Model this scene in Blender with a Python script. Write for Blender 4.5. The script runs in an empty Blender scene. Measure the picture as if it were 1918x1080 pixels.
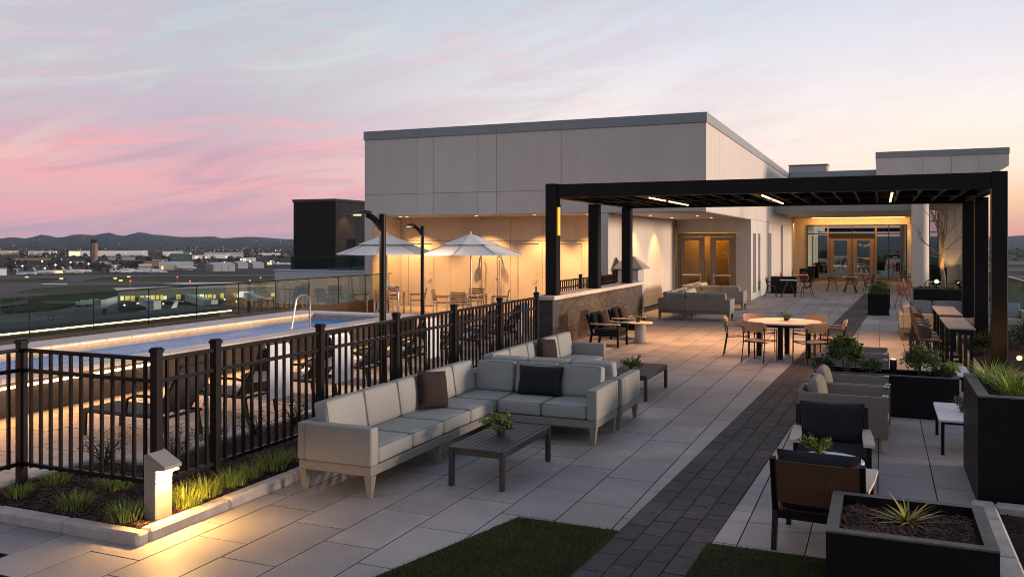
import bpy, math, random
from math import sin, cos, pi, radians, atan, sqrt, floor
from mathutils import Vector, Matrix, noise
random.seed(7)
SC = bpy.context.scene
COL = SC.collection

# ------------------------------------------------------------------ camera calibration
F = 1622.0; CX = 959.0; HY = 453.0; TH = atan((1650 - 959) / F); CAMH = 2.4
def G(px, py, z=0.0):
    """point of the photograph -> point of the horizontal plane at height z"""
    d = (CAMH - z) * F / (py - HY); u = (px - CX) / F * d
    return (u * cos(TH) - d * sin(TH), u * sin(TH) + d * cos(TH))
def AY(px, py, Y):
    k = (px - CX) / F; d = Y / (k * sin(TH) + cos(TH))
    return (d * (k * cos(TH) - sin(TH)), CAMH - (py - HY) / F * d)
GROUND = -25.0

# ------------------------------------------------------------------ colour helpers
def lin(r, g=None, b=None):
    if g is None: r, g, b = r
    f = lambda c: (c / 255 / 12.92) if c / 255 <= 0.04045 else ((c / 255 + 0.055) / 1.055) ** 2.4
    return (f(r), f(g), f(b), 1.0)
def C3(c): return (c[0], c[1], c[2], 1.0)

# ------------------------------------------------------------------ materials
def new_mat(name):
    m = bpy.data.materials.new(name); m.use_nodes = True
    nt = m.node_tree; nt.nodes.clear()
    out = nt.nodes.new('ShaderNodeOutputMaterial'); b = nt.nodes.new('ShaderNodeBsdfPrincipled')
    nt.links.new(b.outputs[0], out.inputs[0])
    return m, nt, b, out
def mat(name, col, rough=0.6, metal=0.0, var=0.0, scale=8.0, stretch=(1, 1, 1), bump=0.0, bscale=None, island=0.0,
        spec=0.5, col2=None, coords='Object', bdist=0.01, trans=0.0, detail=4.0, rvar=0.0, stain=0.0):
    m, nt, b, out = new_mat(name)
    N = nt.nodes; L = nt.links
    b.inputs['Roughness'].default_value = rough; b.inputs['Metallic'].default_value = metal
    b.inputs['Specular IOR Level'].default_value = spec
    b.inputs['Base Color'].default_value = C3(col)
    if trans:
        b.inputs['Transmission Weight'].default_value = trans
    tc = N.new('ShaderNodeTexCoord'); mp = N.new('ShaderNodeMapping'); mp.inputs['Scale'].default_value = stretch
    L.new(tc.outputs[coords], mp.inputs[0])
    last = None
    if var or col2:
        n = N.new('ShaderNodeTexNoise'); n.inputs['Scale'].default_value = scale; n.inputs['Detail'].default_value = detail
        n.inputs['Roughness'].default_value = 0.6
        L.new(mp.outputs[0], n.inputs['Vector'])
        mx = N.new('ShaderNodeMix'); mx.data_type = 'RGBA'
        c1 = tuple(max(0, x * (1 - var)) for x in col[:3]); c2 = tuple(min(1, x * (1 + var)) for x in (col2 or col)[:3])
        mx.inputs[6].default_value = C3(c1); mx.inputs[7].default_value = C3(c2)
        mr = N.new('ShaderNodeMapRange'); mr.inputs[1].default_value = 0.3; mr.inputs[2].default_value = 0.7
        L.new(n.outputs[0], mr.inputs[0]); L.new(mr.outputs[0], mx.inputs[0])
        last = mx.outputs[2]
        if stain:
            n3 = N.new('ShaderNodeTexNoise'); n3.inputs['Scale'].default_value = .55; n3.inputs['Detail'].default_value = 9; n3.inputs['Roughness'].default_value = .7; n3.inputs['Distortion'].default_value = .6
            L.new(tc.outputs['Object'], n3.inputs['Vector'])
            m3 = N.new('ShaderNodeMapRange'); m3.inputs[1].default_value = .42; m3.inputs[2].default_value = .62; m3.inputs[3].default_value = 1 - stain; m3.inputs[4].default_value = 1.04; L.new(n3.outputs[0], m3.inputs[0])
            n4 = N.new('ShaderNodeTexNoise'); n4.inputs['Scale'].default_value = 75; n4.inputs['Detail'].default_value = 2; L.new(tc.outputs['Object'], n4.inputs['Vector'])
            m4 = N.new('ShaderNodeMapRange'); m4.inputs[1].default_value = .35; m4.inputs[2].default_value = .65; m4.inputs[3].default_value = .90; m4.inputs[4].default_value = 1.08; L.new(n4.outputs[0], m4.inputs[0])
            mm = N.new('ShaderNodeMath'); mm.operation = 'MULTIPLY'; L.new(m3.outputs[0], mm.inputs[0]); L.new(m4.outputs[0], mm.inputs[1])
            mz = N.new('ShaderNodeMix'); mz.data_type = 'RGBA'; mz.blend_type = 'MULTIPLY'; mz.inputs[0].default_value = 1; L.new(last, mz.inputs[6]); L.new(mm.outputs[0], mz.inputs[7]); last = mz.outputs[2]
        if rvar:
            m2 = N.new('ShaderNodeMapRange'); m2.inputs[1].default_value = 0.3; m2.inputs[2].default_value = 0.7
            m2.inputs[3].default_value = rough - rvar; m2.inputs[4].default_value = rough + rvar
            L.new(n.outputs[0], m2.inputs[0]); L.new(m2.outputs[0], b.inputs['Roughness'])
    if island:
        g = N.new('ShaderNodeNewGeometry'); hs = N.new('ShaderNodeHueSaturation')
        mr = N.new('ShaderNodeMapRange'); mr.inputs[3].default_value = 1 - island; mr.inputs[4].default_value = 1 + island
        L.new(g.outputs['Random Per Island'], mr.inputs[0]); L.new(mr.outputs[0], hs.inputs['Value'])
        if last: L.new(last, hs.inputs['Color'])
        else: hs.inputs['Color'].default_value = C3(col)
        last = hs.outputs[0]
    if last: L.new(last, b.inputs['Base Color'])
    if bump:
        n2 = N.new('ShaderNodeTexNoise'); n2.inputs['Scale'].default_value = bscale or scale * 4; n2.inputs['Detail'].default_value = 3
        L.new(mp.outputs[0], n2.inputs['Vector'])
        bp = N.new('ShaderNodeBump'); bp.inputs['Strength'].default_value = bump; bp.inputs['Distance'].default_value = bdist
        L.new(n2.outputs[0], bp.inputs['Height']); L.new(bp.outputs[0], b.inputs['Normal'])
    return m
def emit(name, col, strength, sample=False):
    m, nt, b, out = new_mat(name)
    b.inputs['Base Color'].default_value = C3(col); b.inputs['Emission Color'].default_value = C3(col)
    b.inputs['Emission Strength'].default_value = strength
    if not sample: m.cycles.emission_sampling = 'NONE'
    return m
def glass(name, tint, refl=0.25, rough=0.0, boost=1.0, coat=(1, 1, 1)):
    """thin architectural pane: clear, tinted, with a mirror coat that grows towards grazing"""
    m, nt, b, out = new_mat(name); nt.nodes.remove(b)
    N = nt.nodes; L = nt.links
    t = N.new('ShaderNodeBsdfTransparent'); t.inputs[0].default_value = C3(tint)
    g = N.new('ShaderNodeBsdfGlossy'); g.inputs['Roughness'].default_value = rough; g.inputs['Color'].default_value = C3(coat)
    fr = N.new('ShaderNodeLayerWeight'); fr.inputs[0].default_value = 0.25
    mr = N.new('ShaderNodeMapRange'); mr.inputs[3].default_value = refl; mr.inputs[4].default_value = min(1, refl + 0.6 * boost)
    L.new(fr.outputs['Fresnel'], mr.inputs[0])
    mx = N.new('ShaderNodeMixShader'); L.new(mr.outputs[0], mx.inputs[0]); L.new(t.outputs[0], mx.inputs[1]); L.new(g.outputs[0], mx.inputs[2])
    L.new(mx.outputs[0], out.inputs[0])
    return m

# ------------------------------------------------------------------ mesh builder
KIDS = {}
class MB:
    def __init__(s): s.v = []; s.f = []; s.mi = []; s.m = 0
    def add(s, vs, fs, M=None):
        o = len(s.v)
        if M is not None: vs = [M @ Vector(p) for p in vs]
        s.v.extend([tuple(p) for p in vs])
        for f in fs: s.f.append(tuple(i + o for i in f)); s.mi.append(s.m)
        return s
    def box(s, x0, y0, z0, x1, y1, z1, c=0.0, M=None):
        if x0 > x1: x0, x1 = x1, x0
        if y0 > y1: y0, y1 = y1, y0
        if z0 > z1: z0, z1 = z1, z0
        c = min(c, (x1 - x0) * .45, (y1 - y0) * .45, (z1 - z0) * .45)
        if c <= 0:
            vs = [(x, y, z) for z in (z0, z1) for y in (y0, y1) for x in (x0, x1)]
            fs = [(0, 2, 3, 1), (4, 5, 7, 6), (0, 1, 5, 4), (2, 6, 7, 3), (0, 4, 6, 2), (1, 3, 7, 5)]
            return s.add(vs, fs, M)
        X = (x0, x1); Y = (y0, y1); Z = (z0, z1); vs = []; idx = {}
        for i in (0, 1):
            for j in (0, 1):
                for k in (0, 1):
                    sx, sy, sz = (c if i == 0 else -c), (c if j == 0 else -c), (c if k == 0 else -c)
                    for a, p in (('x', (X[i], Y[j] + sy, Z[k] + sz)), ('y', (X[i] + sx, Y[j], Z[k] + sz)), ('z', (X[i] + sx, Y[j] + sy, Z[k]))):
                        idx[(i, j, k, a)] = len(vs); vs.append(p)
        fs = []
        def q(*ks): fs.append(tuple(idx[k] for k in ks))
        for i in (0, 1):
            r = [(i, 0, 0, 'x'), (i, 0, 1, 'x'), (i, 1, 1, 'x'), (i, 1, 0, 'x')]; q(*(r if i == 0 else r[::-1]))
            r = [(0, i, 0, 'y'), (1, i, 0, 'y'), (1, i, 1, 'y'), (0, i, 1, 'y')]; q(*(r if i == 0 else r[::-1]))
            r = [(0, 0, i, 'z'), (0, 1, i, 'z'), (1, 1, i, 'z'), (1, 0, i, 'z')]; q(*(r if i == 0 else r[::-1]))
        for a in (0, 1):
            for b in (0, 1):
                fl = (a + b) % 2
                r = [(a, b, 0, 'x'), (a, b, 0, 'y'), (a, b, 1, 'y'), (a, b, 1, 'x')]; q(*(r if fl == 0 else r[::-1]))
                r = [(a, 0, b, 'x'), (a, 1, b, 'x'), (a, 1, b, 'z'), (a, 0, b, 'z')]; q(*(r if fl == 0 else r[::-1]))
                r = [(0, a, b, 'y'), (0, a, b, 'z'), (1, a, b, 'z'), (1, a, b, 'y')]; q(*(r if fl == 0 else r[::-1]))
        for i in (0, 1):
            for j in (0, 1):
                for k in (0, 1):
                    r = [(i, j, k, 'x'), (i, j, k, 'z'), (i, j, k, 'y')]; q(*(r if (i + j + k) % 2 == 0 else r[::-1]))
        return s.add(vs, fs, M)
    def slab(s, x0, y0, x1, y1, zb, zt, c, M=None):
        """paving slab: worn top (material 0), dark sides of the open joint (material 1)"""
        vs = [(x0 + c, y0 + c, zt), (x1 - c, y0 + c, zt), (x1 - c, y1 - c, zt), (x0 + c, y1 - c, zt), (x0, y0, zt - c), (x1, y0, zt - c), (x1, y1, zt - c), (x0, y1, zt - c), (x0, y0, zb), (x1, y0, zb), (x1, y1, zb), (x0, y1, zb)]
        s.m = 0; s.add(vs[:8], [(0, 1, 2, 3)] + [(4 + i, 4 + (i + 1) % 4, (i + 1) % 4, i) for i in range(4)], M)
        s.m = 1; s.add(vs[4:], [(4 + i, 4 + (i + 1) % 4, (i + 1) % 4, i) for i in range(4)], M); s.m = 0
    def bar(s, p, q, w, h=None, c=0.0, w2=None, h2=None):
        """square bar from p to q (w across, h up); w2,h2 at the far end: a taper"""
        p = Vector(p); q = Vector(q); d = (q - p); L = d.length; d.normalize(); h = h or w; w2 = w2 or w; h2 = h2 or (h if w2 == w else w2)
        up = Vector((0, 0, 1)) if abs(d.z) < .95 else Vector((0, 1, 0))
        sx = d.cross(up).normalized(); sy = sx.cross(d).normalized()
        vs = []
        for o, ww, hh in ((p, w, h), (q, w2, h2)):
            for a, b in ((-1, -1), (1, -1), (1, 1), (-1, 1)): vs.append(o + sx * a * ww / 2 + sy * b * hh / 2)
        return s.add(vs, [(0, 1, 2, 3), (7, 6, 5, 4), (0, 4, 5, 1), (1, 5, 6, 2), (2, 6, 7, 3), (3, 7, 4, 0)])
    def tube(s, pts, r, n=8, r2=None, caps=True):
        pts = [Vector(p) for p in pts]; k = len(pts); vs = []
        ref = None
        for i, p in enumerate(pts):
            t = (pts[min(i + 1, k - 1)] - pts[max(i - 1, 0)]).normalized()
            if ref is None:
                ref = t.cross(Vector((0, 0, 1)) if abs(t.z) < .9 else Vector((1, 0, 0))).normalized()
            ref = (ref - t * ref.dot(t)).normalized(); b = t.cross(ref)
            rr = r if r2 is None else r + (r2 - r) * i / max(1, k - 1)
            for j in range(n):
                a = 2 * pi * j / n; vs.append(p + ref * cos(a) * rr + b * sin(a) * rr)
        fs = []
        for i in range(k - 1):
            for j in range(n):
                j2 = (j + 1) % n; fs.append((i * n + j, i * n + j2, (i + 1) * n + j2, (i + 1) * n + j))
        if caps: fs.append(tuple(range(n))[::-1]); fs.append(tuple((k - 1) * n + j for j in range(n)))
        return s.add(vs, fs)
    def lathe(s, prof, n=24, cx=0, cy=0, cz=0, M=None):
        vs = []; fs = []; k = len(prof)
        for r, z in prof:
            for j in range(n):
                a = 2 * pi * j / n; vs.append((cx + r * cos(a), cy + r * sin(a), cz + z))
        for i in range(k - 1):
            for j in range(n):
                j2 = (j + 1) % n; fs.append((i * n + j, i * n + j2, (i + 1) * n + j2, (i + 1) * n + j))
        if prof[0][0] > 1e-4: fs.append(tuple(range(n))[::-1])
        if prof[-1][0] > 1e-4: fs.append(tuple((k - 1) * n + j for j in range(n)))
        return s.add(vs, fs, M)
    def prism(s, poly, z0, z1, M=None):
        n = len(poly); vs = [(x, y, z0) for x, y in poly] + [(x, y, z1) for x, y in poly]
        fs = [tuple(range(n))[::-1], tuple(range(n, 2 * n))] + [(i, (i + 1) % n, n + (i + 1) % n, n + i) for i in range(n)]
        return s.add(vs, fs, M)
    def rbox(s, x0, y0, z0, x1, y1, z1, r=0.04, bulge=0.0, n=7, M=None, top=True):
        """soft cushion: rounded box with swollen faces"""
        c = Vector(((x0 + x1) / 2, (y0 + y1) / 2, (z0 + z1) / 2)); h = Vector((abs(x1 - x0) / 2, abs(y1 - y0) / 2, abs(z1 - z0) / 2))
        r = min(r, h.x * .95, h.y * .95, h.z * .95)
        ts = [-1 + 2 * i / n for i in range(n + 1)]
        def g(t): return math.copysign(abs(t) ** 0.6, t)
        for ax in range(3):
            for sg in (-1, 1):
                vs = []; fs = []
                a, b = [(1, 2), (2, 0), (0, 1)][ax]
                for i in range(n + 1):
                    for j in range(n + 1):
                        u = g(ts[i]); w = g(ts[j])
                        p = Vector((0, 0, 0)); p[ax] = sg * h[ax]; p[a] = u * h[a]; p[b] = w * h[b]
                        q = Vector((max(-h.x + r, min(h.x - r, p.x)), max(-h.y + r, min(h.y - r, p.y)), max(-h.z + r, min(h.z - r, p.z))))
                        d = p - q
                        if d.length > 1e-6: p = q + d.normalized() * r
                        p[ax] += sg * bulge * (1 - u * u) * (1 - w * w)
                        if bulge: p += Vector((noise.noise((c + p) * 4.3 + Vector((x0 * 7, y0 * 5, 1))), noise.noise((c + p) * 4.1 + Vector((3, x1 * 7, y1))), noise.noise((c + p) * 3.7 + Vector((x0 * 9, 5, y0 * 3))))) * bulge * .55
                        vs.append(c + p)
                m = n + 1
                for i in range(n):
                    for j in range(n):
                        f = (i * m + j, (i + 1) * m + j, (i + 1) * m + j + 1, i * m + j + 1)
                        fs.append(f if sg > 0 else f[::-1])
                s.add(vs, fs, M)
        return s
    def pillow(s, w, h, t, M=None, n=12):
        for sg in (-1, 1):
            vs = []; fs = []
            for i in range(n + 1):
                for j in range(n + 1):
                    u = -1 + 2 * i / n; v = -1 + 2 * j / n
                    th = t / 2 * ((1 - u ** 4) * (1 - v ** 4)) ** .55
                    pin = 1 - .07 * (1 - abs(u)) * abs(v) ** 2; pin2 = 1 - .07 * (1 - abs(v)) * abs(u) ** 2
                    th += .008 * noise.noise(Vector((u * 2.1, v * 2.3, sg * 3.0))) * (1 - u ** 4) * (1 - v ** 4)
                    vs.append((u * w / 2 * pin2, sg * th, v * h / 2 * pin))
            m = n + 1
            for i in range(n):
                for j in range(n):
                    f = (i * m + j, (i + 1) * m + j, (i + 1) * m + j + 1, i * m + j + 1); fs.append(f if sg < 0 else f[::-1])
            s.add(vs, fs, M)
        return s
    def build(s, name, mats, parent=None, local=False, smooth=35):
        me = bpy.data.meshes.new(name)
        vs = s.v
        if parent is not None and not local:
            l = parent['_o'] if '_o' in parent.keys() else (0, 0, 0)
            vs = [(x - l[0], y - l[1], z - l[2]) for x, y, z in vs]
        me.from_pydata(vs, [], s.f)
        if not isinstance(mats, (list, tuple)): mats = [mats]
        for m in mats: me.materials.append(m)
        if len(mats) > 1: me.polygons.foreach_set('material_index', s.mi)
        me.update()
        if smooth:
            import bmesh
            bm = bmesh.new(); bm.from_mesh(me)
            bmesh.ops.remove_doubles(bm, verts=bm.verts, dist=1e-5) if len(bm.verts) < 60000 else None
            th = radians(smooth)
            for e in bm.edges:
                if len(e.link_faces) == 2: e.smooth = e.calc_face_angle(4.0) < th
                else: e.smooth = False
            for f in bm.faces: f.smooth = True
            bm.to_mesh(me); bm.free()
        o = bpy.data.objects.new(name, me); COL.objects.link(o)
        if parent is not None:
            o.parent = parent; KIDS.setdefault(parent.name, []).append(o)
            if '_o' in parent.keys(): o['_o'] = parent['_o']
        return o

def tag(o, label=None, cat=None, group=None, kind=None):
    if label: o['label'] = label
    if cat: o['category'] = cat
    if group: o['group'] = group
    if kind: o['kind'] = kind
    return o
def thing(name, label, cat, loc=(0, 0, 0), rz=0.0, group=None):
    o = bpy.data.objects.new(name, None); COL.objects.link(o); o.empty_display_size = .2
    o.location = loc; o.rotation_euler = (0, 0, rz); o['_o'] = tuple(float(c) for c in loc)
    return tag(o, label, cat, group)
def protos(name, label, cat, group=None):
    """a thing modelled round its own origin; its parts are in local coordinates"""
    return thing(name, label, cat, (0, 0, 0), 0, group)
def kids(o):
    return list(KIDS.get(o.name, ()))
def copy_tree(o, parent=None):
    c = o.copy(); COL.objects.link(c)
    if parent is not None: c.parent = parent; KIDS.setdefault(parent.name, []).append(c)
    for ch in kids(o): copy_tree(ch, c)
    return c
def put(proto, used, loc, rz=0.0, label=None, group=None):
    """first use moves the prototype itself, later ones copy the thing and each of its parts"""
    o = proto if not used else copy_tree(proto)
    o.location = loc; o.rotation_euler = (0, 0, rz)
    if label: o['label'] = label
    if group: o['group'] = group
    return o
def Rz(a): return Matrix.Rotation(a, 4, 'Z')
def T(x, y, z): return Matrix.Translation((x, y, z))

# ------------------------------------------------------------------ foliage helpers
def leaf(mb, p, d, L, w, up=None, fold=0.25):
    d = Vector(d).normalized(); up = Vector(up or (0, 0, 1))
    sx = d.cross(up)
    if sx.length < 1e-3: sx = Vector((1, 0, 0))
    sx.normalize(); nn = sx.cross(d)
    p = Vector(p)
    a = p; b = p + d * L * .5 + sx * w / 2 + nn * w * fold; c = p + d * L; e = p + d * L * .5 - sx * w / 2 + nn * w * fold
    mb.add([a, b, c, e], [(0, 1, 2), (0, 2, 3)])
def blade(mb, p, az, L, w, lean, droop, n=3):
    """a grass blade: a tapered strip that bends outwards"""
    p = Vector(p); out = Vector((cos(az), sin(az), 0)); sd = Vector((-sin(az), cos(az), 0))
    vs = []; a = lean; q = p.copy()
    for i in range(n + 1):
        ww = w * (1 - (i / n) ** 1.5) + .0006
        vs += [q - sd * ww / 2, q + sd * ww / 2]
        q = q + (out * sin(a) + Vector((0, 0, 1)) * cos(a)) * L / n; a += droop / n
    mb.add(vs, [(2 * i, 2 * i + 1, 2 * i + 3, 2 * i + 2) for i in range(n)])
def tuft(r, h, nb, w=.006, spread=1.0, R=None, flat=1.0):
    mb = MB(); rr = R or random
    for i in range(nb):
        a = rr.uniform(0, 2 * pi); q = r * sqrt(rr.random()) * .5
        blade(mb, (q * cos(a), q * sin(a) * flat, 0), a + rr.uniform(-.5, .5), h * rr.uniform(.6, 1.1), w, rr.uniform(.05, .55) * spread, rr.uniform(.3, 1.3) * spread)
    return mb
def bush(rx, ry, rz, nl, L, w, R, stems=8, z0=0.0, clump=9, shell=.55):
    """(leaves, stems): leaves on short shoots in clumps round many twig ends"""
    lv = MB(); st = MB(); ends = []
    for i in range(clump * 3):
        a = R.uniform(0, 2 * pi); t = R.random(); e = R.uniform(-.2, 1)
        rad = (shell + (1 - shell) * R.random())
        ce = sqrt(max(0, 1 - e * e)); ends.append(Vector((rx * ce * cos(a) * rad, ry * ce * sin(a) * rad, z0 + rz * .5 + rz * .5 * e * rad)))
    for i, e in enumerate(ends):
        if i < stems: st.tube([(e.x * .1, e.y * .1, z0 * .2), (e.x * .5, e.y * .5, e.z * .5), e], .006, 5, .002)
        k = nl // len(ends)
        cr = min(rx, rz) * R.uniform(.22, .42)
        for j in range(k):
            d = Vector((R.gauss(0, 1), R.gauss(0, 1), R.gauss(.25, .9))).normalized()
            p = e + d * cr * R.random()
            leaf(lv, p, d + Vector((0, 0, R.uniform(-.3, .5))), L * R.uniform(.6, 1.2), w * R.uniform(.7, 1.2), (R.gauss(0, .5), R.gauss(0, .5), 1))
    return lv, st
def AX(px, py, X):
    k = (px - CX) / F; d = X / (k * cos(TH) - sin(TH))
    return (d * (k * sin(TH) + cos(TH)), CAMH - (py - HY) / F * d)
# ------------------------------------------------------------------ material library
M = {}
M['tile'] = mat('porcelain_paver', (.325, .288, .272), .6, var=.12, scale=1.1, bump=.12, bscale=160, stain=.22, island=.11, spec=.4, bdist=.002, rvar=.1, detail=12)
M['decktile'] = mat('pool_deck_paver', (.36, .31, .285), .6, var=.12, stain=.18, scale=1.2, bump=.1, bscale=150, island=.07, spec=.35, bdist=.002)
M['paver'] = mat('charcoal_paver', (.064, .053, .050), .8, var=.3, scale=14, bump=.35, bscale=260, island=.2, spec=.3, bdist=.003, detail=8)
M['grout'] = mat('dark_joint', (.010, .009, .009), .9, var=.2)
M['concrete'] = mat('precast_concrete', (.43, .385, .35), .75, var=.12, stain=.25, scale=6, bump=.25, bscale=90, spec=.3, bdist=.003, detail=8)
M['mulch'] = mat('bark_mulch', (.022, .013, .010), .95, var=.5, scale=60, bump=.6, bscale=120, spec=.2, bdist=.01)
M['chip'] = mat('bark_chip', (.085, .045, .034), .9, island=.85, spec=.2)
M['blackmetal'] = mat('black_powder_coat', (.0045, .0045, .005), .45, var=.2, scale=30, spec=.22, bump=.04, bscale=700, bdist=.001)
M['pergola'] = mat('pergola_black', (.0042, .0043, .005), .5, var=.25, scale=3, spec=.2)
M['planter'] = mat('planter_black', (.0042, .0044, .0056), .5, var=.4, scale=2.2, bump=.08, bscale=300, spec=.2, bdist=.001)
M['planter_rim'] = mat('planter_rim_grey', (.105, .093, .082), .75, var=.25, scale=14, bump=.1, bscale=200, spec=.3, bdist=.002)
M['fabric'] = mat('grey_sofa_fabric', (.285, .288, .268), .9, var=.22, scale=90, stretch=(1, 1, 3.5), bump=.35, bscale=520, spec=.15, bdist=.002, detail=6)
M['piping'] = mat('sofa_piping', (.235, .235, .215), .9, var=.1, scale=60)
M['sofaframe'] = mat('taupe_aluminium', (.205, .19, .172), .55, var=.08, scale=20, spec=.4)
M['sofapanel'] = mat('grey_woven_panel', (.265, .255, .235), .85, var=.16, scale=140, stretch=(.6, .6, 5), bump=.4, bscale=420, spec=.2, bdist=.002, detail=6)
M['beige'] = mat('beige_sofa_fabric', (.47, .41, .33), .9, var=.08, scale=90, bump=.3, bscale=500, spec=.15, bdist=.002)
M['blue_fabric'] = mat('slate_blue_fabric', (.33, .36, .40), .9, var=.08, scale=90, bump=.3, bscale=500, spec=.15, bdist=.002)
M['brownpillow'] = mat('brown_pillow', (.034, .024, .021), .9, var=.15, scale=120, bump=.3, bscale=500, spec=.12, bdist=.002)
M['darkpillow'] = mat('charcoal_cushion', (.020, .020, .021), .9, var=.15, scale=120, bump=.3, bscale=500, spec=.15, bdist=.002)
M['taupe_cushion'] = mat('taupe_cushion', (.215, .182, .148), .9, var=.1, scale=100, bump=.3, bscale=500, spec=.15, bdist=.002)
M['pale_cushion'] = mat('oatmeal_cushion', (.42, .37, .30), .9, var=.1, scale=100, bump=.3, bscale=500, spec=.15, bdist=.002)
M['ropeweave'] = mat('taupe_rope_weave', (.225, .182, .155), .85, var=.2, scale=110, stretch=(.25, .25, 6), bump=.7, bscale=90, spec=.2, bdist=.006, detail=3)
M['wicker'] = mat('brown_wicker', (.115, .056, .027), .6, var=.35, scale=70, stretch=(4, 4, .6), bump=.9, bscale=60, spec=.4, bdist=.008, detail=2)
M['teak'] = mat('teak', (.37, .215, .115), .6, var=.18, scale=14, stretch=(1, 1, 12), spec=.35, col2=(.44, .27, .16), detail=6)
M['darkteak'] = mat('dark_teak', (.20, .112, .06), .6, var=.2, scale=14, stretch=(1, 1, 12), spec=.3, col2=(.26, .15, .085), detail=6)
M['teakpale'] = mat('weathered_teak', (.50, .40, .315), .65, var=.13, scale=20, stretch=(8, 1, 1), spec=.3, detail=6)
M['tabletop'] = mat('pale_table_top', (.62, .50, .40), .55, var=.08, scale=18, stretch=(1, 6, 1), spec=.4, detail=6)
M['marble'] = mat('white_marble', (.66, .65, .66), .35, var=.07, scale=4, detail=9)
M['barTop'] = mat('bar_top_taupe', (.27, .24, .21), .5, var=.08, scale=12)
M['slat'] = mat('charcoal_slat', (.03, .029, .03), .5, var=.2, scale=30)
M['facade'] = mat('facade_panel', (.565, .525, .465), .6, var=.05, scale=1.6, stretch=(1, 1, .22), spec=.35, detail=12, bump=.03, bscale=200, bdist=.001, island=.035)
M['facade_joint'] = mat('facade_joint', (.15, .143, .14), .8)
M['cap'] = mat('parapet_cap_metal', (.235, .265, .27), .45, metal=.35, var=.06, scale=2)
M['soffit'] = mat('soffit_panel', (.40, .365, .335), .6, var=.03, scale=2)
M['white_panel'] = mat('white_parapet_panel', (.50, .54, .57), .5, var=.03, scale=1.5)
M['doorpaint'] = mat('door_paint', (.56, .52, .48), .45, var=.03, scale=3)
M['doorframe'] = mat('bronze_door_frame', (.25, .19, .14), .4, metal=.25, var=.1, scale=6)
M['mullion'] = mat('dark_mullion', (.03, .027, .024), .4, metal=.3)
M['steel'] = mat('brushed_steel', (.55, .53, .50), .28, metal=1.0, var=.08, scale=30, stretch=(1, 1, 8))
M['steelsatin'] = mat('satin_steel', (.55, .53, .51), .5, metal=.7, var=.1, scale=14)
M['brick'] = None
M['darkbrick'] = None
M['towel'] = mat('white_towel', (.82, .83, .84), .95, var=.04, scale=60, bump=.5, bscale=300, spec=.1, bdist=.004)
M['sling'] = mat('grey_mesh_sling', (.062, .057, .055), .8, var=.15, scale=120, bump=.3, bscale=300, spec=.25, bdist=.002)
M['loungermetal'] = mat('dark_bronze_frame', (.014, .012, .011), .5, var=.1, scale=20, spec=.3)
M['umbrella'] = mat('white_canvas', (.82, .77, .71), .85, var=.03, scale=10, bump=.1, bscale=120, spec=.15, bdist=.002)
M['polewhite'] = mat('silver_pole', (.50, .47, .43), .4, metal=.5)
M['travertine'] = mat('travertine_tile', (.40, .34, .27), .55, var=.18, scale=7, bump=.1, bscale=60, spec=.35, detail=8)
M['coping'] = mat('pool_coping', (.66, .55, .475), .6, var=.09, scale=5, bump=.08, bscale=90, bdist=.002)
M['pooltile'] = mat('pool_wall_tile', (.052, .038, .027), .6, var=.4, scale=5, stretch=(1, 1, 5), bump=.1, bscale=60)
M['basin'] = mat('pool_plaster', (.10, .24, .40), .6, var=.06, scale=2)
M['brownboard'] = mat('brown_upstand', (.075, .046, .032), .6, var=.2, scale=6, stretch=(1, .2, 4))
M['foliage'] = mat('leaf_green', (.085, .125, .030), .55, island=.5, spec=.3)
M['foliage_dark'] = mat('leaf_dark', (.042, .062, .020), .55, island=.5, spec=.3)
M['foliage_lime'] = mat('leaf_lime', (.30, .33, .05), .55, island=.4, spec=.3)
M['succulent'] = mat('leaf_sage', (.16, .19, .09), .6, island=.4, spec=.3)
M['grassblade'] = mat('ornamental_grass', (.16, .215, .04), .6, island=.5, spec=.25)
M['grasslime'] = mat('lime_grass', (.26, .32, .045), .6, island=.45, spec=.25)
M['yucca'] = mat('variegated_blade', (.36, .28, .045), .5, island=.4, spec=.3)
M['yuccagreen'] = mat('green_blade', (.13, .15, .04), .5, island=.4, spec=.3)
M['turf'] = mat('artificial_turf', (.055, .062, .009), .9, var=.25, scale=2.2, island=.6, spec=.05)
M['turfbase'] = mat('turf_backing', (.012, .014, .004), .95, var=.3, scale=80)
M['stool'] = mat('dark_brown_stool', (.050, .034, .025), .5, var=.2, scale=30)
M['branch'] = mat('brown_branch', (.085, .058, .042), .85, var=.25, scale=20)
M['twig'] = mat('brown_twig', (.05, .035, .026), .85, var=.2, scale=30)
M['bark'] = mat('pale_bark', (.20, .145, .095), .8, var=.3, scale=14, stretch=(1, 1, 3), bump=.4, bscale=50)
M['pot'] = mat('dark_pot', (.05, .047, .043), .6, var=.2, scale=20)
M['red'] = mat('red_chair_paint', (.42, .035, .022), .4, var=.05)
M['bollard'] = mat('bollard_bronze', (.30, .275, .245), .45, metal=.3, var=.06, scale=8)
M['drum'] = mat('white_drum', (.42, .40, .37), .5, var=.04)
M['glass_rail'] = glass('railing_glass', (.74, .83, .79), .03, boost=.4)
M['glass_green'] = glass('green_railing_glass', (.42, .58, .55), .10, boost=.7)
M['glass_front'] = glass('coated_glass', (.26, .36, .32), .50, boost=.6, coat=(.86, .98, .92))
M['glass_door'] = glass('amber_glass', (.72, .56, .16), .04, boost=.25)
WARM = (1.0, .56, .20); WARM2 = (1.0, .68, .36); AMBER = (1.0, .45, .10)
M['led'] = emit('led_strip_glow', (1.0, .60, .20), 5.0)
M['led_hot'] = emit('led_strip_hot', (1.0, .72, .36), 7.0)
M['led_amber'] = emit('amber_lens', (1.0, .36, .05), 1.6)
M['downlight'] = emit('downlight_lens', (1.0, .72, .40), 6.0)
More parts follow.
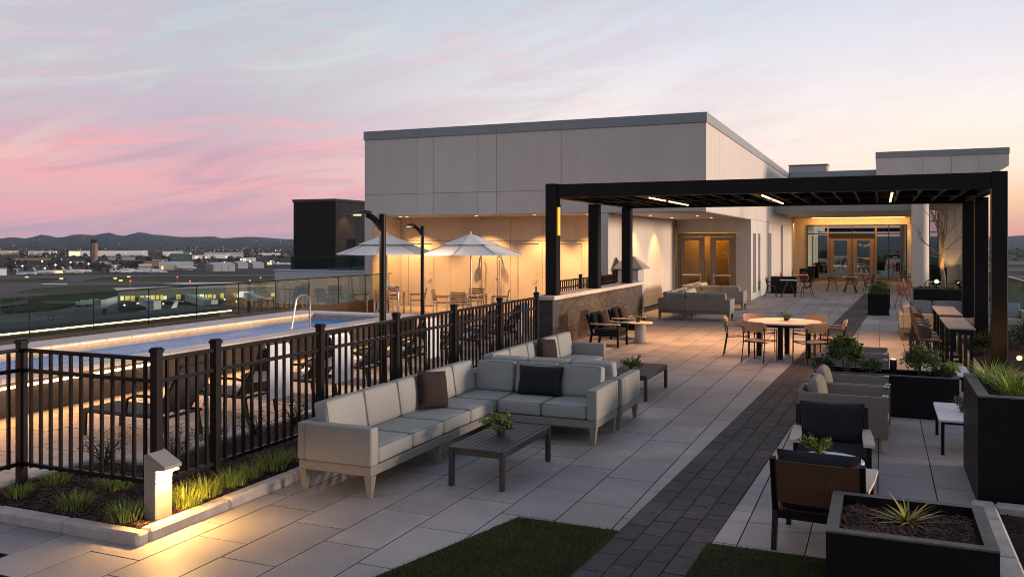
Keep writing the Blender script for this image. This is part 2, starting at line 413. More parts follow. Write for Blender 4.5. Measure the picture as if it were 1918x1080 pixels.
M['lens'] = emit('bollard_lens', (1.0, .80, .45), 14.0)
M['spotlens'] = emit('spot_lens', (1.0, .50, .09), 6.0)
M['interior'] = emit('interior_lamp', (1.0, .66, .25), 3.5)

def brick_mat(name, c1, c2, mortar, bw, bh, axis='x'):
    m, nt, b, out = new_mat(name); N = nt.nodes; L = nt.links
    tc = N.new('ShaderNodeTexCoord'); sp = N.new('ShaderNodeSeparateXYZ'); L.new(tc.outputs['Object'], sp.inputs[0])
    ad = N.new('ShaderNodeMath'); ad.operation = 'ADD'; L.new(sp.outputs[0], ad.inputs[0]); L.new(sp.outputs[1], ad.inputs[1])
    cb = N.new('ShaderNodeCombineXYZ'); L.new(ad.outputs[0], cb.inputs[0]); L.new(sp.outputs[2], cb.inputs[1])
    br = N.new('ShaderNodeTexBrick'); L.new(cb.outputs[0], br.inputs['Vector'])
    br.inputs['Color1'].default_value = C3(c1); br.inputs['Color2'].default_value = C3(c2); br.inputs['Mortar'].default_value = C3(mortar)
    br.inputs['Scale'].default_value = 1; br.inputs['Brick Width'].default_value = bw; br.inputs['Row Height'].default_value = bh
    br.inputs['Mortar Size'].default_value = .006; br.inputs['Mortar Smooth'].default_value = .2; br.inputs['Bias'].default_value = 0
    n = N.new('ShaderNodeTexNoise'); n.inputs['Scale'].default_value = 9; n.inputs['Detail'].default_value = 6; L.new(tc.outputs['Object'], n.inputs['Vector'])
    mx = N.new('ShaderNodeMix'); mx.data_type = 'RGBA'; mx.blend_type = 'MULTIPLY'; mx.inputs[0].default_value = .4
    L.new(br.outputs[0], mx.inputs[6]); L.new(n.outputs[0], mx.inputs[7])
    g = N.new('ShaderNodeGamma'); L.new(mx.outputs[2], g.inputs[0]); g.inputs[1].default_value = .8
    L.new(g.outputs[0], b.inputs['Base Color']); b.inputs['Roughness'].default_value = .8
    bp = N.new('ShaderNodeBump'); bp.inputs['Strength'].default_value = .8; bp.inputs['Distance'].default_value = .01; bp.invert = True
    L.new(br.outputs['Fac'], bp.inputs['Height']); L.new(bp.outputs[0], b.inputs['Normal'])
    return m
M['brick'] = brick_mat('brown_brick', (.080, .051, .031), (.022, .015, .011), (.055, .043, .033), .21, .068)
M['darkbrick'] = brick_mat('charcoal_brick', (.035, .034, .036), (.02, .02, .022), (.03, .03, .03), .30, .075)

def water_mat():
    m, nt, b, out = new_mat('pool_water'); N = nt.nodes; L = nt.links
    b.inputs['Base Color'].default_value = (.055, .32, .72, 1); b.inputs['Roughness'].default_value = .12
    b.inputs['Specular IOR Level'].default_value = .05; b.inputs['IOR'].default_value = 1.33
    tc = N.new('ShaderNodeTexCoord'); n = N.new('ShaderNodeTexNoise'); n.inputs['Scale'].default_value = 1.5; n.inputs['Detail'].default_value = 5
    mp = N.new('ShaderNodeMapping'); mp.inputs['Scale'].default_value = (1.6, .7, 1); L.new(tc.outputs['Object'], mp.inputs[0]); L.new(mp.outputs[0], n.inputs['Vector'])
    bp = N.new('ShaderNodeBump'); bp.inputs['Strength'].default_value = .42; bp.inputs['Distance'].default_value = .12
    L.new(n.outputs[0], bp.inputs['Height']); L.new(bp.outputs[0], b.inputs['Normal'])
    return m
M['water'] = water_mat()

def ribbed(m, scale, axis, strength, fac):
    """adds woven ribs (bump and colour) to a material"""
    nt = m.node_tree; N = nt.nodes; L = nt.links; b = [n for n in N if n.type == 'BSDF_PRINCIPLED'][0]
    tc = N.new('ShaderNodeTexCoord'); w = N.new('ShaderNodeTexWave'); w.bands_direction = axis; w.inputs['Scale'].default_value = scale; w.inputs['Distortion'].default_value = 1.2; w.inputs['Detail'].default_value = 2; w.inputs['Detail Scale'].default_value = 3
    L.new(tc.outputs['Object'], w.inputs['Vector'])
    bp = N.new('ShaderNodeBump'); bp.inputs['Strength'].default_value = strength; bp.inputs['Distance'].default_value = .006; L.new(w.outputs[1], bp.inputs['Height'])
    old = b.inputs['Normal'].links
    if old: L.new(old[0].from_socket, bp.inputs['Normal'])
    L.new(bp.outputs[0], b.inputs['Normal'])
    src = b.inputs['Base Color'].links[0].from_socket
    mx = N.new('ShaderNodeMix'); mx.data_type = 'RGBA'; mx.blend_type = 'MULTIPLY'; mx.inputs[0].default_value = fac
    r = N.new('ShaderNodeMapRange'); r.inputs[3].default_value = .35; r.inputs[4].default_value = 1.25; L.new(w.outputs[1], r.inputs[0])
    L.new(src, mx.inputs[6]); L.new(r.outputs[0], mx.inputs[7]); L.new(mx.outputs[2], b.inputs['Base Color'])
ribbed(M['wicker'], 22, 'X', .8, .6)
ribbed(M['ropeweave'], 34, 'Z', .5, .35)
# ------------------------------------------------------------------ camera, sky, light
cd = bpy.data.cameras.new('camera'); cam = bpy.data.objects.new('camera', cd); COL.objects.link(cam)
cam.location = (0, 0, CAMH); cam.rotation_euler = (pi / 2, 0, TH)
cd.sensor_width = 36; cd.lens = F / 1918 * 36; cd.shift_x = 0; cd.shift_y = -(540 - HY) / 1918
cd.clip_start = .1; cd.clip_end = 40000
SC.camera = cam
SC.view_settings.view_transform = 'Standard'; SC.view_settings.look = 'None'; SC.view_settings.exposure = .14; SC.view_settings.gamma = 1
SC.render.engine = 'CYCLES'
cy = SC.cycles
cy.pixel_filter_type = 'BLACKMAN_HARRIS'; cy.filter_width = 1.0
cy.use_denoising = True
try:
    cy.denoiser = 'OPENIMAGEDENOISE'; cy.denoising_input_passes = 'RGB_ALBEDO_NORMAL'; cy.denoising_prefilter = 'ACCURATE'
except Exception: pass
cy.max_bounces = 8; cy.diffuse_bounces = 3; cy.glossy_bounces = 4; cy.transparent_max_bounces = 16; cy.transmission_bounces = 6
cy.sample_clamp_indirect = 4.0; cy.caustics_reflective = False; cy.caustics_refractive = False
cy.use_light_tree = True

SUN_AZ = radians(75); SUN_EL = radians(5)      # bearing clockwise from +Y
SUNDIR = Vector((sin(SUN_AZ) * cos(SUN_EL), cos(SUN_AZ) * cos(SUN_EL), sin(SUN_EL)))
def make_world():
    w = bpy.data.worlds.new('World'); SC.world = w; w.use_nodes = True
    nt = w.node_tree; nt.nodes.clear(); N = nt.nodes; L = nt.links
    out = N.new('ShaderNodeOutputWorld'); bg = N.new('ShaderNodeBackground'); L.new(bg.outputs[0], out.inputs[0])
    def math_(op, a, b=None, c=None):
        n = N.new('ShaderNodeMath'); n.operation = op
        for i, x in enumerate((a, b, c)):
            if x is None: continue
            if isinstance(x, (int, float)): n.inputs[i].default_value = x
            else: L.new(x, n.inputs[i])
        return n.outputs[0]
    def ramp(fac, stops):
        n = N.new('ShaderNodeValToRGB'); L.new(fac, n.inputs[0]); e = n.color_ramp.elements
        while len(e) > 1: e.remove(e[-1])
        e[0].position = stops[0][0]; e[0].color = stops[0][1]
        for p, c in stops[1:]:
            x = e.new(p); x.color = c
        return n.outputs[0]
    def mix(f, a, b, mode='MIX'):
        n = N.new('ShaderNodeMix'); n.data_type = 'RGBA'; n.blend_type = mode
        if isinstance(f, (int, float)): n.inputs[0].default_value = f
        else: L.new(f, n.inputs[0])
        L.new(a, n.inputs[6])
        if isinstance(b, tuple): n.inputs[7].default_value = b
        else: L.new(b, n.inputs[7])
        return n.outputs[2]
    def smooth(x, a, b):
        n = N.new('ShaderNodeMapRange'); n.interpolation_type = 'SMOOTHSTEP'; n.inputs[1].default_value = a; n.inputs[2].default_value = b
        L.new(x, n.inputs[0]); return n.outputs[0]
    tc = N.new('ShaderNodeTexCoord'); sp = N.new('ShaderNodeSeparateXYZ'); L.new(tc.outputs['Generated'], sp.inputs[0])
    x, y, z = sp.outputs
    az = math_('ARCTAN2', x, y)                      # bearing, 0 = +Y, + to the right
    el = math_('ARCSINE', z)
    elp = math_('MAXIMUM', el, 0.0)
    e1 = math_('MULTIPLY', elp, 1 / 1.5708)          # 0..1 up to the zenith
    # elevation stops (degrees / 90)
    D = lambda d: d / 90
    east = ramp(e1, [(0, lin(182, 152, 166)), (D(1.2), lin(208, 160, 170)), (D(3.2), lin(224, 172, 174)), (D(6), lin(208, 172, 182)), (D(8), lin(186, 176, 188)), (D(11), lin(188, 190, 196)), (D(16), lin(172, 188, 200)),
                     (D(28), lin(134, 156, 180)), (1, lin(88, 112, 150))])
    mid = ramp(e1, [(0, lin(218, 172, 166)), (D(2), lin(240, 206, 196)), (D(5), lin(247, 230, 218)), (D(8.5), lin(236, 226, 224)), (D(12), lin(218, 217, 225)), (D(16), lin(194, 205, 218)), (D(28), lin(150, 166, 190)), (1, lin(92, 116, 154))])
    west = ramp(e1, [(0, lin(214, 140, 128)), (D(.6), lin(232, 148, 124)), (D(2.2), lin(248, 196, 140)), (D(4.2), lin(252, 228, 200)), (D(7.5), lin(248, 236, 226)), (D(11), lin(228, 222, 228)), (D(16), lin(206, 208, 222)), (D(28), lin(160, 172, 194)), (1, lin(94, 118, 156))])
    a1 = smooth(az, radians(-44), radians(-12)); a2 = smooth(az, radians(-12), radians(12))
    base = mix(a2, mix(a1, east, mid), west)
    # wrap behind the camera: the far east side stays mauve
    back = smooth(y, .15, -.35)
    base = mix(math_('MULTIPLY', back, .85), base, east)
    # streaked high cloud, laid out on bearing / elevation and pulled out along a slanting direction
    cb = N.new('ShaderNodeCombineXYZ'); L.new(az, cb.inputs[0]); L.new(el, cb.inputs[1])
    def streak(rot, sx, sy, scale, detail, off, dist=.6):
        mp = N.new('ShaderNodeMapping'); mp.vector_type = 'TEXTURE'; mp.inputs['Rotation'].default_value = (0, 0, rot); mp.inputs['Location'].default_value = (off, off * .37, 0)
        mp.inputs['Scale'].default_value = (sx, sy, 1); L.new(cb.outputs[0], mp.inputs[0])
        n = N.new('ShaderNodeTexNoise'); n.inputs['Scale'].default_value = scale; n.inputs['Detail'].default_value = detail; n.inputs['Distortion'].default_value = dist
        n.inputs['Roughness'].default_value = .60
        L.new(mp.outputs[0], n.inputs['Vector']); return n.outputs[0]
    s1 = streak(radians(10), 1.0, .15, 5.2, 10, 3.1, .7)
    s2 = streak(radians(5), 1.0, .105, 6.4, 10, 7.7, .6)
    s3 = streak(radians(15), 1.0, .20, 4.0, 10, 1.3, .9)
    left = math_('SUBTRACT', 1.0, smooth(az, radians(-30), radians(4)))
    low = math_('SUBTRACT', 1.0, smooth(el, radians(5.5), radians(9.5)))
    hi = smooth(el, radians(5), radians(9))
    # pink bars low on the left
    f = math_('MULTIPLY', smooth(s2, .40, .66), math_('MULTIPLY', low, math_('ADD', math_('MULTIPLY', left, .72), .05)))
    base = mix(f, base, lin(238, 166, 168))
    f = math_('MULTIPLY', smooth(s1, .46, .68), math_('MULTIPLY', low, math_('MULTIPLY', left, .7)))
    base = mix(f, base, lin(184, 154, 172))
    f = math_('MULTIPLY', smooth(s3, .56, .74), math_('MULTIPLY', low, math_('MULTIPLY', left, .45)))
    base = mix(f, base, lin(230, 212, 192))
    # mauve-grey bars higher up
    f = math_('MULTIPLY', smooth(s3, .40, .66), math_('MULTIPLY', hi, math_('ADD', math_('MULTIPLY', left, .5), .07)))
    base = mix(f, base, lin(198, 178, 192))
    f = math_('MULTIPLY', smooth(s1, .46, .74), math_('MULTIPLY', hi, math_('ADD', math_('MULTIPLY', left, .5), .12)))
    base = mix(f, base, lin(206, 210, 208))
    f = math_('MULTIPLY', smooth(s2, .54, .70), math_('MULTIPLY', hi, math_('ADD', math_('MULTIPLY', left, .28), .06)))
    base = mix(f, base, lin(226, 190, 198))
    # below the horizon
    under = smooth(el, radians(-.2), radians(-1.5))
    base = mix(under, base, lin(60, 62, 66))
    L.new(base, bg.inputs[0]); bg.inputs[1].default_value = 1.07
make_world()
sd = bpy.data.lights.new('sun', 'SUN'); sun = bpy.data.objects.new('sun', sd); COL.objects.link(sun)
sd.energy = 4.2; sd.angle = radians(10); sd.color = (1.0, .74, .58)
sun.rotation_euler = SUNDIR.to_track_quat('Z', 'Y').to_euler()

def spot(name, loc, tgt, power, col=None, size=70, blend=.7, radius=.05):
    l = bpy.data.lights.new(name, 'SPOT'); l.energy = power; l.color = col or WARM; l.spot_size = radians(size); l.spot_blend = blend; l.shadow_soft_size = radius
    o = bpy.data.objects.new(name, l); COL.objects.link(o); o.location = loc
    o.rotation_euler = (Vector(tgt) - Vector(loc)).to_track_quat('-Z', 'Y').to_euler(); return o
def area(name, loc, tgt, power, sx, sy, col=None, spread=180):
    l = bpy.data.lights.new(name, 'AREA'); l.energy = power; l.color = col or WARM; l.shape = 'RECTANGLE'; l.size = sx; l.size_y = sy; l.spread = radians(spread)
    o = bpy.data.objects.new(name, l); COL.objects.link(o); o.location = loc
    d = (Vector(tgt) - Vector(loc)).normalized()
    o.rotation_euler = d.to_track_quat('-Z', 'Y').to_euler(); return o
def strip_light(name, p, q, d, power, w=.04, col=None):
    """area lamp laid along p-q that shines towards d"""
    l = bpy.data.lights.new(name, 'AREA'); p = Vector(p); q = Vector(q); d = Vector(d).normalized(); x = (q - p).normalized()
    l.energy = power; l.color = col or WARM; l.shape = 'RECTANGLE'; l.size = (q - p).length; l.size_y = w
    z = -d; y = z.cross(x).normalized(); x = y.cross(z)
    o = bpy.data.objects.new(name, l); COL.objects.link(o)
    o.matrix_world = Matrix.Translation((p + q) / 2) @ Matrix((x, y, z)).transposed().to_4x4(); return o
# ------------------------------------------------------------------ terrace floor: real slabs with open joints
def tiles(name, m, x0, x1, y0, y1, px=.512, py=.905, jx=-2.075, jy=8.53, stag=-.3017, gap=.0095, skip=None, keep=None):
    mb = MB()
    k0 = floor((x0 - jx) / px); k1 = floor((x1 - jx) / px)
    for k in range(k0, k1 + 1):
        a = jx + k * px; b = a + px; a = max(a, x0); b = min(b, x1)
        if b - a < .02: continue
        off = jy + stag * (k + 1); n0 = floor((y0 - off) / py)
        n = n0
        while True:
            c = off + n * py; d = c + py; n += 1
            if c > y1: break
            c = max(c, y0); d = min(d, y1)
            if d - c < .02: continue
            if skip and skip((a + b) / 2, (c + d) / 2): continue
            dz = .0008 * sin(k * 12.9 + n * 78.2)
            mb.slab(a + gap / 2, c + gap / 2, b - gap / 2, d - gap / 2, -.04, dz, .0018)
    o = mb.build(name, [m, M['grout']], smooth=0)
    return tag(o, kind='structure')
def out_of_view(x, y):      # slabs the camera's surroundings never show
    return y < 3.2 or (y < .9 * abs(x) - 1.0 and x < 0) or (x > 1 and y < 4)
tiles('terrace_floor', M['tile'], -7.4, 4.25, 2.5, 60, skip=out_of_view)
tiles('pool_deck', M['decktile'], -17.1, -7.4, 2.5, 28.6, px=.61, py=.61, jx=-10.95, jy=9.0, stag=.305)
mb = MB(); mb.box(-24, -10, -.6, 4.6, 62, -.034); tag(mb.build('terrace_slab', M['grout']), kind='structure')
mb = MB(); mb.box(-23.8, -9.8, GROUND - 1, 4.4, 70, -.62); tag(mb.build('hotel_building', M['facade']), 'tall pale hotel block that carries the roof terrace', 'building')

# the charcoal band of small pavers, laid two degrees askew
def paver_strip():
    mb = MB(); w = .752 / 4; ln = .372
    A = math.atan2(-1.19 + 2.0, 29.72 - 6.95)
    Mx = T(-2.0, 6.95, 0) @ Rz(-A)
    for r in range(4):
        y = -5.0 + (ln / 2 if r % 2 else 0)
        while y < 36:
            dz = .0012 * sin(r * 5.1 + y * 37)
            mb.slab(r * w + .0055, y + .0055, (r + 1) * w - .0055, y + ln - .0055, -.03, .007 + dz, .0015, Mx); y += ln
    tag(mb.build('paver_path', [M['paver'], M['grout']], smooth=0), kind='structure')
    mb = MB(); mb.box(-.004, -5, -.03, .756, 36, .0025, 0, Mx); tag(mb.build('paver_bedding', M['grout']), kind='structure')
    return A
STRIP_A = paver_strip()

# ------------------------------------------------------------------ artificial turf
def turf(poly, n, seed, name):
    R = random.Random(seed); mb = MB()
    xs = [p[0] for p in poly]; ys = [p[1] for p in poly]
    def inside(x, y):
        c = False
        for i in range(len(poly)):
            x1, y1 = poly[i]; x2, y2 = poly[i - 1]
            if (y1 > y) != (y2 > y) and x < (x2 - x1) * (y - y1) / (y2 - y1) + x1: c = not c
        return c
    i = 0
    while i < n:
        x = R.uniform(min(xs), max(xs)); y = R.uniform(min(ys), max(ys)); i += 1
        if not inside(x, y): continue
        a = R.uniform(0, 2 * pi); h = R.uniform(.018, .034); l = R.uniform(.2, 1.1); w = .0038
        o = Vector((cos(a), sin(a), 0)); sd = Vector((-sin(a), cos(a), 0)); p = Vector((x, y, .008))
        t = p + o * h * sin(l) + Vector((0, 0, h * cos(l)))
        mb.add([p - sd * w / 2, p + sd * w / 2, t], [(0, 1, 2)])
    o = mb.build(name, M['turf'], smooth=0); tag(o, kind='stuff', label='dark green artificial grass', cat='grass')
    b = MB(); b.prism(poly, -.02, .010); tag(b.build('turf_backing', M['turfbase']), kind='structure')
turf([(-2.90, 6.96), (-3.62, 4.2), (-2.12, 4.2), (-2.005, 6.95)], 60000, 3, 'turf_grass')
turf([(-1.27, 6.95), (-1.36, 4.2), (.72, 4.2), (.72, 6.95)], 60000, 4, 'turf_grass')

# ------------------------------------------------------------------ the land around, far below
def px_poly(pts, z=GROUND): return [G(x, y, z) for x, y in pts]
def flat(name, pts, m, dz, kind='structure', world=False):
    poly = pts if world else px_poly(pts, GROUND + dz)
    mb = MB(); mb.add([(x, y, GROUND + dz) for x, y in poly], [tuple(range(len(poly)))])
    if mb_area(poly) < 0: mb.f = [f[::-1] for f in mb.f]
    o = mb.build(name, m, smooth=0); return tag(o, kind=kind)
def mb_area(p): return sum(p[i - 1][0] * p[i][1] - p[i][0] * p[i - 1][1] for i in range(len(p)))
M['land'] = mat('dark_grassland', (.024, .028, .015), .95, var=.5, scale=.006, col2=(.034, .030, .022), detail=12, spec=.1)
M['field'] = mat('airfield_grass', (.046, .055, .020), .95, var=.35, scale=.02, detail=10, spec=.1)
M['asphalt'] = mat('taxiway_asphalt', (.080, .071, .066), .85, var=.25, scale=.02, stretch=(1, 4, 1), detail=10, spec=.2)
M['apron'] = mat('apron_concrete', (.098, .092, .072), .85, var=.35, scale=.03, detail=10, spec=.2)
M['lot'] = mat('dark_apron', (.034, .031, .032), .9, var=.3, scale=.015, detail=10, spec=.2)
M['paint'] = mat('runway_paint', (.75, .72, .68), .8)
mb = MB(); n = 96
vs = [(0, 0, GROUND)] + [(9000 * cos(2 * pi * i / n), 9000 * sin(2 * pi * i / n), GROUND) for i in range(n)]
mb.add(vs, [(0, 1 + i, 1 + (i + 1) % n) for i in range(n)]); tag(mb.build('ground', M['land'], smooth=0), kind='structure')
flat('airfield_grass', [(-900, 660), (-500, 503), (900, 501), (900, 560), (700, 600)], M['field'], .15)
flat('apron', [(-700, 590), (0, 592), (75, 584), (110, 580), (150, 568), (240, 565), (560, 566), (640, 590), (640, 760), (-700, 760)], M['apron'], .3)
flat('runway', [(-300, 533), (0, 529.5), (160, 527.5), (700, 526.5), (700, 532.5), (280, 533.5), (130, 535.5), (60, 541), (25, 549), (120, 551.5), (60, 558), (0, 561), (-300, 578)], M['asphalt'], .3)
flat('taxiway', [(-300, 517), (0, 515.5), (700, 513.2), (700, 518), (280, 518.6), (190, 520), (150, 528), (85, 528.5), (130, 521.5), (0, 523), (-300, 525)], M['asphalt'], .45)
flat('parking_apron', [(-300, 503), (60, 500), (240, 503), (420, 502), (560, 500), (700, 500), (700, 513.2), (0, 515.5), (-300, 516)], M['lot'], .32)
flat('runway_marking', [(76, 532), (82, 530.8), (128, 531.2), (124, 533)], M['paint'], .6)
flat('runway_marking', [(300, 531), (340, 529.6), (460, 528.2), (455, 529.8), (345, 532)], M['paint'], .6)
flat('apron_grass', [(-60, 586), (0, 577), (40, 573), (72, 560), (76, 566), (150, 567), (120, 575), (90, 581), (20, 584)], M['field'], .5)
flat('service_road', [(0, 575), (50, 569), (56, 560), (20, 566), (-40, 572)], M['apron'], .55)
flat('service_apron', [(76, 566), (90, 563), (160, 563), (160, 568), (90, 569)], M['apron'], .58)
# to the right, beyond the terrace
flat('runway_east', [(1700, 500), (2100, 503), (2100, 510), (1700, 507)], M['asphalt'], .35)
flat('taxiway_east', [(1700, 515), (2100, 517), (2100, 524), (1700, 520)], M['asphalt'], .35)
flat('road_east', [(1700, 489), (2100, 490), (2100, 496), (1700, 494)], M['apron'], .35)
flat('lawn_east', [(1700, 525), (2100, 526), (2400, 700), (1700, 700)], M['field'], .2)

SKYLINE = [(-400, 444), (-120, 441), (-60, 446), (0, 446.5), (19, 443.7), (52, 446), (78, 439), (112, 444.5), (144, 438.5), (176, 440), (203, 435), (228, 441.5), (264, 434.5), (291, 439.5), (347, 443.5), (401, 442.6), (416, 446), (463, 443), (549, 447.5), (700, 448), (960, 447), (1300, 449), (1700, 446), (1800, 444), (1883, 442), (1918, 440.5), (2000, 441), (2300, 444)]
def sky_h(b):
    """height above the eye, as a tangent, of the hills at bearing b"""
    rel = b + TH
    while rel > pi: rel -= 2 * pi
    while rel < -pi: rel += 2 * pi
    n2 = 6.5 + 5 * noise.noise(Vector((b * 5, 2.2, 0))) + 4 * noise.noise(Vector((b * 13, 7.7, 0)))
    if abs(rel) < radians(42):
        px = CX + F * math.tan(rel)
        for (a, ya), (c, yc) in zip(SKYLINE, SKYLINE[1:]):
            if a <= px <= c:
                t = (px - a) / (c - a); t = t * t * (3 - 2 * t)
                w = min(1, (radians(42) - abs(rel)) / radians(6))
                return ((HY - (ya + (yc - ya) * t)) * cos(rel) * w + max(2, n2) * (1 - w)) / F
    return max(2.0, n2 + (5 if abs(rel) > radians(100) else 0)) / F
def hills():
    mb = MB(); rs = [2500, 2700, 2950, 3250, 3600, 4000, 4500, 5000, 5600, 6200, 7000, 7600, 8400]; vs = []; fs = []
    na = 900; 
    for i in range(na):
        b = 2 * pi * i / na; h = sky_h(b)
        for j, r in enumerate(rs):
            t = min(1, (r - 2600) / 4400); t = max(0, t)
            top = CAMH + h * 7000
            s = t * t * (3 - 2 * t)
            z = GROUND - 1 + (top - GROUND) * (s if r <= 7000 else 1 - (r - 7000) / 5000)
            x = r * sin(b); y = r * cos(b)
            z += (9 * noise.noise(Vector((x * .0016, y * .0016, 1))) + 4 * noise.noise(Vector((x * .006, y * .006, 4)))) * (4 * s * (1 - s)) * 1.4 + (2.2 * noise.noise(Vector((x * .02, y * .02, 9))) if 0 < t else 0)
            vs.append((x, y, z))
    k = len(rs)
    for i in range(na):
        i2 = (i + 1) % na
        for j in range(k - 1): fs.append((i * k + j, i2 * k + j, i2 * k + j + 1, i * k + j + 1)[::-1])
    mb.add(vs, fs); return mb
M['hill'] = mat('wooded_hill', (.026, .038, .040), .95, var=.55, scale=.012, col2=(.040, .052, .050), detail=12, spec=.05, bump=.8, bscale=.03, bdist=8)
tag(hills().build('hills', M['hill'], smooth=80), kind='structure')
# tree belt at the foot of the hills (reads as one mass)
def treebelt():
    R = random.Random(5); mb = MB()
    for i in range(3000):
        rel = R.uniform(-.62, .60) if i < 2300 else R.uniform(-pi, pi)
        r = R.uniform(1250, 3300); b = rel - TH
        if R.random() < .35 and r < 1900: continue
        if noise.noise(Vector((r * .004, rel * 12, 3))) < -.08: continue
        x = r * sin(b); y = r * cos(b); h = R.uniform(3.5, 8); w = h * R.uniform(.7, 1.3)
        t = max(0, min(1, (r - 2600) / 4400)); z = GROUND + (CAMH + sky_h(b) * 7000 - GROUND) * t * t * (3 - 2 * t) - 1
        vs = []; n = 6
        for k, (rr, zz) in enumerate(((.75, .05), (1, .4), (.8, .75), (.25, 1))):
            for j in range(n):
                a = 2 * pi * j / n + k * .5; q = rr * w * R.uniform(.75, 1.2); vs.append((x + q * cos(a), y + q * sin(a), z + h * zz * R.uniform(.85, 1.1)))
        fs = [(a * n + j, a * n + (j + 1) % n, (a + 1) * n + (j + 1) % n, (a + 1) * n + j) for a in range(3) for j in range(n)] + [tuple(3 * n + j for j in range(n))]
        mb.add(vs, fs)
    return mb
M['treebelt'] = mat('far_trees', (.036, .042, .026), .95, island=.5, spec=.05)
tag(treebelt().build('far_woods', M['treebelt'], smooth=0), kind='stuff', label='dark belt of far trees at the foot of the hills', cat='woods')
# ------------------------------------------------------------------ planting bed on the left
FX = -5.83; FY = 5.75; FTOP = 1.48                                 # fence lines
def kerb():
    t = thing('planting_kerb', 'pale precast concrete kerb edging the bark bed under the black fence', 'kerb', (-5.4, 5.1, 0))
    w = .13; h = .10
    def run(p, q, ax, mb_list):
        L = abs(q - p); n = max(1, round(L / .92)); s = (q - p) / n
        for i in range(n): mb_list.append((p + s * i, p + s * (i + 1)))
    mb = MB(); R = []
    run(-9.6, -5.385, 0, R)
    for a, b in R: mb.box(a + .003, 5.115, -.02, b - .003 if b < -5.4 else b, 5.115 + w, h, .022)
    R = []; run(5.115 + w, 18.3, 1, R)
    for a, b in R: mb.box(-5.385 - w, a + .003, -.02, -5.385, b - .003, h, .022)
    mb.build('front_kerb', M['concrete'], t)
    mb = MB(); R = []; run(5.9, 6.75, 1, R)
    for a, b in R: mb.box(-7.72, a, -.02, -7.60, b - .004, h + .03, .02)
    R = []; run(-7.72, -7.02, 0, R)
    for a, b in R: mb.box(a, 6.76, -.02, b - .004, 6.88, h + .03, .02)
    R = []; run(6.885, 18.3, 1, R)
    for a, b in R: mb.box(-7.14, a, -.02, -7.02, b - .004, h + .03, .02)
    R = []; run(3.0, 5.89, 1, R)
    for a, b in R: mb.box(-7.72, a, -.02, -7.60, b - .004, h + .03, .02)
    mb.build('back_kerb', M['concrete'], t)
kerb()
def mulch_bed(name, x0, y0, x1, y1, z, nchips, seed, amp=.03, near=None, holes=None):
    R = random.Random(seed); mb = MB(); st = .07 if (x1 - x0) * (y1 - y0) < 14 else .12
    nx = max(2, int((x1 - x0) / st)); ny = max(2, int((y1 - y0) / st)); 
    def hz(x, y):
        e = min(x - x0, x1 - x, y - y0, y1 - y); m = min(1, max(0, e / .25))
        return z - .045 * (1 - m) + amp * (noise.noise(Vector((x * 3, y * 3, seed))) + .5 * noise.noise(Vector((x * 11, y * 11, seed))))
    vs = [(x0 + (x1 - x0) * i / nx, y0 + (y1 - y0) * j / ny, hz(x0 + (x1 - x0) * i / nx, y0 + (y1 - y0) * j / ny)) for i in range(nx + 1) for j in range(ny + 1)]
    fs = [(i * (ny + 1) + j, (i + 1) * (ny + 1) + j, (i + 1) * (ny + 1) + j + 1, i * (ny + 1) + j + 1) for i in range(nx) for j in range(ny)]
    mb.add(vs, fs); mb.m = 1
    for i in range(nchips):
        x = R.uniform(x0 + .02, x1 - .02); y = R.uniform(y0 + .02, y1 - .02)
        if near and R.random() > near(x, y): continue
        a = R.uniform(0, pi); l = R.uniform(.012, .05); w = R.uniform(.005, .014); tl = R.uniform(-.5, .5)
        d = Vector((cos(a) * cos(tl), sin(a) * cos(tl), sin(tl))); s = Vector((-sin(a), cos(a), R.uniform(-.4, .4))); p = Vector((x, y, hz(x, y) + R.uniform(.002, .012)))
        up = d.cross(s).normalized() * R.uniform(.002, .005)
        A = [p - d * l / 2 - s * w / 2, p + d * l / 2 - s * w / 3, p + d * l / 2 + s * w / 2, p - d * l / 2 + s * w / 2.5]
        mb.add(A + [p + up + d * l * .3, p + up - d * l * .3], [(0, 1, 4, 5), (1, 2, 4), (2, 3, 5, 4), (3, 0, 5)])
    o = mb.build(name, [M['mulch'], M['chip']], smooth=0)
    return tag(o, kind='stuff', label='dark shredded bark mulch', cat='mulch')
mulch_bed('bark_mulch', -7.6, 5.24, -5.51, 6.76, .12, 11000, 11)
mulch_bed('bark_mulch', -7.03, 6.74, -5.51, 18.3, .12, 12000, 12, near=lambda x, y: max(.12, 1 - (y - 6.5) / 7))
mulch_bed('bark_mulch', -9.6, 3.6, -7.72, 5.9, .05, 500, 13)

def tuft_thing(px, py, r, h, nb, label, m='grassblade', z=.115, seed=1, w=.0055, spread=1.0, group='grass tufts in the bark bed'):
    h *= .68; r *= 1.15; nb = int(nb * .85)
    R = random.Random(seed); x, y = G(px, py, z)
    t = thing('grass_tuft', label, 'plant', (x, y, z), 0, group)
    tuft(r, h, nb, w, spread, R).build('blades', M[m], t, local=True, smooth=0)
    return t
tuft_thing(36, 928, .20, .20, 170, 'small grass tuft nearest the left fence post in the bark bed', seed=1)
tuft_thing(104, 905, .22, .20, 190, 'bright green grass tuft by the back kerb, behind the other front tufts', seed=2)
tuft_thing(140, 948, .24, .22, 200, 'pale brownish green grass tuft in the middle of the front bed', seed=3, m='grassblade')
tuft_thing(214, 915, .28, .22, 240, 'wide green grass tuft below the front fence panel', seed=4)
tuft_thing(236, 970, .24, .25, 180, 'spiky green grass tuft just left of the lit bollard', seed=5, w=.007)
tuft_thing(348, 944, .24, .27, 260, 'lamplit yellow grass tuft right beside the bollard', 'grasslime', seed=6)  # lamplight on the blades is put into their yellower colour
tuft_thing(385, 925, .24, .26, 260, 'second lamplit yellow tuft, behind the one beside the bollard', 'grasslime', seed=7)  # yellower blades again carry the bollard's glow in their colour
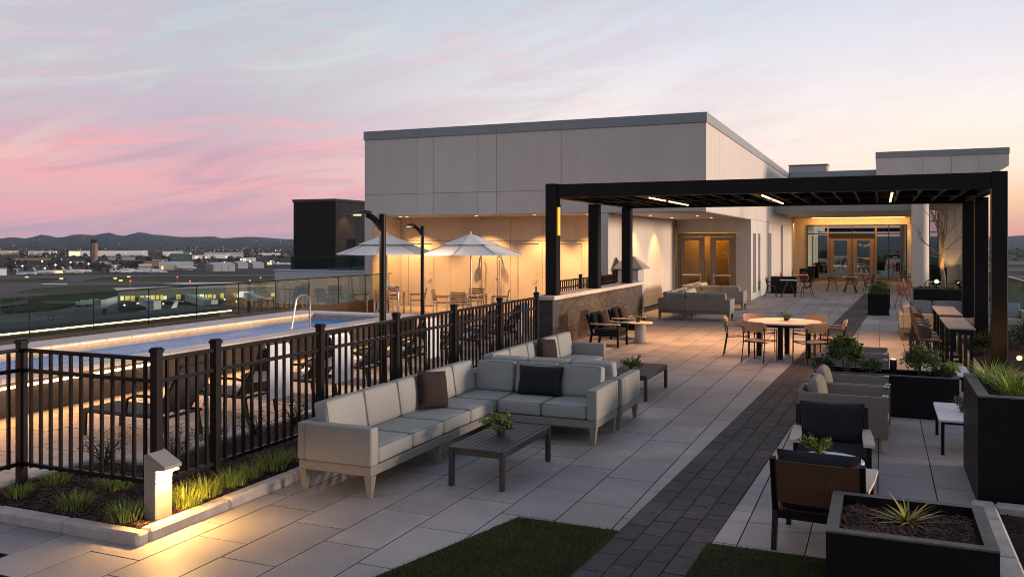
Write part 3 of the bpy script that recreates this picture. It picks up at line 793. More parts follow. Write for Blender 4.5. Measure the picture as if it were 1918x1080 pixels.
tuft_thing(432, 906, .24, .25, 230, 'green grass tuft at the fence post beyond the lamplit tufts', seed=8)
tuft_thing(470, 892, .20, .22, 180, 'half lit grass tuft near the kerb, midway to the sofa', seed=9)
tuft_thing(512, 876, .26, .26, 260, 'full green grass tuft nearest the sofa arm', seed=10)
tuft_thing(548, 862, .20, .22, 170, 'green grass tuft tucked behind the sofa arm', seed=14)
# low twiggy shrubs behind the fence
def twiggy(x, y, label, seed, h=.42, r=.26):
    R = random.Random(seed); t = thing('twiggy_shrub', label, 'shrub', (x, y, .11), 0, 'twiggy shrubs behind the black fence')
    st = MB(); lv = MB()
    for i in range(26):
        a = R.uniform(0, 2 * pi); q = r * sqrt(R.random()); e = Vector((q * cos(a), q * sin(a), h * R.uniform(.55, 1.05) * (1 - .3 * q / r)))
        m = e * .5 + Vector((R.uniform(-.03, .03), R.uniform(-.03, .03), .04))
        st.tube([(0, 0, 0), m, e], .005, 5, .0018)
        for k in range(13):
            s = R.uniform(.35, 1.05); p = Vector((0, 0, 0)).lerp(e, s) + Vector((R.gauss(0, .02), R.gauss(0, .02), R.gauss(0, .015)))
            leaf(lv, p, (R.gauss(0, 1), R.gauss(0, 1), R.gauss(.3, .7)), R.uniform(.018, .034), R.uniform(.011, .018), (R.gauss(0, .6), R.gauss(0, .6), 1))
    st.build('stems', M['twig'], t, local=True, smooth=0); lv.build('leaves', M['foliage_dark'], t, local=True, smooth=0)
for i, (px, py, l) in enumerate([(196, 868, 'leafy low shrub behind the front fence panel'), (322, 862, 'low shrub behind the corner post of the black fence'), (396, 838, 'low shrub behind the second fence post of the long run'),
                                 (478, 812, 'sparse low shrub behind the first long fence panel'), (552, 792, 'low shrub behind the fence, just short of the sofa')]):
    x, y = G(px, py, .12); twiggy(x, y, l, 20 + i, .44 if i < 2 else .36)
# bollard light
def bollard():
    t = thing('bollard_light', 'square bronze bollard light with sloped hood, glowing over the kerb', 'bollard light', (-5.57, 5.52, .08))
    x0, x1, y0, y1 = -5.655, -5.53, 5.44, 5.63
    mb = MB(); mb.box(x0, y0, .05, x1, y1, .50, .004); mb.build('post', M['bollard'], t)
    mb = MB()
    prof = [(x0, .50), (x0, .625), (x0 + .045, .64), (x1 + .105, .545), (x1 + .10, .515), (x1 + .002, .502)]
    n = len(prof); vs = [(x, y0, z) for x, z in prof] + [(x, y1, z) for x, z in prof]
    mb.add(vs, [tuple(range(n)), tuple(range(n, 2 * n))[::-1]] + [(i, n + i, n + (i + 1) % n, (i + 1) % n) for i in range(n)])
    hd = mb.build('hood', M['bollard'], t, smooth=20)
    mb = MB(); mb.box(x1 + .004, y0 + .012, .488, x1 + .085, y1 - .012, .5005); mb.build('lens', M['lens'], hd)
    mb = MB(); mb.box(x1 + .0005, y0 + .012, .40, x1 + .006, y1 - .012, .487); mb.build('face_glow', emit('post_face_glow', (1, .82, .5), 1.6), t)  # added glowing plate stands in for lamplight on the post face
    area('bollard_lamp', (x1 + .05, (y0 + y1) / 2, .482), (x1 + .13, (y0 + y1) / 2, .1), 40, .06, .16, (1.0, .54, .14))
bollard()

# ------------------------------------------------------------------ black metal pool fence
def fence_panel(parent, p, q, n, zb=.30, z2=1.185, zt=1.375, pk=.026):
    p = Vector((p[0], p[1], 0)); q = Vector((q[0], q[1], 0)); d = (q - p); L = d.length; d.normalize(); a = math.atan2(d.y, d.x); Mx = T(p.x, p.y, 0) @ Rz(a)
    mb = MB()
    for i in range(n):
        x = L * (i + 1) / (n + 1); mb.box(x - pk / 2, -pk / 2, zb - .03, x + pk / 2, pk / 2, zt - .004, 0, Mx)
    pn = mb.build('fence_panel', M['blackmetal'], parent, smooth=0)
    for z in (zb, z2, zt):
        mb = MB(); mb.box(.03, -.019, z - .018, L - .03, .019, z + .018, .003, Mx); mb.build('rail', M['blackmetal'], pn)
def fence_post(parent, x, y, zt=FTOP, s=.076):
    mb = MB(); mb.box(x - s / 2, y - s / 2, .02, x + s / 2, y + s / 2, zt - .02, .003); po = mb.build('fence_post', M['blackmetal'], parent)
    mb = MB(); c = s * .62; mb.box(x - c, y - c, zt - .045, x + c, y + c, zt - .012, .004); mb.box(x - c * .8, y - c * .8, zt - .012, x + c * .8, y + c * .8, zt, .006); mb.build('post_cap', M['blackmetal'], po)
ff = thing('pool_fence', 'long black metal picket fence between the lounge terrace and the pool deck', 'fence', (FX, 12, 0))
posts = [AX(px, 600, FX)[0] for px in (404, 600, 742, 851, 937.5)]
posts = [FY, posts[0]] + [posts[0] + (14.83 - posts[0]) / 5 * i for i in range(1, 6)]
for y in posts: fence_post(ff, FX, y)
for i in range(len(posts) - 1): fence_panel(ff, (FX, posts[i]), (FX, posts[i + 1]), 5 if i == 0 else 12)
fence_panel(ff, (FX, posts[-1]), (-7.26, 18.44), 24)
XC = -7.52
fence_post(ff, XC, FY)
fence_panel(ff, (XC, FY), (FX, FY), 12)
fence_post(ff, XC, 4.0); fence_panel(ff, (XC, 4.0), (XC, FY), 12)
fb = thing('pool_fence', 'short black picket fence behind the brick wall, in front of the pavilion doors', 'fence', (-7.75, 23, 0))
ys = [21.0, 23.1, 24.9, 26.4]
for y in ys: fence_post(fb, -7.75, y, 1.5)
for a, b in zip(ys, ys[1:]): fence_panel(fb, (-7.75, a), (-7.75, b), 13)

# ------------------------------------------------------------------ raised swimming pool
PX0, PX1, PXF0, PXF1 = -10.92, -11.38, -13.65, -14.10; PY0, PY1, PYE = 3.2, 18.85, 19.45; PZ = .55
pool = thing('swimming_pool', 'raised swimming pool with pale stone coping and a dark tiled wall', 'pool', (-12.5, 12, 0))
mb = MB(); mb.box(-11.35, PY0, 0, -10.98, PYE - .06, PZ - .065); mb.box(-14.46, PYE - .4, 0, -11.35, PYE - .06, PZ - .065); mb.box(-14.46, PY0, 0, -14.40, PYE - .4, PZ - .065); mb.build('wall', M['pooltile'], pool)
mb = MB(); R = random.Random(4)
def cop(x0, x1, y0, y1, ax):
    n = round(((y1 - y0) if ax else (x1 - x0)) / .61)
    for i in range(n):
        a, b = i / n, (i + 1) / n
        if ax: mb.box(x0, y0 + (y1 - y0) * a + .002, PZ - .065, x1, y0 + (y1 - y0) * b - .002, PZ, .012)
        else: mb.box(x0 + (x1 - x0) * a + .002, y0, PZ - .065, x0 + (x1 - x0) * b - .002, y1, PZ, .012)
cop(PX1, PX0 + .04, PY0, PYE, 1); cop(PXF1, PXF0, PY0, PYE, 1); cop(PXF0 + .002, PX1 - .002, PY1, PYE, 0)
cop(-14.52, PXF1 - .004, PY0, PYE, 1)
mb.build('coping', M['coping'], pool)
mb = MB(); mb.box(PXF0 - .05, PY0, -.6, PXF0 - .003, PY1 + .05, PZ - .066); mb.box(PXF0, PY1 + .003, -.6, PX1, PY1 + .05, PZ - .066); mb.box(PX1 + .003, PY0, -.6, PX1 + .03, PY1, PZ - .066)
mb.build('waterline_tile', M['travertine'], pool)
mb = MB(); mb.box(-14.25, PY0, -.7, -11.3, PY1 + .05, -.61); mb.build('basin', M['basin'], pool)
# led strip under the near coping
mb = MB(); mb.box(-10.925, PY0, PZ - .15, -10.90, 10.75, PZ - .115); mb.build('light_strip', M['led_hot'], pool)
strip_light('pool_led', (-10.87, 3.2, PZ - .16), (-10.87, 19.3, PZ - .16), (1, 0, -.75), 150, .03, (1.0, .42, .10)).data.spread = radians(140)
strip_light('pool_far_fill', (-13.58, 3.4, PZ - .05), (-13.58, 18.7, PZ - .05), (-1, 0, -.35), 10, .02, (1.0, .58, .22))  # added strip lamp without a fixture, warms the far waterline tile
nx, ny = 24, 110; mb = MB()
vs = [(PXF0 + (PX1 - PXF0) * i / nx, PY0 + (PY1 - PY0) * j / ny, .375 + .004 * noise.noise(Vector((i * .5, j * .4, 2)))) for i in range(nx + 1) for j in range(ny + 1)]
mb.add(vs, [(i * (ny + 1) + j, (i + 1) * (ny + 1) + j, (i + 1) * (ny + 1) + j + 1, i * (ny + 1) + j + 1) for i in range(nx) for j in range(ny)])
tag(mb.build('pool_water', M['water'], smooth=80), kind='structure')
def grab_rail(x, y, dy, label, ax=1):
    t = thing('pool_grab_rail', label, 'handrail', (x, y, PZ))
    pts = []
    for i in range(19):
        u = i / 18
        if u < .45: s = u / .45; a, z = -.36 + .16 * s, .58 * s
        else:
            th = (u - .45) / .35; 
            if th < 1: a, z = -.2 + .24 * (1 - cos(pi * th)), .58 + .13 * sin(pi * th)
            else: a, z = .28, .58 * (1 - (u - .8) / .2)
        pts.append((x + (0 if ax else a), y + (a if ax else 0), PZ + z))
    mb = MB(); mb.tube(pts, .021, 10); mb.build('rail', M['steel'], t, smooth=60)
    mb = MB()
    for p in (pts[0], pts[-1]): mb.lathe([(.045, 0), (.045, .012), (.022, .02)], 14, p[0], p[1], PZ)
    mb.build('flange', M['steel'], t)
grab_rail(-11.4, 15.28, .7, 'arched steel pool grab rail on the near coping')
grab_rail(-11.62, 19.2, .7, 'arched steel pool grab rail on the end coping below the umbrella', 0)

# balustrade behind the pool
bal = thing('glass_balustrade', 'frameless glass balustrade behind the pool with a slim dark top rail', 'balustrade', (-15.88, 14, 0))
mb = MB(); mb.box(-15.97, 2.5, -.02, -15.80, 26.2, .45, .006); mb.build('upstand', M['brownboard'], bal)
n = 15; y0, y1 = 3.0, 26.3
for i in range(n):
    mb = MB(); mb.box(-15.886, y0 + (y1 - y0) * i / n + .012, .45, -15.874, y0 + (y1 - y0) * (i + 1) / n - .012, 1.285); mb.build('glass_pane', M['glass_rail'], bal, smooth=0)
mb = MB(); mb.box(-15.905, 2.5, 1.28, -15.855, 26.4, 1.31, .004)
for i in range(1, n): y = y0 + (y1 - y0) * i / n; mb.box(-15.888, y - .009, .44, -15.872, y + .009, 1.285)
mb.build('rail', M['blackmetal'], bal)
led = thing('glass_line_standin', 'long warm glowing line added beyond the pool glass for the bright line in it', 'glowing line', (-20.5, 14, 0))  # added strip and board stand in for a bright line in the glass
mb = MB(); mb.box(-20.6, 9, -.05, -20.2, 23.2, .08); mb.build('added_ledge', M['brownboard'], led)
mb = MB(); mb.box(-20.195, 9, .07, -20.17, 23.2, .105); mb.build('light_strip', M['led_hot'], led)

# ------------------------------------------------------------------ sun loungers, heads towards the fence
def lounger():
    t = protos('sun_lounger', 'dark framed sun lounger with grey mesh sling', 'sun lounger', 'sun loungers in a row behind the fence')
    # local: foot at -x, head at +x, y across
    mb = MB()
    for s in (-.30, .30):
        mb.tube([(-1.0, s, .30), (.35, s, .30)], .02, 8)
        mb.tube([(.18, s, .33), (.42, s, .66), (.56, s, .93)], .02, 8)
    for x in (-.98, -.2, .33): mb.tube([(x, -.30, .30), (x, .30, .30)], .017, 8)
    mb.tube([(.56, -.30, .93), (.56, .30, .93)], .018, 8)
    mb.build('frame', M['loungermetal'], t, local=True)
    for x, s in ((-.93, -.29), (-.93, .29), (.30, -.29), (.30, .29)):
        mb = MB(); mb.bar((x, s, .30), (x + (.06 if x > 0 else -.02), s, 0), .04, .03); mb.build('leg', M['loungermetal'], t, local=True)
    for s in (-.33, .33):
        mb = MB(); mb.tube([(-.25, s, .30), (-.22, s, .50), (-.1, s, .545), (.2, s, .55), (.36, s, .52)], .019, 8); mb.build('armrest', M['loungermetal'], t, local=True, smooth=60)
    mb = MB(); mb.box(-1.0, -.285, .312, .18, .285, .322); mb.build('seat_sling', M['sling'], t, local=True)
    mb = MB()
    pts = [(.18, .335), (.30, .49), (.42, .665), (.5, .81), (.565, .945)]
    for (a, b), (c, d) in zip(pts, pts[1:]):
        mb.add([(a, -.285, b), (a, .285, b), (c, .285, d), (c, -.285, d), (a + .012, -.285, b - .01), (a + .012, .285, b - .01), (c + .012, .285, d - .01), (c + .012, -.285, d - .01)], [(0, 1, 2, 3)[::-1], (4, 5, 6, 7), (0, 4, 7, 3), (1, 2, 6, 5)])
    mb.build('back_sling', M['sling'], t, local=True)
    return t
lp = lounger()
ords = ['nearest sun lounger, whole in view behind the corner fence post', 'dark sun lounger draped with a white towel behind the first long fence panel', 'dark sun lounger with a towel beside the third fence post of the long run', 'bare dark sun lounger between two towel-draped ones', 'dark sun lounger with a white towel, behind the sofa corner',
        'bare dark sun lounger in the thick of the row, left of the fifth long panel', 'bare dark sun lounger near the far end of the row', 'dark towel-draped sun lounger nearest the brick wall']
towl = None
for i in range(8):
    y = 8.17 + 1.47 * i
    put(lp, i > 0, (-8.2, y, 0), radians([2, -1, 1, 3, -2, 1, 0, -1][i]), ords[i])
def towel(y, label, R):
    t = thing('white_towel', label, 'towel', (-7.66, y, .9), 0, 'white towels over the lounger backs')
    mb = MB(); nx = 10; path = [(-.22, -.42), (-.12, -.24), (-.02, -.02), (.015, .075), (.05, .10), (.085, .06), (.10, -.1), (.105, -.3), (.10, -.5), (.105, -.62)]
    vs = []
    for i, (a, z) in enumerate(path):
        for j in range(nx + 1):
            v = -.25 + .5 * j / nx
            wv = .012 * noise.noise(Vector((v * 7, i * .25, y))) * (i / 6)
            vs.append((a + wv, v * (1 - .02 * abs(i - 4)), z + (.015 * noise.noise(Vector((v * 5, y, 1))) if i in (0, len(path) - 1) else 0)))
    k = nx + 1
    fs = [(i * k + j, (i + 1) * k + j, (i + 1) * k + j + 1, i * k + j + 1) for i in range(len(path) - 1) for j in range(nx)]
    vs2 = [(a + .008, b, c - .004) for a, b, c in vs]; n0 = len(vs)
    mb.add(vs + vs2, fs + [tuple(n0 + q for q in f)[::-1] for f in fs]); mb.build('cloth', M['towel'], t, local=True, smooth=70)
for i, l in ((1, 'white towel hanging behind the first long fence panel, nearest of four'), (2, 'white towel hanging just right of the third fence post'), (4, 'white towel hanging above the sofa corner, behind the pickets'), (7, 'white towel hanging beside the brick wall end, farthest of four')):
    towel(8.17 + 1.47 * i, l, random.Random(i))
for i in range(1, 7):
    y = 8.17 + 1.47 * i; t = thing('rolled_towel', 'rolled striped towel lying on the seat of a dark sun lounger', 'towel', (-8.3, y + .08, .37), 0, 'rolled towels on the loungers')
    mb = MB(); mb.lathe([(.0, -.17), (.045, -.17), (.055, -.15), (.055, .15), (.045, .17), (0, .17)], 14, M=Rz(.3) @ Matrix.Rotation(pi / 2, 4, 'X')); mb.build('roll', M['towel'], t, local=True)

# ------------------------------------------------------------------ lamp posts by the pool
def lamp_post(x, y, label, hz=2.86, on=True):
    t = thing('lamp_post', label, 'street lamp', (x, y, 0), 0, 'black lamp posts beside the pool')
    mb = MB(); mb.lathe([(.10, 0), (.10, .02), (.058, .03), (.055, hz), (.0, hz + .005)], 18, x, y, 0); mb.build('pole', M['blackmetal'], t)
    # arm sweeps out to the picture's left (towards the pool) and ends in a flat cobra head
    dx, dy = -cos(TH) * .95, -sin(TH) * .95
    mb = MB(); pts = []
    for s in range(7):
        u = s / 6; pts.append((x + dx * .28 * u, y + dy * .28 * u, hz - .26 + .24 * sin(u * pi / 2)))
    mb.tube(pts, .062, 10, .045); mb.build('arm', M['blackmetal'], t, smooth=60)
    mb = MB(); vs = []; n = 9
    for i in range(n + 1):
        u = i / n; w = .16 * sin(pi * min(1, .18 + u * .82)) ** .6 * (1 if u < .98 else .3); zt = .045 * sin(pi * (.25 + .75 * u)) ** .8
        cx_, cy_ = x + dx * (.2 + .40 * u), y + dy * (.2 + .40 * u); z = hz + .0 + .02 * sin(pi * u) - .03 * u
        for a, b in ((-w, 0), (-w * .6, zt), (0, zt * 1.4), (w * .6, zt), (w, 0), (0, -.012)):
            vs.append((cx_ - dy * a, cy_ + dx * a, z + b))
    fs = [(i * 6 + j, (i + 1) * 6 + j, (i + 1) * 6 + (j + 1) % 6, i * 6 + (j + 1) % 6) for i in range(n) for j in range(6)] + [tuple(range(6)), tuple(n * 6 + j for j in range(6))[::-1]]
    mb.add(vs, fs); hd = mb.build('lamp_head', M['blackmetal'], t, smooth=50)
    mb = MB(); c = Vector((x + dx * .44, y + dy * .44, hz - .028)); mb.lathe([(0, 0), (.07, 0), (.07, .012)], 14, c.x, c.y, c.z); mb.build('lens', emit('lamp_lens', (1, .72, .4), 1.6), hd)
    spot('lamp_post_light', (c.x, c.y, c.z - .03), (c.x, c.y, 0), 330, (1, .62, .34), 160, .8, .06)
lamp_post(-7.52, 12.24, 'near black lamp post rising behind the fence, left of the umbrella pole')
lamp_post(-12.64, 22.82, 'far black lamp post standing between the two umbrellas', 2.88)

# ------------------------------------------------------------------ umbrellas, tables and teak chairs on the far deck
def umbrella(x, y, label, rz):
    t = thing('patio_umbrella', label, 'umbrella', (x, y, 0), 0, 'white two-tier umbrellas on the pool deck')
    mb = MB(); mb.lathe([(.27, 0), (.27, .05), (.06, .09), (.03, .12), (.022, .3), (.022, 2.62)], 18, x, y, 0); mb.build('pole', M['polewhite'], t)
    def tier(r0, z0, r1, z1, sag, n=8, th=.006):
        mb = MB(); vs = []; rings = 5; per = 6; m = n * per
        for s in (0, 1):
            for i in range(rings + 1):
                u = i / rings
                for j in range(m):
                    a = 2 * pi * j / m + rz; f = (j % per) / per; sh = 1 - .075 * sin(pi * f)     # straight cloth edge between ribs
                    r = (r0 + (r1 - r0) * u) * sh; z = z0 + (z1 - z0) * u - sag * sin(pi * f) * u - .02 * u * (1 - u) - th * s
                    vs.append((x + r * cos(a), y + r * sin(a), z))
        k = (rings + 1) * m; fs = []
        for i in range(rings):
            for j in range(m):
                q = (i * m + j, i * m + (j + 1) % m, (i + 1) * m + (j + 1) % m, (i + 1) * m + j); fs.append(q[::-1]); fs.append(tuple(c + k for c in q))
        for j in range(m): a = rings * m + j; b = rings * m + (j + 1) % m; fs.append((a, b, b + k, a + k))
        mb.add(vs, fs); return mb
    tier(.55, 2.41, 1.72, 2.00, .015).build('canopy', M['umbrella'], t, smooth=20)
    tier(.02, 2.66, .97, 2.325, .01).build('vent_canopy', M['umbrella'], t, smooth=20)
    mb = MB(); mb.lathe([(0, .1), (.03, .08), (.03, .02), (.05, 0)], 12, x, y, 2.64); mb.build('finial', M['umbrella'], t)
    mb = MB()
    for i in range(8):
        a = 2 * pi * i / 8 + rz; mb.tube([(x + .03 * cos(a), y + .03 * sin(a), 2.60), (x + 1.68 * cos(a), y + 1.68 * sin(a), 2.02)], .010, 6)
        mb.tube([(x + .03 * cos(a), y + .03 * sin(a), 1.95), (x + .75 * cos(a), y + .75 * sin(a), 2.31)], .009, 6)
    mb.build('ribs', M['polewhite'], t)
    spot('umbrella_light', (x - .02, y - .02, 2.28), (x, y, 0), 60, (1, .46, .12), 150, .8, .08)
umbrella(-15.2, 25.0, 'white umbrella on the left, in front of the pavilion corner', .35)
umbrella(-12.08, 25.0, 'white umbrella on the right, in front of the outdoor showers', .12)
def slat_chair():
    t = protos('slat_chair', 'teak slat chair with metal legs', 'chair', 'teak slat chairs at the pool tables')
    for sx in (-1, 1):
        mb = MB(); mb.bar((sx * .25, -.22, 0), (sx * .25, -.20, .45), .03); mb.bar((sx * .25, -.20, .45), (sx * .25, -.30, .86), .03); mb.build('leg', M['polewhite'], t, local=True)
        mb = MB(); mb.bar((sx * .25, .24, 0), (sx * .25, .24, .64), .03); mb.build('leg', M['polewhite'], t, local=True)
        mb = MB(); mb.box(sx * .25 - .03, -.25, .64, sx * .25 + .03, .27, .662, .004); mb.build('armrest', M['darkteak'], t, local=True)
    mb = MB()
    for i in range(6): mb.box(-.24, -.2 + i * .078, .44, .24, -.13 + i * .078, .46, .003)
    mb.build('seat', M['darkteak'], t, local=True)
    mb = MB()
    for i in range(5):
        z = .52 + i * .072; y = -.215 - .088 * (z - .45) / .41; mb.box(-.25, y - .012, z, .25, y + .012, z + .055, .003)
    mb.build('backrest', M['darkteak'], t, local=True); return t
sc = slat_chair(); nsc = 0
def pool_set(cx, cy, rot, name, lab):
    global nsc
    t = thing('pool_table', 'square slatted table under the %s umbrella' % name, 'table', (cx, cy, 0), rot)
    mb = MB()
    for i in range(8): mb.box(-.45 + i * .113, -.45, .70, -.45 + i * .113 + .103, .45, .725, .003)
    mb.build('tabletop', M['tabletop'], t, local=True)
    for a in (-1, 1):
        for b in (-1, 1): mb = MB(); mb.box(a * .40 - .025, b * .40 - .025, 0, a * .40 + .025, b * .40 + .025, .70); mb.build('leg', M['polewhite'], t, local=True)
    for (a, r), l in zip(((.25, .95), (1.75, .92), (3.3, .95), (4.75, .93)), lab):
        a += rot; put(sc, nsc > 0, (cx + r * cos(a), cy + r * sin(a), 0), a + pi / 2 , 'teak slat chair %s' % l); nsc += 1
pool_set(-15.1, 25.0, .3, 'left', ('right of the left umbrella table, its back to the white door', 'behind the left umbrella table, backed to the wall', 'left of the left umbrella table, backed to the glass', 'in front of the left umbrella table, seen from behind'))
pool_set(-12.1, 25.0, .1, 'right', ('right of the right umbrella table, turned sideways', 'behind the right umbrella table, below the showers', 'left of the right umbrella table, turned sideways', 'in front of the right umbrella table, seen from behind'))
# ------------------------------------------------------------------ panelled walls
def panels(mb, ax, c, us, zs, face, th=.03, gap=.012, holes=()):
    """flat cladding panels with open joints: ax 'Y' = plane y=c (u is x), 'X' = plane x=c (u is y); face = +-1 outward side"""
    for u0, u1 in zip(us, us[1:]):
        for z0, z1 in zip(zs, zs[1:]):
            rects = [(u0, z0, u1, z1)]
            for (a, b, d, e) in holes:
                nr = []
                for (p, q, r, s) in rects:
                    if a >= r or d <= p or b >= s or e <= q: nr.append((p, q, r, s)); continue
                    if p < a: nr.append((p, q, a, s))
                    if d < r: nr.append((d, q, r, s))
                    m0, m1 = max(p, a), min(r, d)
                    if q < b: nr.append((m0, q, m1, b))
                    if e < s: nr.append((m0, e, m1, s))
                rects = nr
            for (p, q, r, s) in rects:
                g = gap / 2
                P = p + (g if p == u0 else 0); R = r - (g if r == u1 else 0); Q = q + (g if q == z0 else 0); S = s - (g if s == z1 else 0)
                if R - P < .01 or S - Q < .01: continue
                lo, hi = (c - th, c) if face > 0 else (c, c + th)
                if ax == 'Y': mb.box(P, lo, Q, R, hi, S)
                else: mb.box(lo, P, Q, hi, R, S)
def seams(a, b, inner): return [a] + [x for x in inner if a < x < b] + [b]
PV = thing('rooftop_pavilion', 'large pale panelled rooftop pavilion with a deep lit recess and grey parapet cap', 'building', (-11, 27, 0))
BX0, BX1, BY0, BY1, SZ, TZ, CZ = -17.1, -4.9, 26.6, 52.3, 3.33, 6.05, 6.36
# cores (joint colour shows in the gaps)
mb = MB()
mb.box(BX0 + .03, BY0 + .03, SZ + .03, BX1 - .03, BY1, TZ - .002)                       # upper storey
mb.box(BX0 + .03, 28.63, 0, -8.34, BY1, SZ + .03)                                        # behind the pool recess
mb.box(-8.34, 37.6, 0, BX1 - .03, BY1, SZ + .03)                                         # behind the porch doors
mb.box(BX0 + .03, BY0 + .03, 0, -16.80, 28.63, SZ + .03)                                 # left end wall
mb.box(-8.31, BY0 + .03, 0, -8.03, 36.5, SZ + .03)                                       # fin wall
mb.build('wall_core', M['facade_joint'], PV, smooth=0)
mb = MB()
upper_s = [-14.95, -14.29, -12.59, -11.9, -9.57]
panels(mb, 'Y', BY0, seams(BX0, BX1, upper_s), [SZ, 4.09, TZ], -1)
ysd = [AX(px, 300, BX1)[0] for px in (1341, 1348, 1370, 1388.6, 1425, 1430, 1451)]
panels(mb, 'X', BX1, seams(BY0, BY1, ysd), [SZ, TZ], 1)
mb.build('upper_wall', M['facade'], PV, smooth=0)
mb = MB()
rec_h = [(-16.5, 0, -15.35, 2.40), (-12.02, 0, -11.1, 2.40), (-10.42, 0, -9.5, 2.40)]
panels(mb, 'Y', 28.6, seams(-16.77, -8.34, [-15.9 + 1.22 * i for i in range(7)]), [0, .32, 2.44, SZ], -1, holes=rec_h)
panels(mb, 'X', -16.77, [BY0 + .03, 28.6], [0, .32, SZ], 1)
panels(mb, 'Y', BY0, [BX0, -16.77], [0, SZ], -1)
panels(mb, 'X', BX0, seams(BY0, BY1, [30, 34, 38, 42, 46, 50]), [-.5, SZ, TZ], -1)
mb.build('recess_wall', M['facade'], PV, smooth=0)
mb = MB()
panels(mb, 'Y', BY0, [-8.34, -8.0], [0, SZ], -1)
panels(mb, 'X', -8.0, [BY0, 27.9, 29.7, 31.5, 33.0, 34.4, 36.5], [0, .34, SZ], 1)
panels(mb, 'X', -8.34, [BY0 + .03, 28.57], [0, SZ], -1)
panels(mb, 'Y', 36.5, [-7.97, -6.6, -5.51, BX1], [0, .34, 2.78, SZ], -1, holes=[(-7.91, 0, -5.51, 2.76)])
mb.build('porch_wall', M['facade'], PV, smooth=0)
mb = MB(); side_h = [(37.2, .27, 38.0, 2.76), (38.75, .27, 39.5, 2.76), (42.4, 0, 43.7, 2.82), (47.9, .1, 49.0, 3.28)]
panels(mb, 'X', BX1, seams(36.5, BY1, [38.4, 40.2, 41.0, 44.6, 46.3, 49.7]), [0, SZ], 1, holes=side_h)
mb.build('side_wall', M['facade'], PV, smooth=0)
for (a, b, c, d), nm in zip(side_h, ('window', 'window', 'door', 'window')):
    mb = MB(); mb.box(BX1 - .12, a, b, BX1 - .08, c, d); w = mb.build(nm, M['mullion'] if nm == 'window' else M['doorpaint'], PV, smooth=0)
    if nm == 'window':
        mb = MB(); mb.box(BX1 - .078, a + .05, b + .05, BX1 - .068, c - .05, d - .05); mb.build('pane', M['glass_front'], w, smooth=0)
    else: 
        mb = MB(); mb.tube([(BX1 - .04, a + .15, .95), (BX1 - .04, a + .15, 1.25)], .014, 8); mb.build('handle', M['steel'], w)
        w['label'] = 'grey flush side door'
mb = MB(); mb.box(-16.76, BY0 + .031, SZ - .012, -8.35, 28.6, SZ + .03); mb.box(-7.99, BY0 + .031, SZ - .012, BX1 - .031, 36.5, SZ + .03); mb.build('soffit', M['soffit'], PV, smooth=0)
mb = MB()
mb.box(BX0 - .03, BY0 - .03, TZ, BX1 + .03, BY0 + .25, CZ, .006); mb.box(BX1 - .25, BY0 + .25, TZ, BX1 + .03, BY1, CZ, .006); mb.box(BX0 - .03, BY0 + .25, TZ, BX0 + .25, BY1, CZ, .006); mb.box(BX0, BY1 - .02, TZ, BX1 + .03, BY1 + .25, CZ, .006)
mb.build('parapet_cap', M['cap'], PV)
mb = MB(); 
for x in (-16.2, -14.85, -11.9, -8.6, -5.6): mb.box(x - .004, BY0 - .0325, TZ + .004, x + .004, BY0 - .029, CZ - .004)
mb.build('cap_joint', M['facade_joint'], PV, smooth=0)
mb = MB(); mb.box(BX0 + .2, BY0 + .2, TZ - .05, BX1 - .2, BY1, TZ + .05); mb.build('roof', M['cap'], PV, smooth=0)
def flush_door(x0, x1, y, h, lab, hinge_left=True, pull=False):
    mb = MB(); f = .05
    mb.box(x0, y - .025, 0, x0 + f, y + .1, h, .004); mb.box(x1 - f, y - .025, 0, x1, y + .1, h, .004); mb.box(x0 + f, y - .025, h - f, x1 - f, y + .1, h, .004)
    fr = mb.build('door_frame', M['doorpaint'], PV)
    mb = MB(); mb.box(x0 + f + .006, y + .02, .012, x1 - f - .006, y + .06, h - f - .006, .003); d = mb.build('door', M['doorpaint'], PV); d['label'] = lab
    hx = x1 - f - .1 if hinge_left else x0 + f + .1; s = -1 if hinge_left else 1
    mb = MB(); mb.lathe([(.03, 0), (.03, .02), (.012, .025), (.012, .05)], 12, M=T(hx, y + .02, 1.02) @ Matrix.Rotation(pi / 2, 4, 'X')); mb.tube([(hx, y - .03, 1.02), (hx + s * .13, y - .03, 1.02)], .011, 8)
    mb.lathe([(.026, 0), (.026, .015)], 12, M=T(hx, y + .02, 1.25) @ Matrix.Rotation(pi / 2, 4, 'X')); mb.build('handle', M['steelsatin'], d)
    kx = x0 + f + .003 if hinge_left else x1 - f - .003
    mb = MB()
    for z in (.3, 1.15, 2.0): mb.tube([(kx, y + .012, z - .06), (kx, y + .012, z + .06)], .012, 8)
    mb.build('hinge', M['steelsatin'], d)
flush_door(-16.5, -15.35, 28.6, 2.40, 'white flush door left in the pool recess, behind the far lamp post')
flush_door(-12.02, -11.1, 28.6, 2.40, 'white flush door right of the showers', True)
flush_door(-10.42, -9.5, 28.6, 2.40, 'white flush door seen behind the pergola post')
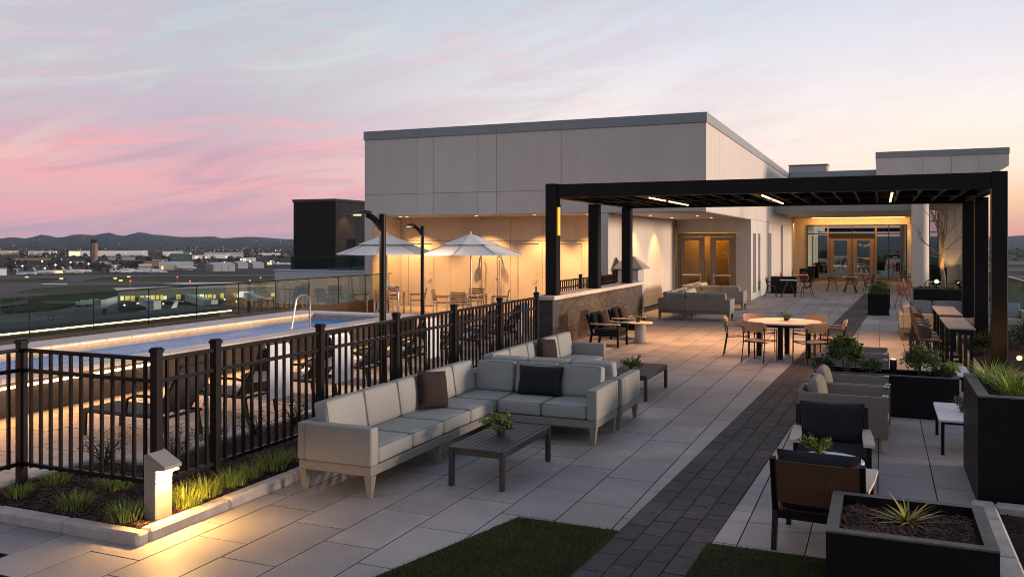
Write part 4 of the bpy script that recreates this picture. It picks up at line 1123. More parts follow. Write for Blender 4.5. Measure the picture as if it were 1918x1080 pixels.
# porch double doors
def glazed_leaf(parent, x0, x1, y, z0, z1, m, mg, st=.11, name='door', bar=None, bottom=.25):
    mb = MB(); mb.box(x0, y, z0, x0 + st, y + .05, z1, .004); mb.box(x1 - st, y, z0, x1, y + .05, z1, .004); mb.box(x0 + st, y, z1 - st, x1 - st, y + .05, z1, .004); mb.box(x0 + st, y, z0, x1 - st, y + .05, z0 + bottom, .004)
    d = mb.build(name, m, parent)
    mb = MB(); mb.box(x0 + st, y + .02, z0 + bottom, x1 - st, y + .03, z1 - st); mb.build('pane', mg, d, smooth=0)
    if bar:
        s = bar; hx = x1 - st * .5 if s > 0 else x0 + st * .5
        mb = MB(); mb.box(x0 + .06, y - .075, .98, x1 - .06, y - .035, 1.06, .01); mb.box(hx - .03, y - .075, .86, hx + .03, y - .002, 1.10, .008); mb.tube([(hx, y - .02, .9), (hx, y - .07, .82), (hx, y - .07, .70)], .012, 8); mb.build('handle', M['steel'], d)
    return d
y = 36.5
mb = MB(); mb.box(-7.91, y - .02, 0, -7.80, y + .12, 2.76, .005); mb.box(-5.62, y - .02, 0, -5.51, y + .12, 2.76, .005); mb.box(-7.80, y - .02, 2.63, -5.62, y + .12, 2.76, .005)
mb.box(-6.85, y, 0, -6.80, y + .1, 2.63); mb.box(-6.55, y, 0, -6.50, y + .1, 2.63); mb.build('door_frame', M['doorframe'], PV)
mb = MB(); mb.box(-6.80, y + .04, .02, -6.55, y + .05, 2.63); mb.build('pane', M['glass_door'], PV, smooth=0)
glazed_leaf(PV, -7.79, -6.86, y + .02, .01, 2.62, M['doorframe'], M['glass_door'], bar=1, st=.16)['label'] = 'bronze framed amber glass door, left leaf of the porch'
glazed_leaf(PV, -6.49, -5.63, y + .02, .01, 2.62, M['doorframe'], M['glass_door'], bar=-1, st=.16)['label'] = 'bronze framed amber glass door, right leaf of the porch'
M['lobby'] = mat('lobby_wall', (.30, .21, .07), .8, var=.2, scale=2)
mb = MB(); mb.box(-8.2, 37.35, 0, -5.0, 37.45, 3.3); mb.box(-8.2, 36.66, 3.0, -5.0, 37.35, 3.05); mb.build('lobby_wall', M['lobby'], PV, smooth=0)
area('lobby_lamp', (-6.7, 36.9, 2.95), (-6.7, 37.2, 0), 50, 2, .2, (1, .70, .22))
# recessed downlights
def downlight(x, y, z, power, tgt=None, size=62, col=None):
    mb = MB(); mb.lathe([(0, 0), (.055, 0), (.055, .008)], 14, x, y, z - .014); o = mb.build('downlight', M['downlight'], PV)
    spot('downlight_lamp', (x, y, z - .04), tgt or (x, y, 0), power, col or (1.0, .60, .24), size, .6, .03)
for x in (-15.9, -13.1, -10.9, -9.0): downlight(x, 27.55, SZ, 500, (x, 28.1, 0), 100, (1, .48, .15))
downlight(-16.2, 27.6, SZ, 60, (-16.5, 28.2, 0.4), 70)
for x, y, p in ((-7.35, 29.5, 230), (-7.3, 32.6, 260), (-5.9, 30.4, 80), (-6.0, 33.6, 140)): downlight(x, y, SZ, p, (x - .2, y + .3, 0), 100, (1, .50, .17))

# outdoor showers
def shower(x, label, s):
    t = thing('outdoor_shower', label, 'shower', (x, 28.5, 0), 0, 'steel outdoor showers on the pool wall')
    mb = MB(); mb.tube([(x, 28.5, .25), (x, 28.5, 2.12), (x, 28.44, 2.18), (x, 28.30, 2.18), (x, 28.2, 2.12)], .018, 8); mb.build('riser', M['steel'], t, smooth=60)
    mb = MB(); mb.lathe([(.018, .05), (.03, .03), (.085, .012), (.085, 0)], 16, x, 28.18, 2.05); mb.build('shower_head', M['loungermetal'], t)
    mb = MB(); mb.lathe([(.05, 0), (.05, .015), (.02, .02), (.02, .06)], 14, M=T(x, 28.47, 1.05) @ Matrix.Rotation(pi / 2, 4, 'X')); mb.lathe([(.04, 0), (.04, .015), (.015, .02), (.015, .05)], 14, M=T(x, 28.47, .62) @ Matrix.Rotation(pi / 2, 4, 'X')); mb.build('valve', M['steel'], t)
    mb = MB(); mb.tube([(x + s * .16, 28.50, .3), (x + s * .16, 28.50, 1.78), (x + s * .08, 28.5, 1.8)], .012, 8); mb.build('hand_rail', M['steel'], t)
shower(-13.36, 'left steel outdoor shower, seen under the right umbrella', 1)
shower(-12.92 + .2, 'right steel outdoor shower, seen right of the umbrella pole', 1)

# ------------------------------------------------------------------ glazed entrance wing at the far end
W = thing('entrance_wing', 'low glazed entrance wing at the far end with lit canopy and raised roof block', 'building', (0, 57, 0))
WY = 57.0
mb = MB(); mb.box(BX1 + .002, 44.6, 3.88, 1.75, WY, 4.62, .01); mb.build('canopy', M['soffit'], W)
mb = MB(); mb.box(BX1 + .002, 44.57, 3.885, 1.75, 44.598, 4.7); mb.build('fascia', M['cap'], W)
mb = MB(); 
for a, b in ((-4.9, -2.4), (-2.4, 0.5), (.5, 4.0), (4.0, 4.75)): mb.box(a + .006, BY1 + .0, 4.63, b - .006, BY1 + .03, 6.12)
mb.build('upper_wall', M['facade'], W, smooth=0)
mb = MB(); mb.box(-4.88, BY1 + .032, 4.63, 4.73, 62, 6.1); mb.build('roof', M['facade_joint'], W, smooth=0)
mb = MB(); mb.box(-4.868, BY1 - .03, 6.12, 4.75, BY1 + .2, 6.42, .005); mb.build('parapet_cap', M['cap'], W)
mb = MB(); P = [(-.2, 6.28), (-.2, 5.3), (4.3, 5.3), (5.17, 5.75), (5.17, 6.28)]
n = len(P); vs = [(x, 43.5, z) for x, z in P] + [(x, 60, z) for x, z in P]
mb.add(vs, [tuple(range(n))[::-1], tuple(range(n, 2 * n))] + [(i, (i + 1) % n, n + (i + 1) % n, n + i) for i in range(n)][::-1]); rb = mb.build('roof_block', M['facade'], W, smooth=20)
mb = MB(); mb.box(-.23, 43.46, 6.28, 5.2, 60.02, 6.55, .006); mb.build('parapet_cap', M['cap'], rb)
mb = MB()
for x in (1.75, 2.92, 4.0): mb.box(x - .006, 43.497, 5.3, x + .006, 43.51, 6.28)
mb.build('panel_joint', M['facade_joint'], rb, smooth=0)
mb = MB(); mb.lathe([(.37, 0), (.37, 5.3)], 40, 1.66, 44.0, 0); mb.build('column', M['facade'], W, smooth=60)
# walls round the glass
mb = MB()
panels(mb, 'Y', WY, [-5.2, -4.25], [0, 1.6, 3.88], -1); panels(mb, 'X', -4.92, [52.3, 54.6, 57.0], [0, 3.4, 3.88], 1); panels(mb, 'Y', WY, [-4.25, 1.6], [3.45, 3.88], -1); panels(mb, 'Y', WY, [1.41, 1.95, 2.62], [0, 3.45], -1)
panels(mb, 'Y', WY, [2.62, 3.14], [4.35, 5.3], -1); panels(mb, 'Y', WY, [2.62, 3.14], [0, .75], -1); panels(mb, 'Y', WY, [3.14, 4.0, 4.75], [0, 2.0, 5.3], -1)
mb.build('wall', M['facade'], W, smooth=0)
mb = MB(); mb.box(-5.2, WY + .031, 3.46, 4.73, 62, 4.62); mb.box(4.6, WY + .031, 0, 4.73, 62, 3.46); mb.box(-5.2, 61.9, 0, 4.6, 62, 3.46); mb.box(-5.2, WY + .031, 0, -4.27, 61.9, 3.46); mb.build('wall_core', M['lobby'], W, smooth=0)
mb = MB(); mb.box(-4.26, WY + .1, -.02, 4.6, 61.9, .012); mb.build('interior_floor', mat('interior_floor', (.30, .22, .12), .3), W, smooth=0)
XS = [-4.23, -2.98, -.30, .44, 1.12, 1.41]
mb = MB()
for x in XS: mb.box(x - .03, WY - .03, 0, x + .03, WY + .09, 3.45, .003)
for z in (3.42, 2.90, .14):
    for a, b in zip(XS, XS[1:]):
        if a == -2.98 and z == .14: continue
        mb.box(a + .03, WY - .025, z - .03, b - .03, WY + .08, z + .03)
mb.box(-1.63 - .02, WY - .02, 2.93, -1.63 + .02, WY + .07, 3.39)
gf = mb.build('window_frame', M['mullion'], W)
mb = MB()
for a, b in zip(XS, XS[1:]):
    if a == -2.98: mb.box(a + .03, WY + .01, 2.93, -1.65, WY + .02, 3.39); mb.box(-1.61, WY + .01, 2.93, b - .03, WY + .02, 3.39)
    else: mb.box(a + .03, WY + .01, .17, b - .03, WY + .02, 2.87); mb.box(a + .03, WY + .01, 2.93, b - .03, WY + .02, 3.39)
mb.build('pane', M['glass_front'], gf, smooth=0)
# warm bronze jambs that frame the glazing bays
mb = MB(); mb.box(-4.32, WY - .05, 0, -4.24, WY + .1, 3.46, .004); mb.box(-3.06, WY - .06, 0, -2.96, WY + .1, 3.40, .004); mb.box(-.34, WY - .06, 0, -.22, WY + .1, 3.40, .004); mb.box(-4.2, WY - .05, .01, -3.06, WY + .1, .13); mb.box(-.2, WY - .05, .01, 1.4, WY + .1, .13)
mb.build('door_frame', M['doorframe'], W)
for a, b, s in ((-2.94, -1.66, 1), (-1.60, -.36, -1)): glazed_leaf(W, a, b, WY, .02, 2.74, M['doorframe'], M['glass_front'], st=.26, bottom=.3)['label'] = 'bronze framed glass entrance door, %s leaf' % ('left' if s > 0 else 'right')
mb = MB(); mb.box(-2.95, WY - .12, 2.76, -.35, WY + .05, 2.87, .006); mb.build('door_closer', M['mullion'], W)
mb = MB()
for s in (-1.80, -1.48): mb.tube([(s, WY - .07, .75), (s, WY - .07, 1.35)], .016, 8)
mb.build('handle', M['steel'], W)
mb = MB(); mb.box(2.62, WY, .75, 2.68, WY + .08, 4.35); mb.box(3.08, WY, .75, 3.14, WY + .08, 4.35)
for z in (.75, 2.95, 3.6, 4.29): mb.box(2.68, WY, z, 3.08, WY + .08, z + .06)
wf = mb.build('window', M['mullion'], W); mb = MB(); mb.box(2.68, WY + .03, .81, 3.08, WY + .04, 4.29); mb.build('pane', M['glass_front'], wf, smooth=0)
mb = MB(); mb.box(-3.9, WY - .90, 3.855, 1.3, WY - .80, 3.876); mb.build('cove_light', M['led'], W)
strip_light('cove_lamp', (-4.0, WY - .85, 3.84), (1.5, WY - .85, 3.84), (0, .62, -1), 105, .08, (1.0, .45, .11))
spot('jamb_lamp', (1.3, WY - .9, 3.7), (1.6, WY + .1, 1.6), 60, (1.0, .52, .13), 75)
spot('jamb_lamp', (-4.75, WY - 1.4, 3.7), (-4.9, WY - 1.5, 0), 60, (1.0, .55, .18), 95)
# interior: counter, lamps
mb = MB(); mb.box(-.1, 59.6, 0, 4.2, 60.1, 1.02, .02); mb.build('counter', mat('bar_counter', (.35, .2, .06), .5), W)
mb = MB(); mb.box(-.1, 59.5, 1.02, 4.2, 60.15, 1.07); mb.build('counter_top', mat('counter_glow', (.7, .5, .2), .4), W)
mb = MB()
for x, z in ((-1.25, 2.1), (-.95, 2.05), (-.72, 2.12)): mb.lathe([(0, 0), (.1, .03), (.13, .1), (.05, .18), (0, .19)], 12, x, 60.6, z)
mb.build('pendant_lamp', M['interior'], W)
area('interior_lamp', (-2, 59.5, 3.4), (-2, 59.5, 0), 22, 4, 2, (1, .68, .30)); area('interior_lamp', (2, 59.6, 3.3), (2, 59.8, 0), 30, 3, 1, (1, .62, .2))

# ------------------------------------------------------------------ lower wing on the left with parapet and glass rail, dark stair tower
LW = thing('side_wing', 'pale panelled parapet of the lower side wing, left of the pavilion', 'building', (-20, 28, 0))
mb = MB(); panels(mb, 'Y', 28, [-22.2, -20.3, -18.6, -17.12], [-8, .55, 1.26], -1); panels(mb, 'X', -22.2, [28.03, 34, 40, 50], [-8, 1.26], -1); mb.build('wall', M['white_panel'], LW, smooth=0)
mb = MB(); mb.box(-22.17, 28.03, GROUND, -17.13, 50, 1.22); mb.build('wall_core', M['facade_joint'], LW, smooth=0)
mb = MB(); mb.box(-22.23, 27.97, 1.262, -17.11, 28.4, 1.30, .004); mb.build('parapet_cap', M['white_panel'], LW)
gb = thing('glass_balustrade', 'short green glass balustrade on the side wing parapet, below the dark tower', 'balustrade', (-19.5, 28.7, 1.3))
for i in range(5): mb = MB(); mb.box(-21.9 + .95 * i, 28.7, 1.23, -20.97 + .95 * i, 28.712, 1.80); mb.build('glass_pane', M['glass_green'], gb, smooth=0)
mb = MB(); mb.box(-21.93, 28.68, 1.80, -17.12, 28.74, 1.83)
for i in range(6): mb.box(-21.92 + .95 * i, 28.69, 1.22, -21.90 + .95 * i, 28.73, 1.80)
mb.build('rail', M['mullion'], gb)
TW = thing('stair_tower', 'dark windowless stair tower rising behind the side wing', 'building', (-29, 40, 0))
M['darkclad'] = mat('black_cladding', (.010, .010, .011), .55, var=.2, scale=2, spec=.3); M['brownclad'] = mat('brown_cladding', (.085, .062, .045), .6, var=.25, scale=1.5)
mb = MB(); mb.box(-30.4, 40, GROUND, -27.63, 46.5, 4.62); mb.build('wall', M['darkclad'], TW, smooth=0)
mb = MB(); panels(mb, 'X', -27.6, [40.03, 41.6, 43.4, 46.5], [-2, 1.2, 2.6, 4.62], 1, holes=[(41.1, .9, 42.0, 2.55)]); mb.build('side_wall', M['brownclad'], TW, smooth=0)
mb = MB(); mb.box(-30.45, 39.95, 4.62, -27.55, 46.55, 4.78, .01); mb.build('parapet_cap', M['brownclad'], TW)
mb = MB(); mb.box(-27.66, 41.1, .9, -27.64, 42.0, 2.55); mb.build('doorway', M['lobby'], TW, smooth=0)
spot('tower_lamp', (-26.9, 40.9, 4.2), (-27.65, 40.9, 2), 40, (1, .58, .22), 90)

ux0, uz = AY(1477, 309, 58); ux1, _ = AY(1551, 309, 58)
t = thing('rooftop_unit', 'white rooftop equipment box behind the parapet, between pavilion and roof block', 'equipment', ((ux0 + ux1) / 2, 58, 6))
mb = MB(); mb.box(ux0, 58, 6.1, ux1, 59.6, uz - .06, .08); mb.build('casing', M['a_unit'] if 'a_unit' in M else M['drum'], t)
mb = MB(); mb.box(ux0 - .03, 57.97, uz - .06, ux1 + .03, 59.63, uz, .03); mb.build('lid', M['drum'], t)
# ------------------------------------------------------------------ brick wall and pergola
bwl = thing('brick_wall', 'low brown brick wall with pale stone coping under the pergola posts', 'wall', (-7, 22, 0))
WX0, WX1, WYA, WYB = -7.20, -6.86, 18.45, 26.5
mb = MB(); mb.box(WX0, WYA + .02, 0, WX1, WYB, 1.08); mb.build('brickwork', M['brick'], bwl, smooth=0)
mb = MB(); mb.box(WX0 - .004, WYA, 0, WX1 + .004, WYA + .36, 1.078); mb.build('end_pier', M['darkbrick'], bwl, smooth=0)
mb = MB()
for i in range(9): mb.box(WX0 - .07, WYA - .06 + .908 * i + .002, 1.08, WX1 + .07, WYA - .06 + .908 * (i + 1) - .002, 1.175, .008)
mb.build('coping', M['coping'], bwl)
pg = thing('pergola', 'large black steel pergola with slatted roof over the middle of the terrace', 'pergola', (-2.4, 22, 0))
LX, RX = -6.99, 2.07; YF, YM, YB = 18.82, 22.0, 25.2; PT = 3.74; s = .135
for y in (YF, YM, YB):
    for x, z0 in ((LX, 1.175), (RX, 0)):
        mb = MB(); mb.box(x - s, y - s, z0, x + s, y + s, PT if y == YF else 3.40, .008); mb.box(x - s - .03, y - s - .03, z0, x + s + .03, y + s + .03, z0 + .015)
        mb.build('post', M['pergola'], pg)
mb = MB(); b0, b1 = 3.42, 3.725
for y in (YF,): mb.box(LX + s, y - .09, b0, RX - s, y + .09, b1, .004)
mb.box(LX - s, YB - .1, b0 - .02, RX + s, YB + .1, b1, .004)
for x in (LX, RX): mb.box(x - .09, YF + s, b0, x + .09, YB - .1, b1, .004)
mb.build('beam', M['pergola'], pg)
mb = MB(); mb.box(LX + .09, YM - .06, b0 + .03, RX - .09, YM + .06, b1 - .05, .004); mb.build('cross_beam', M['pergola'], pg)
mb = MB(); n = 21
for i in range(1, n):
    x = LX + (RX - LX) * i / n
    mb.box(x - .025, YF + .09, b0 + .04, x + .025, YM - .06, b0 + .20); mb.box(x - .025, YM + .06, b0 + .04, x + .025, YB - .1, b0 + .20)
mb.build('rafter', M['pergola'], pg, smooth=0)
mb = MB(); mb.box(LX + .09, YF + .09, b0 + .205, RX - .09, YB - .1, b0 + .225); mb.build('roof', M['pergola'], pg, smooth=0)
for x in (-5.05, -2.46, .22):
    for ya, yb in ((20.2, 21.8), (22.25, 24.6)):
        mb = MB(); mb.box(x - .02, ya, b0 + .012, x + .02, yb, b0 + .038); mb.build('light_strip', M['led'], pg)
    strip_light('pergola_lamp', (x, 19.6, b0), (x, 23.2, b0), (0, -.12, -1), (90 if x < -4 else 185 if x < 0 else 70), .06, (1.0, .50, .23)).data.spread = radians(95 if x < -4 else 118)
strip_light('pergola_lamp', (-4.8, 19.5, b0), (1.5, 19.5, b0), (0, -.55, -1), 30, .06, (1.0, .52, .26))
mb = MB(); mb.box(LX + s + .001, YF - .05, 2.55, LX + s + .03, YF + .05, 3.2, .004); sl = mb.build('wall_light', M['led_amber'], pg)
mb = MB(); mb.box(LX + s + .0005, YF - .055, 3.2, LX + s + .04, YF + .055, 3.26); mb.build('light_cap', M['pergola'], sl)
# outdoor oven with pyramid hood behind the brick wall
ov = thing('outdoor_oven', 'grey metal outdoor oven with pyramid hood behind the brick wall', 'oven', (-7.52, 27.6, 0))
mb = MB(); mb.box(-7.88, 27.25, 0, -7.18, 27.95, 1.5, .01); mb.build('body', M['steelsatin'], ov)
cx, cyy = -7.53, 27.6
mb = MB(); mb.lathe([(.70, 1.52), (.72, 1.55), (.18, 1.92), (.0, 1.93)], 4, M=T(cx, cyy, 0) @ Rz(pi / 4)); mb.build('hood', M['steelsatin'], ov, smooth=20)
spot('oven_lamp', (-7.05, 28.0, 2.6), (-7.5, 28.2, .6), 25, (1, .55, .18), 80)
# ------------------------------------------------------------------ sectional sofas
def sofa_module(t, Mx, L, D, arms, seats, backs, fab, legx, frame='sofaframe', panel='sofapanel', bfab=None, hs=.455, hb=.83, end=''):
    zb0, zb1, za = .205, .295, .655
    mb = MB(); mb.box(.012, .012, zb0, L - .012, D - .012, zb1, .006, Mx); mb.build('base_frame', M[frame], t)
    mb = MB(); mb.box(0, 0, zb1 + .002, L, .085, za, .012, Mx); mb.build('back_panel', M[panel], t)
    for k, x in (('l', 0.0), ('r', L - .13)):
        if arms[0 if k == 'l' else 1]:
            mb = MB(); mb.box(x, .087, zb1 + .002, x + .13, D, za, .012, Mx); mb.build('armrest', M[panel], t)
    if end: x = 0 if end == 'l' else L - .085; mb = MB(); mb.box(x, .087, zb1 + .002, x + .085, D, za, .012, Mx); mb.build('back_panel', M[panel], t)
    for a, b in seats:
        mb = MB(); mb.rbox(a + .006, .09, zb1 + .004, b - .006, D - .012, hs, .026, .007, 8, Mx); cu = mb.build('seat_cushion', M[fab], t, smooth=70)
        mb = MB(); e = .013; mb.tube([Mx @ Vector(p) for p in ((a + e, .1, hs - .004), (b - e, .1, hs - .004), (b - e, D - .021, hs - .006), (a + e, D - .021, hs - .006), (a + e, .1, hs - .004))], .0055, 6); mb.build('piping', M['piping'] if fab == 'fabric' else M[fab], cu)
    for a, b in backs:
        Mb = Mx @ T((a + b) / 2, .185, (hs + hb) / 2 + .005) @ Matrix.Rotation(radians(9), 4, 'X')
        mb = MB(); mb.rbox(-(b - a) / 2 + .006, -.085, -(hb - hs) / 2 - .01, (b - a) / 2 - .006, .085, (hb - hs) / 2, .03, .009, 8, Mb); cu = mb.build('back_cushion', M[bfab or fab], t, smooth=70)
        u = (b - a) / 2 - .014; v0 = -(hb - hs) / 2 + .0; v1 = (hb - hs) / 2 - .008; mb = MB(); mb.tube([Mb @ Vector(p) for p in ((-u, .076, v0), (-u, .076, v1), (u, .076, v1), (u, .076, v0))], .0055, 6); mb.build('piping', M['piping'] if fab == 'fabric' else M[bfab or fab], cu)
    for x in legx:
        for y in (.05, D - .05):
            mb = MB(); p = Mx @ Vector((x, y, zb0 + .001)); q = Mx @ Vector((x, y, 0)); mb.bar(p, q, .085, .085, w2=.04, h2=.04); mb.build('leg', M[frame], t)
def split(a, b, n): return [(a + (b - a) * i / n, a + (b - a) * (i + 1) / n) for i in range(n)]
def sectional(name, label, x0, y0, near_arm, far_arm, back_near, lenY, lenX, fab='fabric', bfab=None, group=None, panel='sofapanel', frame='sofaframe'):
    """L of seats: one run along the back side x0 (seats look towards +x), one run along y; back_near: the second run's back is the near side"""
    t = thing(name, label, 'sofa', (x0 + .9, y0 + lenY / 2, 0), 0, group)
    D = .84; DB = .88
    Ma = T(x0, y0 + lenY, 0) @ Rz(-pi / 2)
    c = .86
    if back_near:     # corner at the near end of the y-run
        seats = split(.14 if far_arm else .01, lenY - c, 4 if lenY > 3 else 3) + [(lenY - c, lenY - .09)]
        backs = seats[:-1] + [(lenY - c, lenY - .27)]
        sofa_module(t, Ma, lenY, D, (far_arm, 0), seats, backs, fab, [.06, lenY * .42, lenY - .06], frame, panel, bfab, end='r')
        Mb = T(x0 + D + .004, y0, 0); L = lenX - D
        sofa_module(t, Mb, L, DB, (0, 1), split(.005, L - .135, 2), [(-.56, -.02)] + split(.0, L - .14, 2), fab, [.05, L - .06], frame, panel, bfab)
    else:             # corner at the far end
        seats = [(.09, c)] + split(c, lenY - (.14 if near_arm else .01), 4 if lenY > 3 else 3)
        backs = [(.27, c)] + seats[1:]
        sofa_module(t, Ma, lenY, D, (0, near_arm), seats, backs, fab, [.06, lenY * .62, lenY - .06], frame, panel, bfab, end='l')
        Mb = T(x0 + lenX, y0 + lenY, 0) @ Rz(pi); L = lenX - D - .004
        sofa_module(t, Mb, L, DB, (1, 0), split(.135, L - .005, 2), split(.14, L, 2) + [(L + .02, L + .56)], fab, [.06, L - .05], frame, panel, bfab)
    return t
G1 = 'grey sectional sofas on the terrace'
sectional('sectional_sofa', 'large grey sectional sofa in front, along the black fence, with two dark pillows', -5.21, 6.91, 1, 0, False, 3.70, 2.15, group=G1)
sectional('sectional_sofa', 'grey sectional sofa behind the front one, its back turned to it', -5.21, 10.72, 0, 1, True, 3.70, 2.17, group=G1)
sectional('sectional_sofa', 'grey sectional sofa in the lit porch, nearer of two, seen from behind', -6.38, 26.55, 0, 1, True, 3.4, 2.2, group=G1)
sectional('sectional_sofa', 'grey sectional sofa in the lit porch right before the amber doors', -6.75, 31.2, 0, 1, True, 3.2, 2.3, group=G1)
sectional('sectional_sofa', 'beige sectional sofa with slate blue back cushions beyond the bar tables', .42, 23.2, 1, 0, False, 2.6, 3.0, fab='beige', bfab='blue_fabric', panel='beige')
def pillow(x, y, z, w, h, th, rz, tilt, m, label, roll=0):
    t = thing('throw_pillow', label, 'pillow', (x, y, z), 0)
    mb = MB(); mb.pillow(w, h, th, Rz(rz) @ Matrix.Rotation(tilt, 4, 'X') @ Matrix.Rotation(roll, 4, 'Y') @ T(0, 0, h / 2)); mb.build('cushion', M[m], t, local=True, smooth=80); return t
pillow(-4.78, 8.92, .455, .45, .45, .15, radians(72), radians(-14), 'brownpillow', 'square brown pillow leaning on the long side of the front sofa', .12)
pillow(-3.98, 10.22, .455, .60, .38, .15, radians(3), radians(-15), 'darkpillow', 'wide charcoal lumbar pillow on the short side of the front sofa')
pillow(-4.76, 12.65, .455, .45, .45, .15, radians(75), radians(-14), 'brownpillow', 'square brown pillow on the second sofa', .15)
for i in range(3): pillow(-5.75 - .02 * i, 28.4 + .5 * i, .455, .46, .40, .15, radians(80), radians(-16), 'pale_cushion', ('nearest', 'middle', 'farthest')[i] + ' pale pillow on the nearer porch sofa')
for i in range(2): pillow(-6.12, 32.9 + .5 * i, .455, .46, .42, .15, radians(80), radians(-16), 'pale_cushion', ('nearer', 'farther')[i] + ' pale pillow on the porch sofa by the doors')
# pale lumps on the nearer porch sofa
# ------------------------------------------------------------------ coffee tables
def coffee_table(x0, y0, x1, y1, h, label):
    t = thing('coffee_table', label, 'coffee table', ((x0 + x1) / 2, (y0 + y1) / 2, 0), 0, 'slatted charcoal coffee tables')
    mb = MB(); f = .045
    mb.box(x0, y0, h - .03, x1, y0 + f, h, .004); mb.box(x0, y1 - f, h - .03, x1, y1, h, .004); mb.box(x0, y0 + f + .002, h - .03, x0 + f, y1 - f - .002, h, .004); mb.box(x1 - f, y0 + f + .002, h - .03, x1, y1 - f - .002, h, .004)
    n = 8; a, b = x0 + f + .006, x1 - f - .006
    for i in range(n): mb.box(a + (b - a) * i / n, y0 + f + .002, h - .024, a + (b - a) * (i + 1) / n - .007, y1 - f - .002, h - .001, .003)
    mb.build('tabletop', M['slat'], t)
    mb = MB(); mb.box(x0 + .05, y0 + .012, h - .075, x1 - .05, y0 + .035, h - .031); mb.box(x0 + .05, y1 - .035, h - .075, x1 - .05, y1 - .012, h - .031); mb.box(x0 + .012, y0 + .05, h - .075, x0 + .035, y1 - .05, h - .031); mb.box(x1 - .035, y0 + .05, h - .075, x1 - .012, y1 - .05, h - .031); mb.build('apron', M['slat'], t)
    for a in (x0, x1 - .05):
        for b in (y0, y1 - .05): mb = MB(); mb.box(a, b, .004, a + .05, b + .05, h - .031, .004); mb.box(a + .008, b + .008, 0, a + .042, b + .042, .01); mb.build('leg', M['slat'], t)
coffee_table(-3.93, 7.62, -3.335, 8.92, .385, 'charcoal slatted coffee table inside the front sofa corner')
coffee_table(-3.88, 12.78, -3.24, 14.15, .385, 'charcoal slatted coffee table beside the second sofa')
def potted(x, y, z, label, seed, m='foliage', m2=None, r=.11, h=.14, n=170, L=.05, w=.024, pot=.055, spray=0):
    R = random.Random(seed); t = thing('potted_plant', label, 'plant', (x, y, z), 0)
    mb = MB(); mb.lathe([(pot * .8, 0), (pot, .055), (pot * .94, .06), (pot * .85, .052), (0, .052)], 16); mb.build('pot', M['pot'], t, local=True)
    lv = MB(); st = MB(); l2 = MB()
    for i in range(18):
        a = R.uniform(0, 2 * pi); q = r * R.uniform(.2, 1.15); e = Vector((q * cos(a), q * sin(a), .05 + h * R.uniform(.3, 1) * (1.15 - .5 * q / r)))
        st.tube([(0, 0, .05), e * .55 + Vector((0, 0, .03)), e], .0028, 4, .0012)
        for k in range(max(3, n // 18)):
            s = R.uniform(.4, 1.08); p = Vector((0, 0, .05)).lerp(e, s) + Vector((R.gauss(0, .012), R.gauss(0, .012), R.gauss(0, .01)))
            tgt = l2 if (m2 and R.random() < .4) else lv
            leaf(tgt, p, (cos(a) + R.gauss(0, .7), sin(a) + R.gauss(0, .7), R.gauss(.5, .6)), L * R.uniform(.6, 1.2), w * R.uniform(.7, 1.2), (R.gauss(0, .5), R.gauss(0, .5), 1))
    st.build('stems', M['foliage_dark'], t, local=True, smooth=0); lv.build('leaves', M[m], t, local=True, smooth=0)
    if m2: l2.build('blossom', M[m2], t, local=True, smooth=0)
    return t
potted(-3.66, 8.30, .385, 'small leafy green plant on the front coffee table', 31, 'foliage', 'foliage_lime', r=.17, h=.19, n=320, L=.06, w=.03)
potted(-3.62, 13.35, .385, 'small leafy green plant on the second coffee table', 32, 'foliage', r=.17, h=.17, n=260, L=.06, w=.03)

